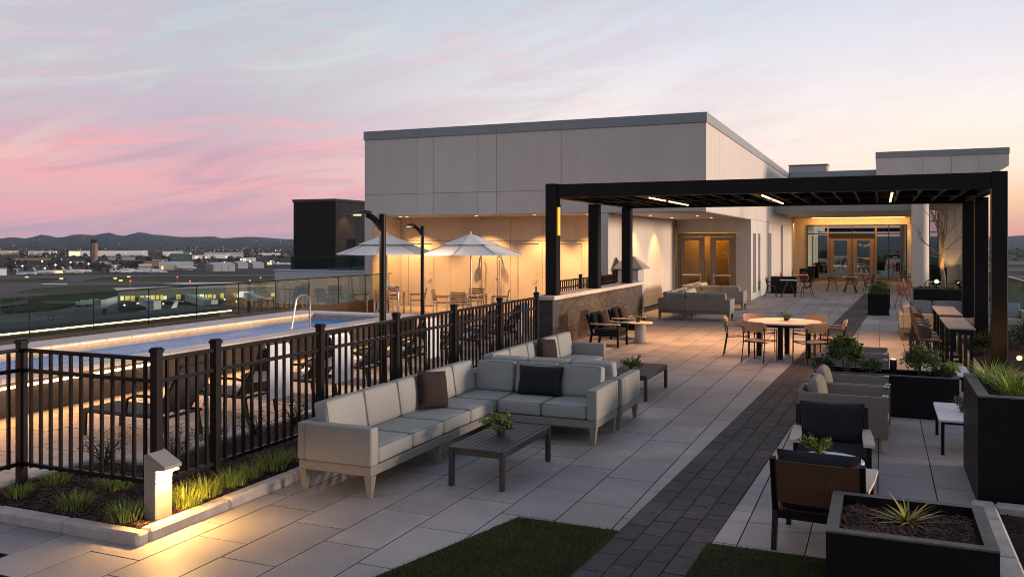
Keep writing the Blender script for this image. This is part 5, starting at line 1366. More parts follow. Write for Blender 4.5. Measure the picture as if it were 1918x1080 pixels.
# ------------------------------------------------------------------ round dining table with six chairs
DT = (-1.87, 18.9)
t = thing('dining_table', 'round pale dining table with four black legs under the pergola', 'table', (DT[0], DT[1], 0))
mb = MB(); mb.lathe([(0, .712), (.70, .712), (.735, .718), (.745, .728), (.745, .738), (.735, .75), (0, .75)], 48, DT[0], DT[1], 0); mb.build('tabletop', M['tabletop'], t, smooth=30)
mb = MB(); mb.lathe([(.60, .66), (.62, .66), (.62, .711), (.60, .711)], 40, DT[0], DT[1], 0); mb.build('apron', M['blackmetal'], t)
for a in (180, 268, 350, 88):
    a = radians(a); x, y = DT[0] + .50 * cos(a), DT[1] + .50 * sin(a); mb = MB(); mb.box(x - .05, y - .05, 0, x + .05, y + .05, .711, .006); mb.build('leg', M['blackmetal'], t)
def dining_chair():
    t = protos('dining_chair', 'teak dining chair with thin black legs', 'chair', 'teak dining chairs round the pale table')
    for sx in (-1, 1):
        mb = MB(); mb.tube([(sx * .25, .23, 0), (sx * .25, .22, .62), (sx * .25, .19, .645), (sx * .255, -.05, .65)], .011, 8); mb.build('leg', M['blackmetal'], t, local=True, smooth=60)
        mb = MB(); mb.tube([(sx * .24, -.29, 0), (sx * .235, -.22, .45), (sx * .235, -.26, .70)], .011, 8); mb.build('leg', M['blackmetal'], t, local=True, smooth=60)
        mb = MB(); mb.box(sx * .255 - .022, -.22, .652, sx * .255 + .022, .22, .672, .006); mb.build('armrest', M['teak'], t, local=True)
    mb = MB(); mb.tube([(-.24, -.21, .40), (.24, -.21, .40), (.25, .22, .41), (-.25, .22, .41), (-.24, -.21, .40)], .010, 6); mb.build('seat_frame', M['blackmetal'], t, local=True)
    mb = MB()
    for i in range(7):
        y0 = -.20 + i * .062; n = 6; vs = []
        for k in range(n + 1):
            x = -.23 + .46 * k / n; z = .425 - .018 * cos(pi * (x / .46)); vs += [(x, y0, z), (x, y0 + .055, z), (x, y0 + .055, z + .014), (x, y0, z + .014)]
        fs = [(4 * k + j, 4 * k + (j + 1) % 4, 4 * k + 4 + (j + 1) % 4, 4 * k + 4 + j)[::-1] for k in range(n) for j in range(4)] + [(0, 1, 2, 3), tuple(4 * n + j for j in (3, 2, 1, 0))]; mb.add(vs, fs)
    mb.build('seat', M['teak'], t, local=True)
    mb = MB(); n = 10
    for r_ in range(3):
        vs = []; z0 = .615 + r_ * .066; z1 = z0 + .062
        for k in range(n + 1):
            u = -1 + 2 * k / n; x = .265 * u; y = -.27 + .05 * u * u - .02 * (r_ - 1) ; rc = .03 * max(0, abs(u) - .75) / .25
            za = z0 + (rc if r_ == 0 else 0); zb = z1 - (rc if r_ == 2 else 0); vs += [(x, y - .01, za), (x, y + .012, za), (x, y + .006, zb), (x, y - .016, zb)]
        fs = [(4 * k + j, 4 * k + (j + 1) % 4, 4 * k + 4 + (j + 1) % 4, 4 * k + 4 + j)[::-1] for k in range(n) for j in range(4)] + [(0, 1, 2, 3), tuple(4 * n + j for j in (3, 2, 1, 0))]; mb.add(vs, fs)
    mb.build('backrest', M['teak'], t, local=True, smooth=40); return t
dc = dining_chair()
base = math.atan2(-DT[1], -DT[0])
labs = ['teak dining chair in front of the round table, left of the two seen from behind', 'teak dining chair in front of the round table, on the dark pavers', 'teak dining chair at the right side of the round table, seen from its side',
        'teak dining chair behind the round table, farther right', 'teak dining chair behind the round table, farther left, by the plant', 'teak dining chair at the left side of the round table, seen from its side']
for i, (a, r) in enumerate(((-28, .98), (31, .98), (88, .95), (146, .95), (-148, .98), (-90, .93))):
    a = base + radians(a); put(dc, i > 0, (DT[0] + r * cos(a), DT[1] + r * sin(a), 0), a + pi / 2, labs[i])
potted(-1.83, 19.02, .75, 'grey green succulent in a small pot on the round dining table', 33, 'succulent', r=.14, h=.12, n=170, L=.075, w=.028)

# ------------------------------------------------------------------ low lounge chairs with teak arms and wicker backs
def lounge_chair():
    t = protos('lounge_chair', 'black lounge chair with teak arms', 'armchair', 'black lounge chairs with teak arms')
    W_ = .325
    for sx in (-1, 1):
        mb = MB(); mb.box(sx * W_ - .02, .30, 0, sx * W_ + .02, .345, .505, .004); mb.build('leg', M['blackmetal'], t, local=True)
        mb = MB(); mb.bar((sx * W_, -.36, 0), (sx * W_, -.30, .30), .04, .05); mb.bar((sx * W_, -.30, .30), (sx * W_, -.42, .735), .04, .05); mb.build('leg', M['blackmetal'], t, local=True)
        mb = MB(); P = [(sx * W_ - .035, -.34), (sx * W_ + .035, -.34), (sx * (W_ + .0) + .05, .0), (sx * W_ + .05, .37), (sx * W_ - .05, .37), (sx * W_ - .05, .0)]
        mb.prism(P, .507, .535); mb.build('armrest', M['teakpale'], t, local=True)
    mb = MB(); mb.box(-W_ + .021, .30, .24, W_ - .021, .335, .30, .003); mb.box(-W_ + .021, -.325, .24, W_ - .021, -.29, .30, .003); mb.box(-W_ - .018, -.29, .245, -W_ + .018, .30, .295); mb.box(W_ - .018, -.29, .245, W_ + .018, .30, .295); mb.build('seat_frame', M['blackmetal'], t, local=True)
    mb = MB(); mb.box(-W_ + .02, -.29, .285, W_ - .02, .30, .305); mb.build('seat_base', M['wicker'], t, local=True)
    mb = MB(); n = 10; vs = []
    for i in range(n + 1):
        u = -1 + 2 * i / n; x = u * (W_ - .015)
        for k in range(5):
            z = .375 + .345 * k / 4; y = -.32 - .12 * (z - .30) / .435 - .03 * (1 - u * u); vs += [(x, y, z), (x, y + .018, z)]
    fs = []
    for i in range(n):
        for k in range(4):
            a = i * 10 + k * 2; b = (i + 1) * 10 + k * 2; fs += [(a, b, b + 2, a + 2), (a + 1, a + 3, b + 3, b + 1)]
        a = i * 10 + 8; b = a + 10; fs.append((a, b, b + 1, a + 1)); a = i * 10; b = a + 10; fs.append((a, a + 1, b + 1, b))
    mb.add(vs, fs); mb.build('backrest', M['wicker'], t, local=True, smooth=50)
    mb = MB(); mb.rbox(-.298, -.26, .307, .298, .325, .415, .03, .016, 8); mb.build('seat_cushion', M['darkpillow'], t, local=True, smooth=80)
    mb = MB(); mb.pillow(.62, .42, .20, T(0, -.285, .585) @ Matrix.Rotation(radians(15), 4, 'X')); mb.build('back_cushion', M['darkpillow'], t, local=True, smooth=80)
    return t
lc = lounge_chair()
put(lc, False, (-.42, 7.37, 0), radians(-4), 'lounge chair with brown wicker back towards the viewer, in front')
put(lc, True, (-.44, 8.97, 0), radians(183), 'black cushioned lounge chair facing the viewer across a small white table')
put(lc, True, (-5.80, 19.35, 0), radians(-92), 'black lounge chair against the brick wall, nearer of two')
put(lc, True, (-5.78, 20.95, 0), radians(-88), 'black lounge chair against the brick wall, farther of two')
t = thing('side_table', 'round white side table between the two front lounge chairs', 'side table', (-.42, 8.17, 0))
mb = MB(); mb.lathe([(0, .452), (.285, .452), (.29, .458), (.29, .472), (.284, .478), (0, .478)], 40, -.42, 8.17, 0); mb.build('tabletop', M['marble'], t)
mb = MB(); mb.lathe([(.16, 0), (.16, .012), (.03, .02), (.025, .44), (.09, .451)], 24, -.42, 8.17, 0); mb.build('pedestal', M['blackmetal'], t)
potted(-.50, 8.10, .478, 'yellow flowering plant on the round white table between lounge chairs', 34, 'foliage', 'foliage_lime', r=.15, h=.19, n=420, L=.042, w=.026)
t = thing('side_table', 'round pale side table with white drum base by the brick wall', 'side table', (-5.28, 20.2, 0))
mb = MB(); mb.lathe([(0, .46), (.30, .46), (.305, .468), (.305, .482), (.298, .49), (0, .49)], 36, -5.28, 20.2, 0); mb.build('tabletop', M['tabletop'], t)
mb = MB(); mb.lathe([(.125, 0), (.135, .01), (.135, .45), (.125, .459)], 30, -5.28, 20.2, 0); mb.build('base', M['drum'], t)
potted(-5.34, 20.22, .49, 'small green plant on the round table by the brick wall', 35, 'foliage', r=.12, h=.16, n=160)
for i, (x, y) in enumerate(((-5.95, 19.35), (-5.95, 20.95))):
    pillow(x + .1, y, .415, .40, .40, .12, radians(88), radians(-18), 'brownpillow', 'brown pillow on the %s lounge chair by the brick wall' % ('nearer', 'farther')[i])

# ------------------------------------------------------------------ woven rope armchairs
def rope_chair():
    t = protos('woven_armchair', 'taupe woven armchair', 'armchair', 'taupe woven rope armchairs')
    # faces +x; u-shaped shell
    mb = MB(); n = 28; prof = []
    rc = .16; hw = .37; xb = -.47; xf = .47
    path = [(xf, -hw), (xb + rc, -hw)] + [(xb + rc - rc * sin(a), -hw + rc - rc * cos(a)) for a in [pi / 2 * i / 6 for i in range(1, 7)]] + [(xb + rc - rc * cos(a), hw - rc + rc * sin(a)) for a in [pi / 2 * i / 6 for i in range(0, 7)]] + [(xf, hw)]
    pts = path; vs = []; k = len(pts); th = .055
    for i, (x, y) in enumerate(pts):
        a = Vector(pts[max(0, i - 1)]); b = Vector(pts[min(k - 1, i + 1)]); d = (b - a).normalized(); nn = Vector((-d.y, d.x))   # inwards
        top = .635; bot = .17
        for (o, z) in ((0, bot), (-.012, (top + bot) / 2), (0, top - .015), (.012, top), (th - .012, top), (th, top - .015), (th, bot)):
            vs.append((x + nn.x * -o * -1, y + nn.y * o, z))
    m = 7; fs = [(i * m + j, (i + 1) * m + j, (i + 1) * m + (j + 1) % m, i * m + (j + 1) % m) for i in range(k - 1) for j in range(m)] + [tuple(range(m))[::-1], tuple((k - 1) * m + j for j in range(m))]
    mb.add(vs, fs); mb.build('shell', M['ropeweave'], t, local=True, smooth=50)
    mb = MB(); mb.box(xb + .06, -hw + .056, .19, xf - .02, hw - .056, .25, .006); mb.build('seat_base', M['ropeweave'], t, local=True)
    mb = MB(); mb.rbox(xb + .06, -hw + .06, .252, xf - .01, hw - .06, .40, .05, .015, 8); mb.build('seat_cushion', M['taupe_cushion'], t, local=True, smooth=80)
    mb = MB(); mb.rbox(-.07, -.28, -.19, .07, .28, .19, .065, .03, 8, T(xb + .17, 0, .575) @ Matrix.Rotation(radians(-14), 4, 'Y')); mb.build('back_cushion', M['taupe_cushion'], t, local=True, smooth=80)
    for x in (xb + .10, xf - .035):
        for y in (-hw + .032, hw - .032): mb = MB(); mb.bar((x, y, .172), (x, y, 0), .07, .055, w2=.055, h2=.045); mb.build('leg', M['teakpale'], t, local=True)
    for y in (-hw + .027, hw - .027): mb = MB(); mb.box(xf - .06, y - .026, .632, xf + .004, y + .026, .648, .006); mb.build('arm_cap', M['steelsatin'], t, local=True)
    return t
rp = rope_chair()
for i, (x, y, rz, l) in enumerate(((-.39, 11.12, -1, 'taupe woven armchair right behind the front lounge chairs'), (-.37, 12.02, 1, 'taupe woven armchair between the nearer one and the long black planter'),
                                   (-.38, 14.45, 0, 'taupe woven armchair just behind the long black planter'), (-.36, 15.35, 1, 'taupe woven armchair farthest back, second beyond the long black planter'))):
    put(rp, i > 0, (x, y, 0), radians(rz), l)
# ------------------------------------------------------------------ marble topped side tables
def marble_table(x0, y0, x1, y1, h, label):
    t = thing('side_table', label, 'side table', ((x0 + x1) / 2, (y0 + y1) / 2, 0), 0, 'white marble tables with black legs')
    r = .04; P = []
    for cx, cy, a0 in ((x1 - r, y1 - r, 0), (x0 + r, y1 - r, 90), (x0 + r, y0 + r, 180), (x1 - r, y0 + r, 270)):
        P += [(cx + r * cos(radians(a0 + 18 * i)), cy + r * sin(radians(a0 + 18 * i))) for i in range(6)]
    mb = MB(); mb.prism(P, h - .022, h); mb.build('tabletop', M['marble'], t)
    mb = MB(); mb.box(x0 + .06, y0 + .035, h - .052, x1 - .06, y0 + .055, h - .0225); mb.box(x0 + .06, y1 - .055, h - .052, x1 - .06, y1 - .035, h - .0225); mb.box(x0 + .035, y0 + .06, h - .052, x0 + .055, y1 - .06, h - .0225); mb.box(x1 - .055, y0 + .06, h - .052, x1 - .035, y1 - .06, h - .0225); mb.build('apron', M['blackmetal'], t)
    for a in (x0 + .025, x1 - .06):
        for b in (y0 + .025, y1 - .06): mb = MB(); mb.box(a, b, 0, a + .036, b + .036, h - .0225, .003); mb.build('leg', M['blackmetal'], t)
marble_table(.60, 10.86, 1.35, 12.05, .40, 'white marble table with black legs in front of the long planter')
marble_table(.60, 14.55, 1.25, 15.7, .40, 'white marble table behind the right end of the long planter')
x, y = G(1797, 770, .40)
potted(x + .05, y, .40, 'leafy green trailing plant on the front marble table', 36, 'foliage', r=.15, h=.13, n=260, L=.04, w=.024)
# ------------------------------------------------------------------ bar tables and stools
def bar_table(x0, y0, x1, y1, h, label):
    t = thing('bar_table', label, 'bar table', ((x0 + x1) / 2, (y0 + y1) / 2, 0), 0, 'narrow high bar tables by the planting bed')
    mb = MB(); mb.box(x0, y0, h - .03, x1, y1, h, .005); mb.build('tabletop', M['barTop'], t)
    n = 3
    for i in range(n):
        y = y0 + .06 + (y1 - y0 - .12) * i / (n - 1)
        mb = MB(); mb.box(x0 + .03, y - .03, 0, x0 + .09, y + .03, h - .031); mb.box(x1 - .09, y - .03, 0, x1 - .03, y + .03, h - .031); mb.box(x0 + .09, y - .025, .0, x1 - .09, y + .025, .05); mb.box(x0 + .09, y - .025, h - .09, x1 - .09, y + .025, h - .031); mb.build('leg', M['blackmetal'], t)
    mb = MB(); mb.box(x0 + .05, y0 + .1, .18, x0 + .08, y1 - .1, .21); mb.build('foot_rail', M['blackmetal'], t)
bar_table(1.08, 16.95, 1.51, 19.35, .90, 'narrow taupe topped bar table nearest the pergola post')
bar_table(1.10, 20.05, 1.55, 22.6, .90, 'narrow taupe topped bar table farther from the viewer')
def bar_stool():
    t = protos('bar_stool', 'brown wire leg bar stool', 'bar stool', 'brown bar stools lined up at the bar tables')
    for sx in (-1, 1):
        mb = MB(); mb.tube([(.17, sx * .20, 0), (.13, sx * .18, .62), (-.14, sx * .18, .62), (-.20, sx * .21, 0)], .010, 8); mb.build('leg', M['blackmetal'], t, local=True, smooth=60)
    mb = MB(); mb.tube([(.165, -.2, .20), (.165, .2, .20)], .009, 6); mb.tube([(-.185, -.2, .20), (-.185, .2, .20)], .009, 6); mb.tube([(-.185, -.2, .20), (.165, -.2, .20)], .009, 6); mb.tube([(-.185, .2, .20), (.165, .2, .20)], .009, 6); mb.build('foot_rail', M['blackmetal'], t, local=True)
    mb = MB(); mb.rbox(-.17, -.20, .622, .19, .20, .66, .018, .006, 6); mb.build('seat', M['stool'], t, local=True, smooth=70)
    mb = MB(); n = 12; vs = []
    for i in range(n + 1):
        a = radians(90 + 180 * i / n); q = abs(cos(a)); top = .90 - .07 * (1 - q) ** 1.5
        for r, z in ((.205, .70 - .03 * q), (.225, .78), (.235, top), (.215, top), (.205, .78), (.19, .70 - .03 * q)): vs.append((.02 + r * cos(a) * .95, r * sin(a) * .98, z))
    fs = [(i * 6 + j, (i + 1) * 6 + j, (i + 1) * 6 + (j + 1) % 6, i * 6 + (j + 1) % 6)[::-1] for i in range(n) for j in range(6)] + [tuple(range(6)), tuple(n * 6 + j for j in range(6))[::-1]]
    mb.add(vs, fs); mb.build('backrest', M['stool'], t, local=True, smooth=50)
    mb = MB(); mb.tube([(.02 + .215 * cos(radians(90 + 180 * i / 12)) * .95, .215 * sin(radians(90 + 180 * i / 12)), .905 - .07 * (1 - abs(cos(radians(90 + 180 * i / 12)))) ** 1.5) for i in range(13)], .016, 8); mb.build('top_rail', M['stool'], t, local=True, smooth=60)
    for a in (100, 140, 180, 220, 260): mb = MB(); mb.tube([(.02 + .15 * cos(radians(a)), .18 * sin(radians(a)), .64), (.02 + .2 * cos(radians(a)), .205 * sin(radians(a)), .72)], .006, 5); mb.build('back_rod', M['blackmetal'], t, local=True)
    return t
bs = bar_stool()
stl = ['nearest', 'second nearest', 'third nearest', 'fourth', 'fifth', 'farthest']
for i, y in enumerate((17.3, 17.95, 18.6, 20.4, 21.1, 21.8)): put(bs, i > 0, (.80, y, 0), radians([3, -2, 0, 2, -3, 1][i]), 'brown bar stool with wire legs, %s of the six at the bar tables' % stl[i])

# ------------------------------------------------------------------ cafe tables and hoop-back chairs at the far end
def cafe_chair(m, nm, cat='chair', grp='hoop back metal chairs'):
    t = protos(nm, 'hoop back metal chair', cat, grp)
    for sx in (-1, 1):
        for sy in (-1, 1):
            mb = MB(); mb.tube([(sx * .15, sy * .15, .44), (sx * .23, sy * .22 - (.05 if sy < 0 else 0), 0)], .013, 6); mb.build('leg', M[m], t, local=True)
    mb = MB(); mb.lathe([(0, .435), (.2, .435), (.215, .445), (.2, .46), (0, .452)], 20); mb.build('seat', M[m], t, local=True)
    hp = [(-.21 * cos(pi * i / 12), -.14 - .10 * sin(pi * i / 12), .45 + .40 * sin(pi * i / 12) ** .75) for i in range(13)]
    mb = MB(); mb.tube(hp, .013, 8); mb.tube([(-.235, .12, .64), (-.24, -.1, .66), (-.16, -.22, .67), (0, -.245, .675), (.16, -.22, .67), (.24, -.1, .66), (.235, .12, .64)], .012, 6)
    for i in range(7): x = -.15 + .05 * i; mb.tube([(x * .9, -.16, .45), (x, -.225, .45 + .40 * max(0, 1 - (x / .21) ** 2) ** .4)], .006, 5)
    mb.build('backrest', M[m], t, local=True, smooth=60)
    mb = MB(); mb.tube([(-.235, .12, .64), (-.17, .13, .45)], .009, 5); mb.tube([(.235, .12, .64), (.17, .13, .45)], .009, 5); mb.build('arm_post', M[m], t, local=True)
    return t
cb = cafe_chair('blackmetal', 'cafe_chair'); cr = cafe_chair('red', 'cafe_chair', grp='red hoop back chairs'); used = {'b': 0, 'r': 0}
def cafe_table(x, y, rz, label, w=.72):
    t = thing('cafe_table', label, 'table', (x, y, 0), rz, 'pale topped cafe tables')
    mb = MB(); mb.box(-w / 2, -w / 2, .72, w / 2, w / 2, .745, .004); mb.build('tabletop', M['tabletop'], t, local=True)
    for a in (-1, 1):
        mb = MB(); mb.bar((a * .03, a * .02, .72), (a * .30, .26, 0), .04, .03); mb.bar((a * .03, -a * .02, .72), (a * .30, -.26, 0), .04, .03); mb.build('leg', M['blackmetal'], t, local=True)
def chair_at(k, x, y, facing, label):
    p = cb if k == 'b' else cr; put(p, used[k] > 0, (x, y, 0), facing - pi / 2, label); used[k] += 1
def F_(x, y, tx, ty): return math.atan2(ty - y, tx - x)
for tx, ty, lab, chs in ((-3.72, 39.6, 'pale cafe table in front of the left black planter', (('b', .75, .15, 'black hoop back chair right of the left cafe table'), ('b', -.72, -.1, 'black hoop back chair left of the left cafe table'))),
                         (-1.35, 44.6, 'pale cafe table before the entrance doors, nearer one', (('b', -.80, .1, 'black hoop back chair left of the entrance cafe table'), ('b', .02, -.78, 'black hoop back chair seen from behind at the entrance cafe table'), ('b', .82, .1, 'black hoop back chair right of the entrance cafe table'))),
                         (-.95, 49.2, 'pale cafe table right before the entrance doors', ()),
                         (-3.75, 46.0, 'pale cafe table behind the left black planter', (('r', -.7, -.3, 'small red chair behind the left planter, first of two'), ('r', .1, .75, 'small red chair behind the left planter, farther one'))),
                         (1.75, 48.0, 'pale cafe table left of the round column', (('r', -.75, .1, 'red hoop back chair left of the round column, rear one'), ('b', -.45, -.75, 'black hoop back chair left of the round column'))),
                         (1.95, 40.2, 'pale cafe table behind the tree planter', (('b', -.1, -.7, 'black hoop back chair seen over the tree planter'), ('r', -.85, .2, 'red hoop back chair beside the tree planter, farther one')))):
    cafe_table(tx, ty, .05, lab)
    for k, dx, dy, l in chs: chair_at(k, tx + dx, ty + dy, F_(dx, dy, 0, 0) + .08, l)
chair_at('r', .80, 34.9, radians(20), 'red hoop back chair at the near left corner of the tree planter')
for i, x in enumerate((-3.5, -2.2, .8)):
    chair_at('b', x, 59.0 + .3 * i, radians(-90 + 30 * i), 'dark chair inside the entrance glass, %s' % ('left of the doors', 'behind the left door', 'right of the doors')[i])
# ------------------------------------------------------------------ planters
def planter(x0, y0, x1, y1, h, label, rim=.07, seed=1, chips=900, rimm='planter_rim', grp=None):
    t = thing('planter_box', label, 'planter', ((x0 + x1) / 2, (y0 + y1) / 2, 0), 0, grp)
    mb = MB(); th = .02
    mb.box(x0, y0, 0, x1, y0 + th, h - .012); mb.box(x0, y1 - th, 0, x1, y1, h - .012); mb.box(x0, y0 + th, 0, x0 + th, y1 - th, h - .012); mb.box(x1 - th, y0 + th, 0, x1, y1 - th, h - .012); mb.box(x0 + th, y0 + th, 0, x1 - th, y1 - th, .03)
    mb.build('box', M['planter'], t, smooth=0)
    mb = MB(); A = [(x0 - .002, y0 - .002), (x1 + .002, y0 - .002), (x1 + .002, y1 + .002), (x0 - .002, y1 + .002)]; B = [(x0 + rim, y0 + rim), (x1 - rim, y0 + rim), (x1 - rim, y1 - rim), (x0 + rim, y1 - rim)]
    vs = [(x, y, h) for x, y in A] + [(x, y, h) for x, y in B] + [(x, y, h - .0125) for x, y in A] + [(x, y, h - .09) for x, y in B]
    fs = []
    for i in range(4):
        j = (i + 1) % 4; fs += [(i, j, 4 + j, 4 + i), (8 + i, 8 + j, j, i)]
    mb.add(vs, fs); rm = mb.build('rim', M[rimm], t, smooth=0)
    mb = MB(); mb.add(vs, [(4 + i, 4 + (i + 1) % 4, 12 + (i + 1) % 4, 12 + i) for i in range(4)]); mb.build('liner', M['planter'], t, smooth=0)
    if chips:
        R = random.Random(seed); mb = MB(); nx = max(4, int((x1 - x0 - 2 * rim) / .05)); ny = max(4, int((y1 - y0 - 2 * rim) / .05)); a0, b0, a1, b1 = x0 + rim - .005, y0 + rim - .005, x1 - rim + .005, y1 - rim + .005
        def hz(x, y): return h - .075 + .022 * noise.noise(Vector((x * 5, y * 5, seed))) + .01 * noise.noise(Vector((x * 17, y * 17, seed)))
        vs = [(a0 + (a1 - a0) * i / nx, b0 + (b1 - b0) * j / ny, hz(a0 + (a1 - a0) * i / nx, b0 + (b1 - b0) * j / ny)) for i in range(nx + 1) for j in range(ny + 1)]
        mb.add(vs, [(i * (ny + 1) + j, (i + 1) * (ny + 1) + j, (i + 1) * (ny + 1) + j + 1, i * (ny + 1) + j + 1) for i in range(nx) for j in range(ny)]); mb.m = 1
        for i in range(chips):
            x = R.uniform(a0 + .02, a1 - .02); y = R.uniform(b0 + .02, b1 - .02); a = R.uniform(0, pi); l = R.uniform(.015, .062); w = R.uniform(.005, .014); tl = R.uniform(-.5, .5)
            d = Vector((cos(a) * cos(tl), sin(a) * cos(tl), sin(tl))); s_ = Vector((-sin(a), cos(a), R.uniform(-.5, .5))); p = Vector((x, y, hz(x, y) + R.uniform(.002, .010))); up = d.cross(s_).normalized() * R.uniform(.002, .005)
            A = [p - d * l / 2 - s_ * w / 2, p + d * l / 2 - s_ * w / 3, p + d * l / 2 + s_ * w / 2, p - d * l / 2 + s_ * w / 2.5]
            mb.add(A + [p + up + d * l * .3, p + up - d * l * .3], [(0, 1, 4, 5), (1, 2, 4), (2, 3, 5, 4), (3, 0, 5)])
        o = mb.build('bark_mulch', [M['mulch'], M['chip']], t, smooth=0); o['kind'] = 'stuff'
    return t
M['chip2'] = M['chip']
planter(-.325, 5.90, .655, 6.86, .555, 'square black planter with bark and a yellow spiky plant, nearest in front', .075, 41, 5200)
planter(.815, 8.93, 2.3, 10.45, 1.0, 'tall black planter with bright grass at the right edge', .10, 42, 2600)
planter(-.86, 12.98, .965, 13.62, .575, 'long black planter with shrubs behind the woven armchairs', .07, 43, 900)
planter(-.40, 30.75, .25, 31.4, .72, 'square black planter of clipped green at the end of the paver path, nearer of two', .05, 44, 0)
planter(-.35, 33.9, .30, 34.55, .72, 'square black planter of clipped green on the paver path, farther of two', .05, 45, 0)
planter(1.12, 35.2, 3.05, 36.6, .68, 'wide black planter that holds the bare tree', .08, 46, 300)
planter(-4.75, 42.1, -3.62, 42.7, .78, 'black planter screen behind the left cafe table', .05, 47, 0)
planter(-4.5, 54.6, -3.7, 55.4, .80, 'black planter beside the entrance glass on the left', .05, 48, 0)
planter(2.55, 54.2, 3.4, 55.0, .95, 'black planter by the wall right of the round column', .05, 49, 0)

def plant(name, label, loc, parts, group=None, cat='plant'):
    t = thing(name, label, cat, loc, 0, group)
    for n_, mb, m in parts: mb.build(n_, M[m], t, local=True, smooth=0)
    return t
# yellow variegated yucca in the front planter
R = random.Random(51); a_ = MB(); b_ = MB()
for i in range(46):
    az = R.uniform(0, 2 * pi); L = R.uniform(.16, .31); lean = R.uniform(.7, 1.45); blade(a_ if R.random() < .68 else b_, (R.gauss(0, .012), R.gauss(0, .012), -.02), az, L, R.uniform(.017, .026), lean, R.uniform(-.05, .5), 5)
x, y = G(1700, 975, .5)
plant('yucca_plant', 'spiky yellow and green yucca in the nearest black planter', (x, y, .505), [('yellow_blades', a_, 'yucca'), ('green_blades', b_, 'yuccagreen')])
# bright ornamental grass in the tall planter
for i, (px, py, lab, r, h) in enumerate(((1862, 715, 'bright green grass clump at the back of the tall planter', .30, .34), (1905, 738, 'bright green grass clump at the front right of the tall planter', .30, .32), (1885, 727, 'dense grass clump between the two others in the tall planter', .26, .28))):
    x, y = G(px, py, .95); R = random.Random(60 + i)
    t = thing('grass_clump', lab, 'plant', (x, y, .93), 0, 'grass clumps in the tall planter')
    tuft(r, h * .9, 150, .013, 1.25, R).build('blades', M['grasslime' if i != 2 else 'grassblade'], t, local=True, smooth=0)
# shrubs in the long planter
def shrub(x, y, z, rx, ry, rz, n, label, seed, m='foliage', L=.055, w=.026):
    R = random.Random(seed); lv, st = bush(rx, ry, rz, n, L, w, R, 12)
    return plant('shrub', label, (x, y, z), [('leaves', lv, m), ('stems', st, 'twig')], 'shrubs in the long black planter', 'shrub')
shrub(-.47, 13.32, .50, .215, .22, .56, 2100, 'tall leafy shrub at the left of the long planter', 71, 'foliage', .06, .032)
shrub(-.78, 13.28, .50, .14, .14, .20, 420, 'low dark shrub at the left corner of the long planter', 72, 'foliage_dark')
shrub(-.13, 13.30, .50, .14, .14, .26, 600, 'small round shrub beside the planter spotlight', 73, 'foliage', .04, .024)
shrub(.52, 13.32, .50, .29, .24, .40, 1700, 'spreading green shrub in the right half of the long planter', 74, 'foliage', .06, .022)
shrub(.80, 13.22, .50, .13, .12, .17, 420, 'low shrub near the right end of the long planter', 75, 'foliage_dark', .04, .022)
shrub(.90, 13.42, .50, .14, .12, .20, 420, 'lime green shrub at the right end of the long planter', 76, 'foliage_lime', .05, .026)
for i, (x, y, l) in enumerate(((-.075, 31.07, 'clipped green plants filling the nearer path planter'), (-.025, 34.22, 'clipped green plants filling the farther path planter'))):
    R = random.Random(80 + i); lv, st = bush(.33, .33, .26, 1500, .07, .03, R, 8, 0, 14, .2); plant('boxwood', l, (x, y, .66), [('leaves', lv, 'foliage'), ('stems', st, 'twig')], None, 'shrub')
for i in range(6):
    R = random.Random(90 + i); lv, st = bush(.15, .15, .12, 220, .07, .03, R, 4); x = 1.35 + .28 * i; plant('succulent_plant', 'small sage plant at the foot of the bare tree', (x, 35.6 + .3 * (i % 2), .60), [('leaves', lv, 'succulent')], 'small plants under the bare tree')
# spotlight standing in the long planter
def small_spot(x, y, z0, h, label, tgt, power=14, lens='spotlens'):
    t = thing('garden_spotlight', label, 'spotlight', (x, y, z0), 0)
    mb = MB(); mb.lathe([(.03, 0), (.03, h * .7)], 12, x, y, z0); mb.build('stake', M['blackmetal'], t)
    mb = MB(); mb.lathe([(.04, 0), (.046, .02), (.046, .13), (.038, .145)], 16, x, y, z0 + h * .7); hd = mb.build('lamp_head', M['blackmetal'], t)
    mb = MB(); mb.lathe([(0, .012), (.022, .01), (.036, 0)], 14, x, y, z0 + h * .7 + .145); mb.build('lens', emit('garden_lens', (1, .78, .38), 3.2), hd)
    spot('garden_spot', (x, y, z0 + h + .12), tgt, power, (1, .7, .35), 100)
small_spot(.16, 13.26, .50, .16, 'black cylinder spotlight standing in the long planter', (-.6, 13.3, 1.6), 12)
# kerb and bark bed at the lower right corner
t = thing('planting_kerb', 'pale concrete kerb right of the nearest planter', 'kerb', (.8, 7, 0))
mb = MB()
for a, b in ((3.6, 4.5), (4.5, 5.4), (5.4, 6.3), (6.3, 7.25), (7.25, 8.2), (8.2, 8.76)): mb.box(.74, a + .003, -.02, .93, b - .003, .10, .022)
for i in range(4): mb.box(.932 + .9 * i, 8.62, -.02, .932 + .9 * (i + 1) - .005, 8.76, .10, .022)
mb.build('kerb_stones', M['concrete'], t)
mulch_bed('bark_mulch', .94, 4.2, 3.0, 8.61, .07, 2600, 15)
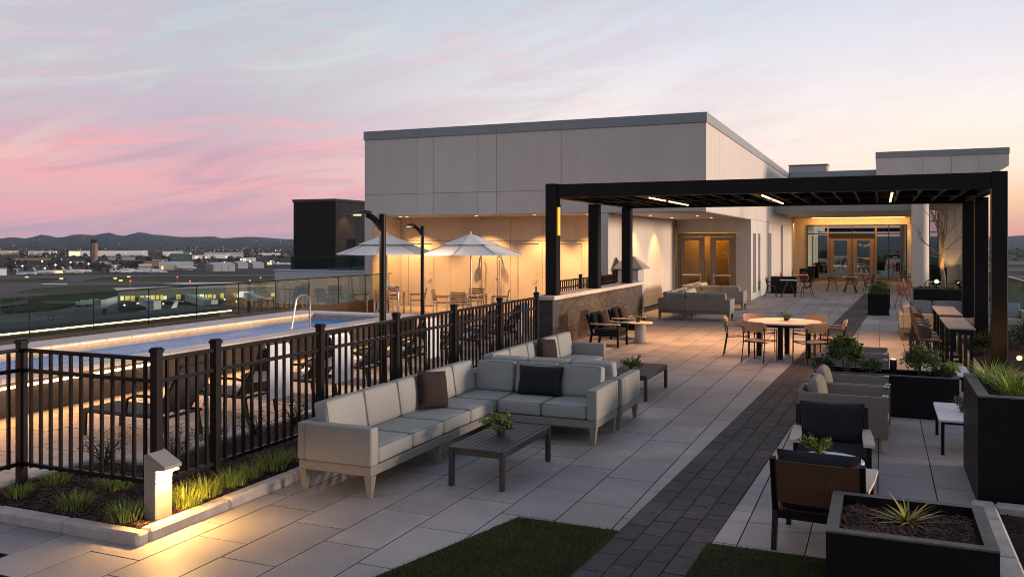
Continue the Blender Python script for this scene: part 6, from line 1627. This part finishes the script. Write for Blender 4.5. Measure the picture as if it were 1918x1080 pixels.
# bed behind the bar tables
t = thing('planting_kerb', 'concrete kerb of the bed beside the bar tables', 'kerb', (1.6, 18, 0))
mb = MB()
for i in range(13): mb.box(1.56, 12.2 + .9 * i + .003, -.02, 1.70, 12.2 + .9 * (i + 1) - .003, .13, .02)
for i in range(3): mb.box(1.71 + .76 * i, 23.6, -.02, 1.71 + .76 * (i + 1) - .005, 23.74, .13, .02)
mb.build('kerb_stones', M['concrete'], t)
mulch_bed('bark_mulch', 1.71, 11.0, 4.0, 23.6, .10, 1500, 16)
R0 = random.Random(5)
for i, (x, y, rx, rz, m, l) in enumerate(((2.95, 17.9, .38, .42, 'foliage_dark', 'dark low shrub right of the pergola post, nearest in the bed'), (3.2, 19.9, .45, .50, 'foliage', 'lamplit shrub by the bright bed light'), (2.5, 21.6, .45, .42, 'foliage_dark', 'dark shrub between the pergola posts'),
                                         (3.3, 22.6, .5, .48, 'foliage_dark', 'dark shrub at the far end of the bed by the glass rail'), (1.98, 20.3, .3, .35, 'foliage_dark', 'low shrub beside the second bar table'), (2.6, 15.6, .4, .36, 'foliage_dark', 'dark shrub behind the tall planter'))):
    R = random.Random(100 + i); lv, st = bush(rx, rx, rz, 1500, .06, .028, R, 9); plant('shrub', l, (x, y, .08), [('leaves', lv, m), ('stems', st, 'twig')], 'shrubs in the bed by the glass rail', 'shrub')
x, y = 2.26, 17.55
t = thing('bed_light', 'bright warm spotlight in the bed at the right edge', 'spotlight', (x, y, .1))
mb = MB(); mb.tube([(x, y, .05), (x, y, .34)], .014, 8); mb.build('stake', M['blackmetal'], t)
mb = MB(); mb.lathe([(.03, 0), (.05, .02), (.05, .12), (.045, .13)], 14, M=T(x, y, .39) @ Rz(.4) @ Matrix.Rotation(radians(105), 4, 'X')); mb.build('lamp_head', M['blackmetal'], t)
mb = MB(); mb.lathe([(0, -.045), (.03, -.035), (.045, 0), (.03, .035), (0, .045)], 14, x - .03, y - .12, .37); mb.build('lens', M['spotlens'], t)
pl = bpy.data.lights.new('bed_lamp', 'POINT'); pl.energy = 26; pl.color = (1, .5, .10); pl.shadow_soft_size = .05; po = bpy.data.objects.new('bed_lamp', pl); COL.objects.link(po); po.location = (x - .06, y - .24, .40)

# ------------------------------------------------------------------ bare tree in its planter
def bare_tree(x, y, z, H, label):
    R = random.Random(18); t = thing('bare_tree', label, 'tree', (x, y, z))
    tr = MB(); cr = MB()
    pts = [(x + .03 * sin(i * 1.3), y + .03 * cos(i * 1.7), z + H * .42 * i / 7) for i in range(8)]
    tr.tube(pts, .085, 10, .06); tr.build('trunk', M['bark'], t, smooth=60)
    def grow(p, d, L, r, depth):
        q = p; d = d.normalized(); seg = [q]
        for i in range(4):
            d = (d + Vector((R.gauss(0, .12), R.gauss(0, .12), .10))).normalized(); q = q + d * L / 4; seg.append(q)
        cr.tube(seg, r, 6, r * .5)
        if depth == 0: return
        for i in range(R.choice((2, 3, 3))):
            k = R.choice((2, 3, 4)); a = R.uniform(0, 2 * pi); s_ = R.uniform(.35, .8)
            nd = d + Vector((cos(a) * s_, sin(a) * s_, R.uniform(0, .3))); grow(seg[k], nd, L * R.uniform(.55, .85), r * .55, depth - 1)
    top = Vector(pts[-1])
    for i in range(5):
        a = 2 * pi * i / 5 + R.uniform(-.3, .3); s_ = R.uniform(.2, .5); grow(top - Vector((0, 0, .12 * i)), Vector((cos(a) * s_, sin(a) * s_, 1)), H * .27, .032, 3)
    for i, (dx, z_) in enumerate(((-1, .30), (.8, .34))): grow(Vector((x, y, z + H * z_)), Vector((dx * .9, .2, .7)), H * .2, .02, 2)
    cr.build('crown', M['branch'], t, smooth=0)
bare_tree(2.12, 35.95, .6, 4.1, 'slim leafless tree lit from below in the wide planter')
spot('tree_uplight', (2.0, 35.35, .75), (2.12, 35.95, 2.6), 300, (1, .54, .13), 50, .6, .04)
x, z = AY(1754, 523, 35.5)
t = thing('tree_uplight', 'round glowing uplight at the left of the tree trunk', 'spotlight', (x, 35.5, .65)); mb = MB(); mb.lathe([(.03, 0), (.03, .28)], 10, x, 35.5, .62); mb.build('stake', M['blackmetal'], t)
mb = MB(); mb.lathe([(0, -.075), (.05, -.055), (.075, 0), (.05, .055), (0, .075)], 16, x, 35.45, .95); mb.build('lens', emit('uplight_lens', (1, .70, .36), 2.4), t)
x2, z2 = AY(1801, 526, 35.5)
t = thing('tree_uplight', 'small uplight at the right of the tree trunk by the pergola post', 'spotlight', (x2, 35.5, .65)); mb = MB(); mb.lathe([(.05, 0), (.06, .12), (.05, .22)], 12, M=T(x2, 35.5, .72) @ Matrix.Rotation(-.5, 4, 'Y')); mb.build('lamp_head', M['blackmetal'], t)
mb = MB(); mb.lathe([(0, .0), (.045, 0)], 12, M=T(x2, 35.5, .72) @ Matrix.Rotation(-.5, 4, 'Y') @ T(0, 0, .225)); mb.build('lens', emit('uplight_lens2', (1, .65, .25), 4.0), t)
spot('wall_uplight', (3.7, 56.3, .4), (3.9, 57, 2.5), 50, (1, .58, .2), 70)

# ------------------------------------------------------------------ glass rail on the right edge
gr = thing('glass_balustrade', 'long glass balustrade on a dark upstand along the right edge of the terrace', 'balustrade', (4.1, 40, 0))
mb = MB(); mb.box(4.02, 12, -.1, 4.2, 60, .18, .006); mb.build('upstand', M['planter'], gr)
for i in range(30): mb = MB(); mb.box(4.10, 12 + 1.6 * i + .01, .18, 4.112, 12 + 1.6 * (i + 1) - .01, 1.17); mb.build('glass_pane', M['glass_rail'], gr, smooth=0)
mb = MB(); mb.box(4.08, 12, 1.17, 4.135, 60, 1.20, .005); mb.build('rail', M['steel'], gr)
for i, y in enumerate((24.9, 28.6, 32.4)):
    t = thing('step_light', 'small warm light low on the upstand of the right glass rail', 'light', (4.0, y, .08), 0, 'low lights along the right glass rail'); mb = MB(); mb.box(3.995, y - .05, .06, 4.018, y + .05, .12); mb.build('lens', M['downlight'], t)
    spot('step_lamp', (3.97, y, .1), (3.3, y, 0), 2.5, (1, .72, .4), 110)
# ------------------------------------------------------------------ the airport below, each building where it stands
def site(px, py, dz=.4):
    x, y = G(px, py, GROUND + dz); d = (CAMH - GROUND - dz) * F / (py - HY); b = math.atan2(x, y)
    return x, y, GROUND + dz, d / F, -b          # metres per pixel at that distance
M['a_white'] = mat('hangar_white', (.55, .55, .54), .7, var=.06, scale=.2); M['a_grey'] = mat('hangar_grey', (.22, .23, .24), .7, var=.1, scale=.1)
M['a_cream'] = mat('hangar_cream', (.42, .35, .25), .7, var=.06, scale=.2); M['a_brown'] = mat('tower_brown', (.17, .105, .075), .8, var=.15, scale=.2)
M['a_dark'] = mat('dark_cladding', (.02, .022, .025), .6); M['a_green'] = mat('green_glass_wall', (.035, .085, .075), .3, var=.3, scale=.1); M['a_rust'] = mat('rust_wall', (.22, .10, .045), .8, var=.1, scale=.2)
M['a_roof'] = mat('pale_metal_roof', (.34, .35, .36), .6, var=.1, scale=.1); M['a_term'] = mat('terminal_concrete', (.13, .15, .145), .7, var=.15, scale=.1); M['a_darkwin'] = mat('dark_windows', (.012, .014, .016), .2)
M['a_lit'] = emit('lit_wall', (1.0, .80, .48), .55); M['a_win'] = emit('lit_terminal_window', (1.0, .72, .20), .34); M['a_win2'] = emit('bright_terminal_window', (1.0, .84, .5), .75)
M['a_sign'] = emit('lit_white_panel', (.85, .95, 1.0), 1.0); M['a_signb'] = emit('lit_blue_panel', (.12, .42, 1.0), .8)
M['l_warm'] = emit('lamp_warm', (1.0, .74, .36), 4.5); M['l_white'] = emit('lamp_white', (1.0, .92, .75), 5.0); M['l_red'] = emit('lamp_red', (1.0, .06, .04), 3.2); M['l_yellow'] = emit('lamp_yellow', (1.0, .72, .08), 1.6)
M['pole'] = mat('grey_pole', (.12, .12, .125), .6)
def far_box(name, label, cat, px, py, w, h, depth, m, roofm='a_roof', gable=0, doors=0, lit=None, wins=None, group=None, rz=0.0, side=None):
    x, y, z, k, r = site(px, py); W_, H_ = w * k, h * k; r += rz
    t = thing(name, label, cat, (x, y, z), r, group)
    mb = MB(); mb.box(-W_ / 2, 0, 0, W_ / 2, depth, H_); mb.build('wall', M[m], t, local=True, smooth=0)
    mb = MB()
    if gable:
        g = H_ * gable; o = .3; mb.add([(-W_ / 2 - o, -o, H_), (W_ / 2 + o, -o, H_), (W_ / 2 + o, depth + o, H_), (-W_ / 2 - o, depth + o, H_), (-W_ / 2 - o, depth / 2, H_ + g), (W_ / 2 + o, depth / 2, H_ + g)], [(0, 1, 5, 4), (2, 3, 4, 5), (1, 2, 5), (3, 0, 4), (3, 2, 1, 0)])
    else: mb.box(-W_ / 2 - .4, -.4, H_ + .01, W_ / 2 + .4, depth + .4, H_ + max(.35, .05 * H_))
    mb.build('roof', M[roofm], t, local=True, smooth=0)
    for i in range(doors):
        a = -W_ / 2 + W_ * (i + .12) / doors; b = -W_ / 2 + W_ * (i + .88) / doors; mb = MB(); mb.box(a, -.25, .1, b, -.02, H_ * .85); mb.build('door', M['a_grey'], t, local=True, smooth=0)
    if lit: mb = MB(); mb.box(-W_ / 2 + W_ * lit[0], -.2, H_ * .12, -W_ / 2 + W_ * lit[1], -.03, H_ * .9); mb.build('lit_wall', M['a_lit'], t, local=True, smooth=0)
    if side: mb = MB(); mb.box(W_ / 2 + .02, .3, .2, W_ / 2 + .25, depth - .3, H_ * .95); mb.build('side_wall', M[side], t, local=True, smooth=0)  # paler side sheet: evening light on this wall put into the colour
    return t
# control tower
x, y, z, k, r = site(176, 490); t = thing('control_tower', 'tall brown airport control tower with dark glass cab', 'control tower', (x, y, z), r)
H = 43 * k; w = 5.0
mb = MB(); mb.prism([(w * cos(radians(22.5 + 45 * i)), w * sin(radians(22.5 + 45 * i))) for i in range(8)], 0, H * .80); mb.build('shaft', M['a_brown'], t, local=True, smooth=0)
mb = MB(); 
for i in range(7): mb.box(-.8, -w * 1.0 - .02, H * (.08 + .1 * i), .8, -w * .9, H * (.13 + .1 * i))
mb.build('window', M['a_darkwin'], t, local=True, smooth=0)
mb = MB(); mb.lathe([(w * .95, H * .80), (w * 1.08, H * .83), (w * 1.0, H * .86)], 8, M=Rz(radians(22.5))); mb.build('gallery', M['a_dark'], t, local=True, smooth=0)
mb = MB(); mb.lathe([(w * .72, H * .86), (w * .92, H * .945)], 8, M=Rz(radians(22.5))); mb.build('cab', M['a_darkwin'], t, local=True, smooth=0)
mb = MB(); mb.lathe([(w * 1.0, H * .945), (w * 1.0, H * .965), (0, H * .98)], 8, M=Rz(radians(22.5))); mb.tube([(1, 0, H * .97), (1, 0, H * 1.05)], .15, 5); mb.build('roof', M['a_dark'], t, local=True, smooth=0)
far_box('warehouse', 'long white warehouse with a lit left end, behind the control tower', 'warehouse', 204, 479.5, 134, 9.5, 60, 'a_white', lit=(.0, .14))
far_box('warehouse', 'low white warehouse left of the long one', 'warehouse', 80, 477.5, 48, 7, 50, 'a_white', doors=4)
far_box('warehouse', 'cream warehouse at the far left edge', 'warehouse', 10, 477.5, 44, 7.5, 50, 'a_cream')
far_box('office_building', 'dark flat box building right of the control tower', 'building', 247, 499, 44, 11, 30, 'a_dark', 'a_dark')
far_box('office_building', 'rust brown low building beside the dark box', 'building', 286, 499, 32, 9.5, 28, 'a_rust', 'a_dark')
far_box('glass_building', 'green glass fronted hangar', 'hangar', 338, 489, 36, 14, 30, 'a_green')
far_box('hangar', 'white hangar behind the green one', 'hangar', 324, 480, 36, 9, 40, 'a_white')
far_box('hangar', 'broad white hangar right of the green one', 'hangar', 408, 484, 48, 8, 40, 'a_white', gable=.4)
far_box('hangar', 'pale hangar farther right with a bright floodlight', 'hangar', 438, 483, 34, 7.5, 30, 'a_roof', gable=.4)
far_box('hangar', 'yellowish low hangar with a lit doorway', 'hangar', 330, 506, 60, 9, 22, 'a_cream', gable=.8, lit=(.06, .13))
far_box('hangar', 'grey gabled hangar with three doors, lit on its right side', 'hangar', 420, 508, 40, 12, 24, 'a_grey', gable=.4, doors=3, side='a_cream', rz=.3)
far_box('hangar', 'second gabled hangar right behind the three door one', 'hangar', 455, 503, 18, 10, 20, 'a_grey', gable=.4, side='a_cream', rz=.3)
far_box('hangar', 'third small hangar at the right of the row', 'hangar', 484, 502, 20, 9, 20, 'a_grey', gable=.3, side='a_cream', rz=.3)
far_box('shed', 'white flat shed at the far left edge of the apron', 'shed', -5, 516, 30, 12, 20, 'a_white')
far_box('shed', 'long low lit shed near the parked planes', 'shed', 118, 512, 70, 6, 16, 'a_cream', 'a_brown', lit=(.1, .5))
far_box('warehouse', 'long pale warehouse seen between the right pergola posts', 'warehouse', 1830, 471, 70, 5, 60, 'a_white')
for i, (nm, lab, cat, px, py, w, h, m, rf, gb, lt) in enumerate((
    ('shed', 'low white shed left of the control tower base', 'shed', 150, 494, 12, 4, 'a_white', 'a_roof', 0, None), ('office_building', 'small pale building right of the control tower base', 'building', 198, 495, 20, 5, 'a_white', 'a_roof', 0, None),
    ('warehouse', 'flat grey warehouse in front of the long white one', 'warehouse', 228, 487, 46, 5, 'a_grey', 'a_roof', 0, None), ('warehouse', 'brown roofed low warehouse on the far left', 'warehouse', 62, 488, 60, 5, 'a_brown', 'a_dark', 0, None),
    ('hangar', 'white hangar with lit front, between green and broad hangars', 'hangar', 372, 485, 22, 6, 'a_white', 'a_roof', .3, (.2, .5)), ('hangar', 'low cream hangar under the green glass one', 'hangar', 300, 493, 26, 5, 'a_cream', 'a_roof', .3, None),
    ('office_building', 'pale two storey building behind the gabled hangars', 'building', 466, 489, 26, 6, 'a_white', 'a_roof', 0, (.1, .3)), ('shed', 'lit kiosk between the gabled hangars and the jet', 'shed', 505, 496, 10, 5, 'a_white', 'a_roof', 0, (.1, .9)),
    ('warehouse', 'distant white warehouse at the foot of the hills, right', 'warehouse', 505, 478, 40, 4, 'a_white', 'a_roof', 0, None), ('warehouse', 'distant lit warehouse at the foot of the hills, middle', 'warehouse', 262, 476, 18, 4, 'a_cream', 'a_roof', 0, (.1, .8)),
    ('hangar', 'arched white tent beside the parked planes', 'hangar', 272, 505, 22, 7, 'a_white', 'a_white', .5, None), ('shed', 'pale shed by the small parked planes', 'shed', 218, 502, 16, 5, 'a_cream', 'a_roof', .3, (.3, .6)))):
    far_box(nm, lab, cat, px, py, w, h, 16, m, rf, gb, 0, lt)
# terminal
xa, ya = G(222, 589, GROUND); xb, yb = G(545, 577, GROUND); L = math.hypot(xb - xa, yb - ya); r = math.atan2(yb - ya, xb - xa); Mx = None
t = thing('terminal', 'low grey airport terminal with a row of lit windows behind the pool glass', 'terminal', (xa, ya, GROUND), r)
mb = MB(); mb.box(0, 0, 0, L * 1.3, 9, 9.2); mb.build('wall', M['a_term'], t, local=True, smooth=0)
mb = MB(); mb.box(-1, -1, 9.2, L * 1.3 + 1, 10, 9.7); mb.build('roof', M['a_roof'], t, local=True, smooth=0)
R = random.Random(9)
i = 0; x = L * .01
while x < L * .98:
    wd = R.uniform(.7, 1.7); u = x / L
    if R.random() < .8 and not (.72 < u < .80) and not noise.noise(Vector((u * 9, 1, 1))) < -.22:
        m = 'a_win2' if R.random() < .18 else 'a_win'
        mb = MB(); mb.box(x, -.15, 4.9 + R.uniform(0, .5), x + wd, -.02, 7.0 - R.uniform(0, .5)); mb.build('window', M[m], t, local=True, smooth=0)
    x += wd + R.uniform(.15, .7)
mb = MB(); mb.box(0, -.12, .2, L * 1.2, -.02, 4.2); mb.build('ground_floor', M['a_dark'], t, local=True, smooth=0)
for a, b, m in ((.68, .735, 'a_sign'), (.742, .765, 'a_signb')): mb = MB(); mb.box(L * a, -.4, 5.2, L * b, -.2, 7.4); mb.build('lit_panel', M[m], t, local=True, smooth=0)
for i in range(14): mb = MB(); mb.lathe([(0, -.35), (.35, 0), (0, .35)], 8, L * (.03 + .07 * i), -1, 3.6 + .5 * (i % 3)); mb.build('wall_lamp', M['l_white' if i % 4 == 0 else 'l_warm'], t, local=True, smooth=0)
def jet_bridge(pxa, pya, pxb, pyb, label):
    a = Vector((*G(pxa, pya, GROUND), GROUND)); b = Vector((*G(pxb, pyb, GROUND), GROUND)); t = thing('jet_bridge', label, 'jet bridge', a, 0, 'jet bridges at the terminal')
    mb = MB(); mb.bar(a + Vector((0, 0, 6)), b + Vector((0, 0, 4.2)), 2.8, 2.6); mb.build('tunnel', M['a_white'], t, smooth=0)
    mb = MB(); mb.bar(b + Vector((0, 0, 5.8)), b + Vector((0, 0, 2.6)), 3.6, 3.6); mb.build('cab', M['a_roof'], t, smooth=0)
    c = a.lerp(b, .85); mb = MB(); mb.bar(c + Vector((0, 0, 3.2)), c, 1.0, 1.0); mb.build('leg', M['a_dark'], t, smooth=0)
jet_bridge(247, 583, 288, 592, 'white sloping jet bridge leading to the small jet')
jet_bridge(345, 583, 395, 590, 'grey jet bridge in the middle of the terminal front'); jet_bridge(462, 580, 496, 586, 'jet bridge at the right end of the terminal'); jet_bridge(228, 588, 190, 590, 'jet bridge stub at the left end of the terminal')
def airliner(m='a_white'):
    t = protos('parked_plane', 'small parked jet', 'plane', 'parked planes')
    mb = MB(); mb.lathe([(0, -9), (.5, -8.6), (1.1, -7), (1.25, -4), (1.25, 4), (.8, 7.5), (.25, 9.4), (0, 9.5)], 12, M=T(0, 0, 2.2) @ Matrix.Rotation(-pi / 2, 4, 'X')); mb.build('fuselage', M[m], t, local=True, smooth=60)
    for s in (-1, 1): mb = MB(); mb.prism([(s * 1, -1.5), (s * 9, 2.2), (s * 9, 3.2), (s * 1, 2)][::s], 1.7, 1.95); mb.build('wing', M[m], t, local=True, smooth=0)
    mb = MB(); mb.add([(-.12, 6.5, 3), (-.12, 9, 3), (-.12, 10, 6), (-.12, 8.6, 6), (.12, 6.5, 3), (.12, 9, 3), (.12, 10, 6), (.12, 8.6, 6)], [(0, 1, 2, 3), (7, 6, 5, 4), (0, 3, 7, 4), (1, 5, 6, 2), (3, 2, 6, 7), (0, 4, 5, 1)]); mb.box(-3, 9, 5.7, 3, 10, 5.85); mb.build('tail', M['a_signb2' if 'a_signb2' in M else m], t, local=True, smooth=0)
    mb = MB(); mb.box(-.1, -6, 0, .1, -5.7, 1.4); mb.box(-1.6, .6, 0, -1.4, .9, 1.8); mb.box(1.4, .6, 0, 1.6, .9, 1.8); mb.build('landing_gear', M['a_dark'], t, local=True, smooth=0); return t
ap = airliner(); R = random.Random(3)
spots = [(290, 598, -.9, 'small white jet at the end of the jet bridge', 1), (50, 517, .9, 'blue grey jet parked second from the left of the apron', 1), (84, 514, 1.1, 'white jet parked left of the control tower', 1), (138, 512.5, 1.2, 'pair jet with tall tail below the control tower', 1), (152, 512, 1.2, 'white jet right beside the one below the control tower', 1), (528, 498, 1.3, 'white jet at the right end of the apron, below the dark tower', 1.1)]
for i, (px, py, a, l, s) in enumerate(spots):
    x, y, z, k, r = site(px, py); o = put(ap, i > 0, (x, y, z), r + a, l); o.scale = (s, s, s)
for i in range(26):
    px = 214 + R.uniform(0, 92); py = R.uniform(506, 512); x, y, z, k, r = site(px, py); o = put(ap, True, (x, y, z), r + R.uniform(.8, 1.6), 'small white plane parked among many on the general aviation apron'); o.scale = (.55,) * 3
x, y, z, k, r = site(350, 506); o = put(ap, True, (x, y, z), r + 1.3, 'dark jet parked before the yellowish hangar')
def truck():
    t = protos('service_truck', 'white airport service vehicle', 'truck', 'service vehicles on the apron')
    mb = MB(); mb.box(-1.1, -2.6, .8, 1.1, 1.2, 2.7, .1); mb.build('body', M['a_white'], t, local=True, smooth=0)
    mb = MB(); mb.box(-1.05, 1.25, .7, 1.05, 2.8, 2.1, .2); mb.build('cab', M['a_white'], t, local=True, smooth=0)
    for a in (-1, 1):
        for b in (-1.7, 1.9): mb = MB(); mb.lathe([(.45, -.15), (.45, .15)], 10, M=T(a * 1.0, b, .45) @ Matrix.Rotation(pi / 2, 4, 'Y')); mb.build('wheel', M['a_dark'], t, local=True, smooth=0)
    return t
tk = truck()
for i, (px, py, a, l) in enumerate(((8, 640, .3, 'white truck at the far left corner of the apron'), (26, 636, 1.2, 'white truck beside the leftmost truck'), (40, 644, .1, 'white van nearest the fence post on the apron'), (243, 600, .9, 'white vehicle left of the small jet'), (172, 572, 1.5, 'white bus by the left end of the terminal'), (156, 574, 1.5, 'dark windowed vehicle next to the white bus'), (372, 594, .8, 'white vehicle under the middle jet bridge'), (456, 592, 1.4, 'white tug cluster left of the right jet bridge'), (500, 597, 1.2, 'flat baggage vehicle near the side wing'), (345, 600, 1.0, 'small vehicle right of the jet'))):
    x, y, z, k, r = site(px, py); put(tk, i > 0, (x, y, z), r + a, l)
def mast(px, py, ptop, label, lamp='l_red', lr=.5, cat='mast', grp=None, n=1):
    x, y, z, k, r = site(px, py); H_ = (py - ptop) * k; t = thing('light_mast', label, cat, (x, y, z), r, grp)
    mb = MB(); mb.tube([(0, 0, 0), (0, 0, H_)], .16, 6, .1); mb.build('pole', M['pole'], t, local=True)
    mb = MB()
    for i in range(n): mb.lathe([(0, -lr), (lr, 0), (0, lr)], 8, (i - (n - 1) / 2) * 1.4, 0, H_)
    mb.build('lamp', M[lamp], t, local=True, smooth=0)
for px, py, pt, l in ((244, 541, 526, 'red beacon mast at the left end of the terminal'), (356, 541, 526.5, 'red beacon mast over the middle of the terminal'), (332, 531, 518.5, 'red beacon on the grass, above the terminal'), (468, 539, 525, 'red beacon mast near the side wing'), (488, 530, 520, 'red beacon at the far edge by the side wing')): mast(px, py, pt, l, 'l_red', .55)
for px, py, pt, l in ((79, 512, 489, 'bright yellow lamp mast left of the parked jets'), (84, 515, 502, 'brightest lamp mast on the left apron'), (132, 508, 491, 'white lamp mast left of the control tower'), (166, 512, 494, 'thin lamp mast in front of the control tower'), (42, 512, 498, 'thin lamp mast on the far left'), (104, 512, 496, 'thin lamp mast between the parked jets')): mast(px, py, pt, l, 'l_warm' if px < 100 else 'l_white', .75)
for px, py, pt, l in ((77, 612, 588, 'dark apron floodlight mast, left of three'), (91, 608, 585, 'dark apron floodlight mast, middle of three'), (101, 614, 591, 'dark apron floodlight mast, right of three'), (144, 606, 581, 'dark apron floodlight mast standing apart on the right')):
    x, y, z, k, r = site(px, py); H_ = (py - pt) * k; t = thing('floodlight_mast', l, 'mast', (x, y, z), r, 'unlit floodlight masts'); mb = MB(); mb.tube([(0, 0, 0), (0, 0, H_)], .14, 6); mb.build('pole', M['a_dark'], t, local=True)
    mb = MB(); mb.box(-1.0, -.3, H_, 1.0, .3, H_ + .35); mb.build('lamp_head', M['a_dark'], t, local=True, smooth=0)
for px, py, pt, l in ((451, 500, 486, 'white floodlight on the three door hangar'), (468, 502, 489, 'white floodlight on the second hangar'), (357, 490, 475, 'floodlight mast right of the green hangar'), (386, 492, 482, 'floodlight before the broad white hangar'), (424, 490, 481, 'floodlight on the pale hangar'), (507, 497, 489, 'white floodlight near the right jet'), (521, 497, 492, 'second white floodlight near the right jet'), (304, 503, 500, 'lamp at the lit doorway'), (420, 497, 491, 'bright lamp over the three door hangar')): mast(px, py, pt, l, 'l_white', .85)
# taxiway signs: yellow boxes
for i, (px, py) in enumerate(((50, 520.5), (115, 523.5), (216, 523), (241, 520), (226, 527))):
    x, y, z, k, r = site(px, py); t = thing('taxiway_sign', 'small yellow lit taxiway sign on the airfield grass', 'sign', (x, y, z), r, 'yellow lit taxiway signs'); mb = MB(); mb.box(-1.1, 0, .4, 1.1, .3, 1.15); mb.build('panel', M['l_yellow'], t, local=True, smooth=0)
    mb = MB(); mb.box(-1.0, .1, 0, -.8, .2, .4); mb.box(.8, .1, 0, 1.0, .2, .4); mb.build('leg', M['a_dark'], t, local=True, smooth=0)
# trees around the tower
R = random.Random(77)
def far_tree(px, py, hpx, seed):
    R = random.Random(seed); x, y, z, k, r = site(px, py); h = hpx * k; t = thing('broadleaf_tree', 'dark broad tree among the buildings round the control tower', 'tree', (x, y, z), 0, 'dark trees round the control tower')
    mb = MB(); mb.tube([(0, 0, 0), (0, 0, h * .5)], h * .04, 5, h * .02); mb.build('trunk', M['twig'], t, local=True)
    lv = MB()
    for i in range(150):
        d = Vector((R.gauss(0, 1), R.gauss(0, 1), R.gauss(0, .8))).normalized() * R.uniform(.5, 1); p = Vector((d.x * h * .42, d.y * h * .42, h * .58 + d.z * h * .40)); leaf(lv, p, (R.gauss(0, 1), R.gauss(0, 1), R.gauss(0, .6)), h * .16, h * .11, (R.gauss(0, 1), R.gauss(0, 1), 1))
    lv.build('crown', M['treebelt'], t, local=True, smooth=0)
for i in range(64):
    px = R.uniform(2, 240) if i < 52 else R.uniform(270, 520); py = R.uniform(492, 511) if i < 52 else R.uniform(484, 494)
    if 60 < px < 110 and py > 509: continue
    far_tree(px, py, R.uniform(7, 13), 300 + i)
# lights of the town and airfield: too many to count
mb = MB(); mb2 = MB(); R = random.Random(12)
def dot(mb, x, y, z, r): mb.add([(x + r, y, z), (x, y + r, z), (x - r, y, z), (x, y - r, z), (x, y, z + r), (x, y, z - r)], [(0, 1, 4), (1, 2, 4), (2, 3, 4), (3, 0, 4), (1, 0, 5), (2, 1, 5), (3, 2, 5), (0, 3, 5)])
for i in range(330):
    px = R.choice((R.uniform(-40, 560), R.gauss(130, 110), R.gauss(410, 90))); py = R.choice((R.uniform(466, 476), R.uniform(470, 500), R.gauss(478, 5))); py = max(464.5, py)
    x, y, z, k, r = site(px, py); dot(mb if R.random() < .65 else mb2, x, y, z + R.uniform(3, 9), k * R.choice((.3, .35, .45, .7)))
for i in range(60):
    rel = R.uniform(-.58, -.22); rr = R.uniform(2900, 4700); b = rel - TH; t_ = max(0, min(1, (rr - 2600) / 4400)); z = GROUND + (CAMH + sky_h(b) * 7000 - GROUND) * t_ * t_ * (3 - 2 * t_) + 10
    dot(mb2 if i % 3 else mb, rr * sin(b), rr * cos(b), z, rr / F * R.choice((.3, .4, .5)))
for i in range(60):
    px = R.uniform(455, 560); py = R.uniform(472, 482); x, y, z, k, r = site(px, py); dot(mb, x, y, z + 1, k * .4)
tag(mb.build('town_lights', emit('town_lights_warm', (1, .72, .34), 1.7), smooth=0), kind='stuff', label='scattered warm lights of the town below the hills', cat='lights')
tag(mb2.build('town_lights', emit('town_lights_white', (1, .93, .8), 1.7), smooth=0), kind='stuff', label='scattered white lights of the town below the hills', cat='lights')

# parked cars in the lots round the control tower
def far_car(m):
    t = protos('parked_car', 'small parked car in the airport lots', 'car', 'cars parked in the airport lots')
    mb = MB(); mb.box(-.9, -2.2, .25, .9, 2.2, .85, .15); mb.build('body', M[m], t, local=True, smooth=0)
    mb = MB(); mb.add([(-.85, -1.3, .85), (.85, -1.3, .85), (.85, 1.5, .85), (-.85, 1.5, .85), (-.7, -.7, 1.45), (.7, -.7, 1.45), (.7, .9, 1.45), (-.7, .9, 1.45)], [(4, 5, 6, 7), (0, 1, 5, 4), (1, 2, 6, 5), (2, 3, 7, 6), (3, 0, 4, 7)]); mb.build('cabin', M['a_darkwin'], t, local=True, smooth=0); return t
M['car_silver'] = mat('silver_paint', (.4, .41, .42), .35, metal=.3); M['car_dark'] = mat('dark_paint', (.03, .03, .035), .3)
cars = [far_car('a_white'), far_car('car_silver'), far_car('car_dark')]; cu = [0, 0, 0]; R = random.Random(44)
for row, (pa, pb, py) in enumerate(((100, 160, 505.5), (176, 250, 504), (10, 70, 507), (20, 120, 499.5), (300, 345, 497), (360, 400, 496))):
    n = int((pb - pa) / 4.2)
    for i in range(n):
        if R.random() < .25: continue
        x, y, z, k, r = site(pa + (pb - pa) * (i + .5) / n, py + R.uniform(-.15, .15)); c = R.choice((0, 0, 1, 2)); put(cars[c], cu[c] > 0, (x, y, z), r + R.uniform(-.05, .05)); cu[c] += 1
# ------------------------------------------------------------------ the evening air between here and the hills
mb = MB(); mb.box(-9500, -9500, GROUND - 2, 9500, 9500, 260)
hm = bpy.data.materials.new('evening_haze'); hm.use_nodes = True; nt = hm.node_tree; nt.nodes.clear()
ho = nt.nodes.new('ShaderNodeOutputMaterial'); hv = nt.nodes.new('ShaderNodeVolumePrincipled'); nt.links.new(hv.outputs[0], ho.inputs['Volume'])
hv.inputs['Color'].default_value = (.66, .78, 1.0, 1); hv.inputs['Density'].default_value = 3.6e-5; hv.inputs['Anisotropy'].default_value = .2
tag(mb.build('haze', hm, smooth=0), kind='stuff', label='thin blue evening haze', cat='haze')
for o in bpy.data.objects:
    if '_o' in o.keys(): del o['_o']
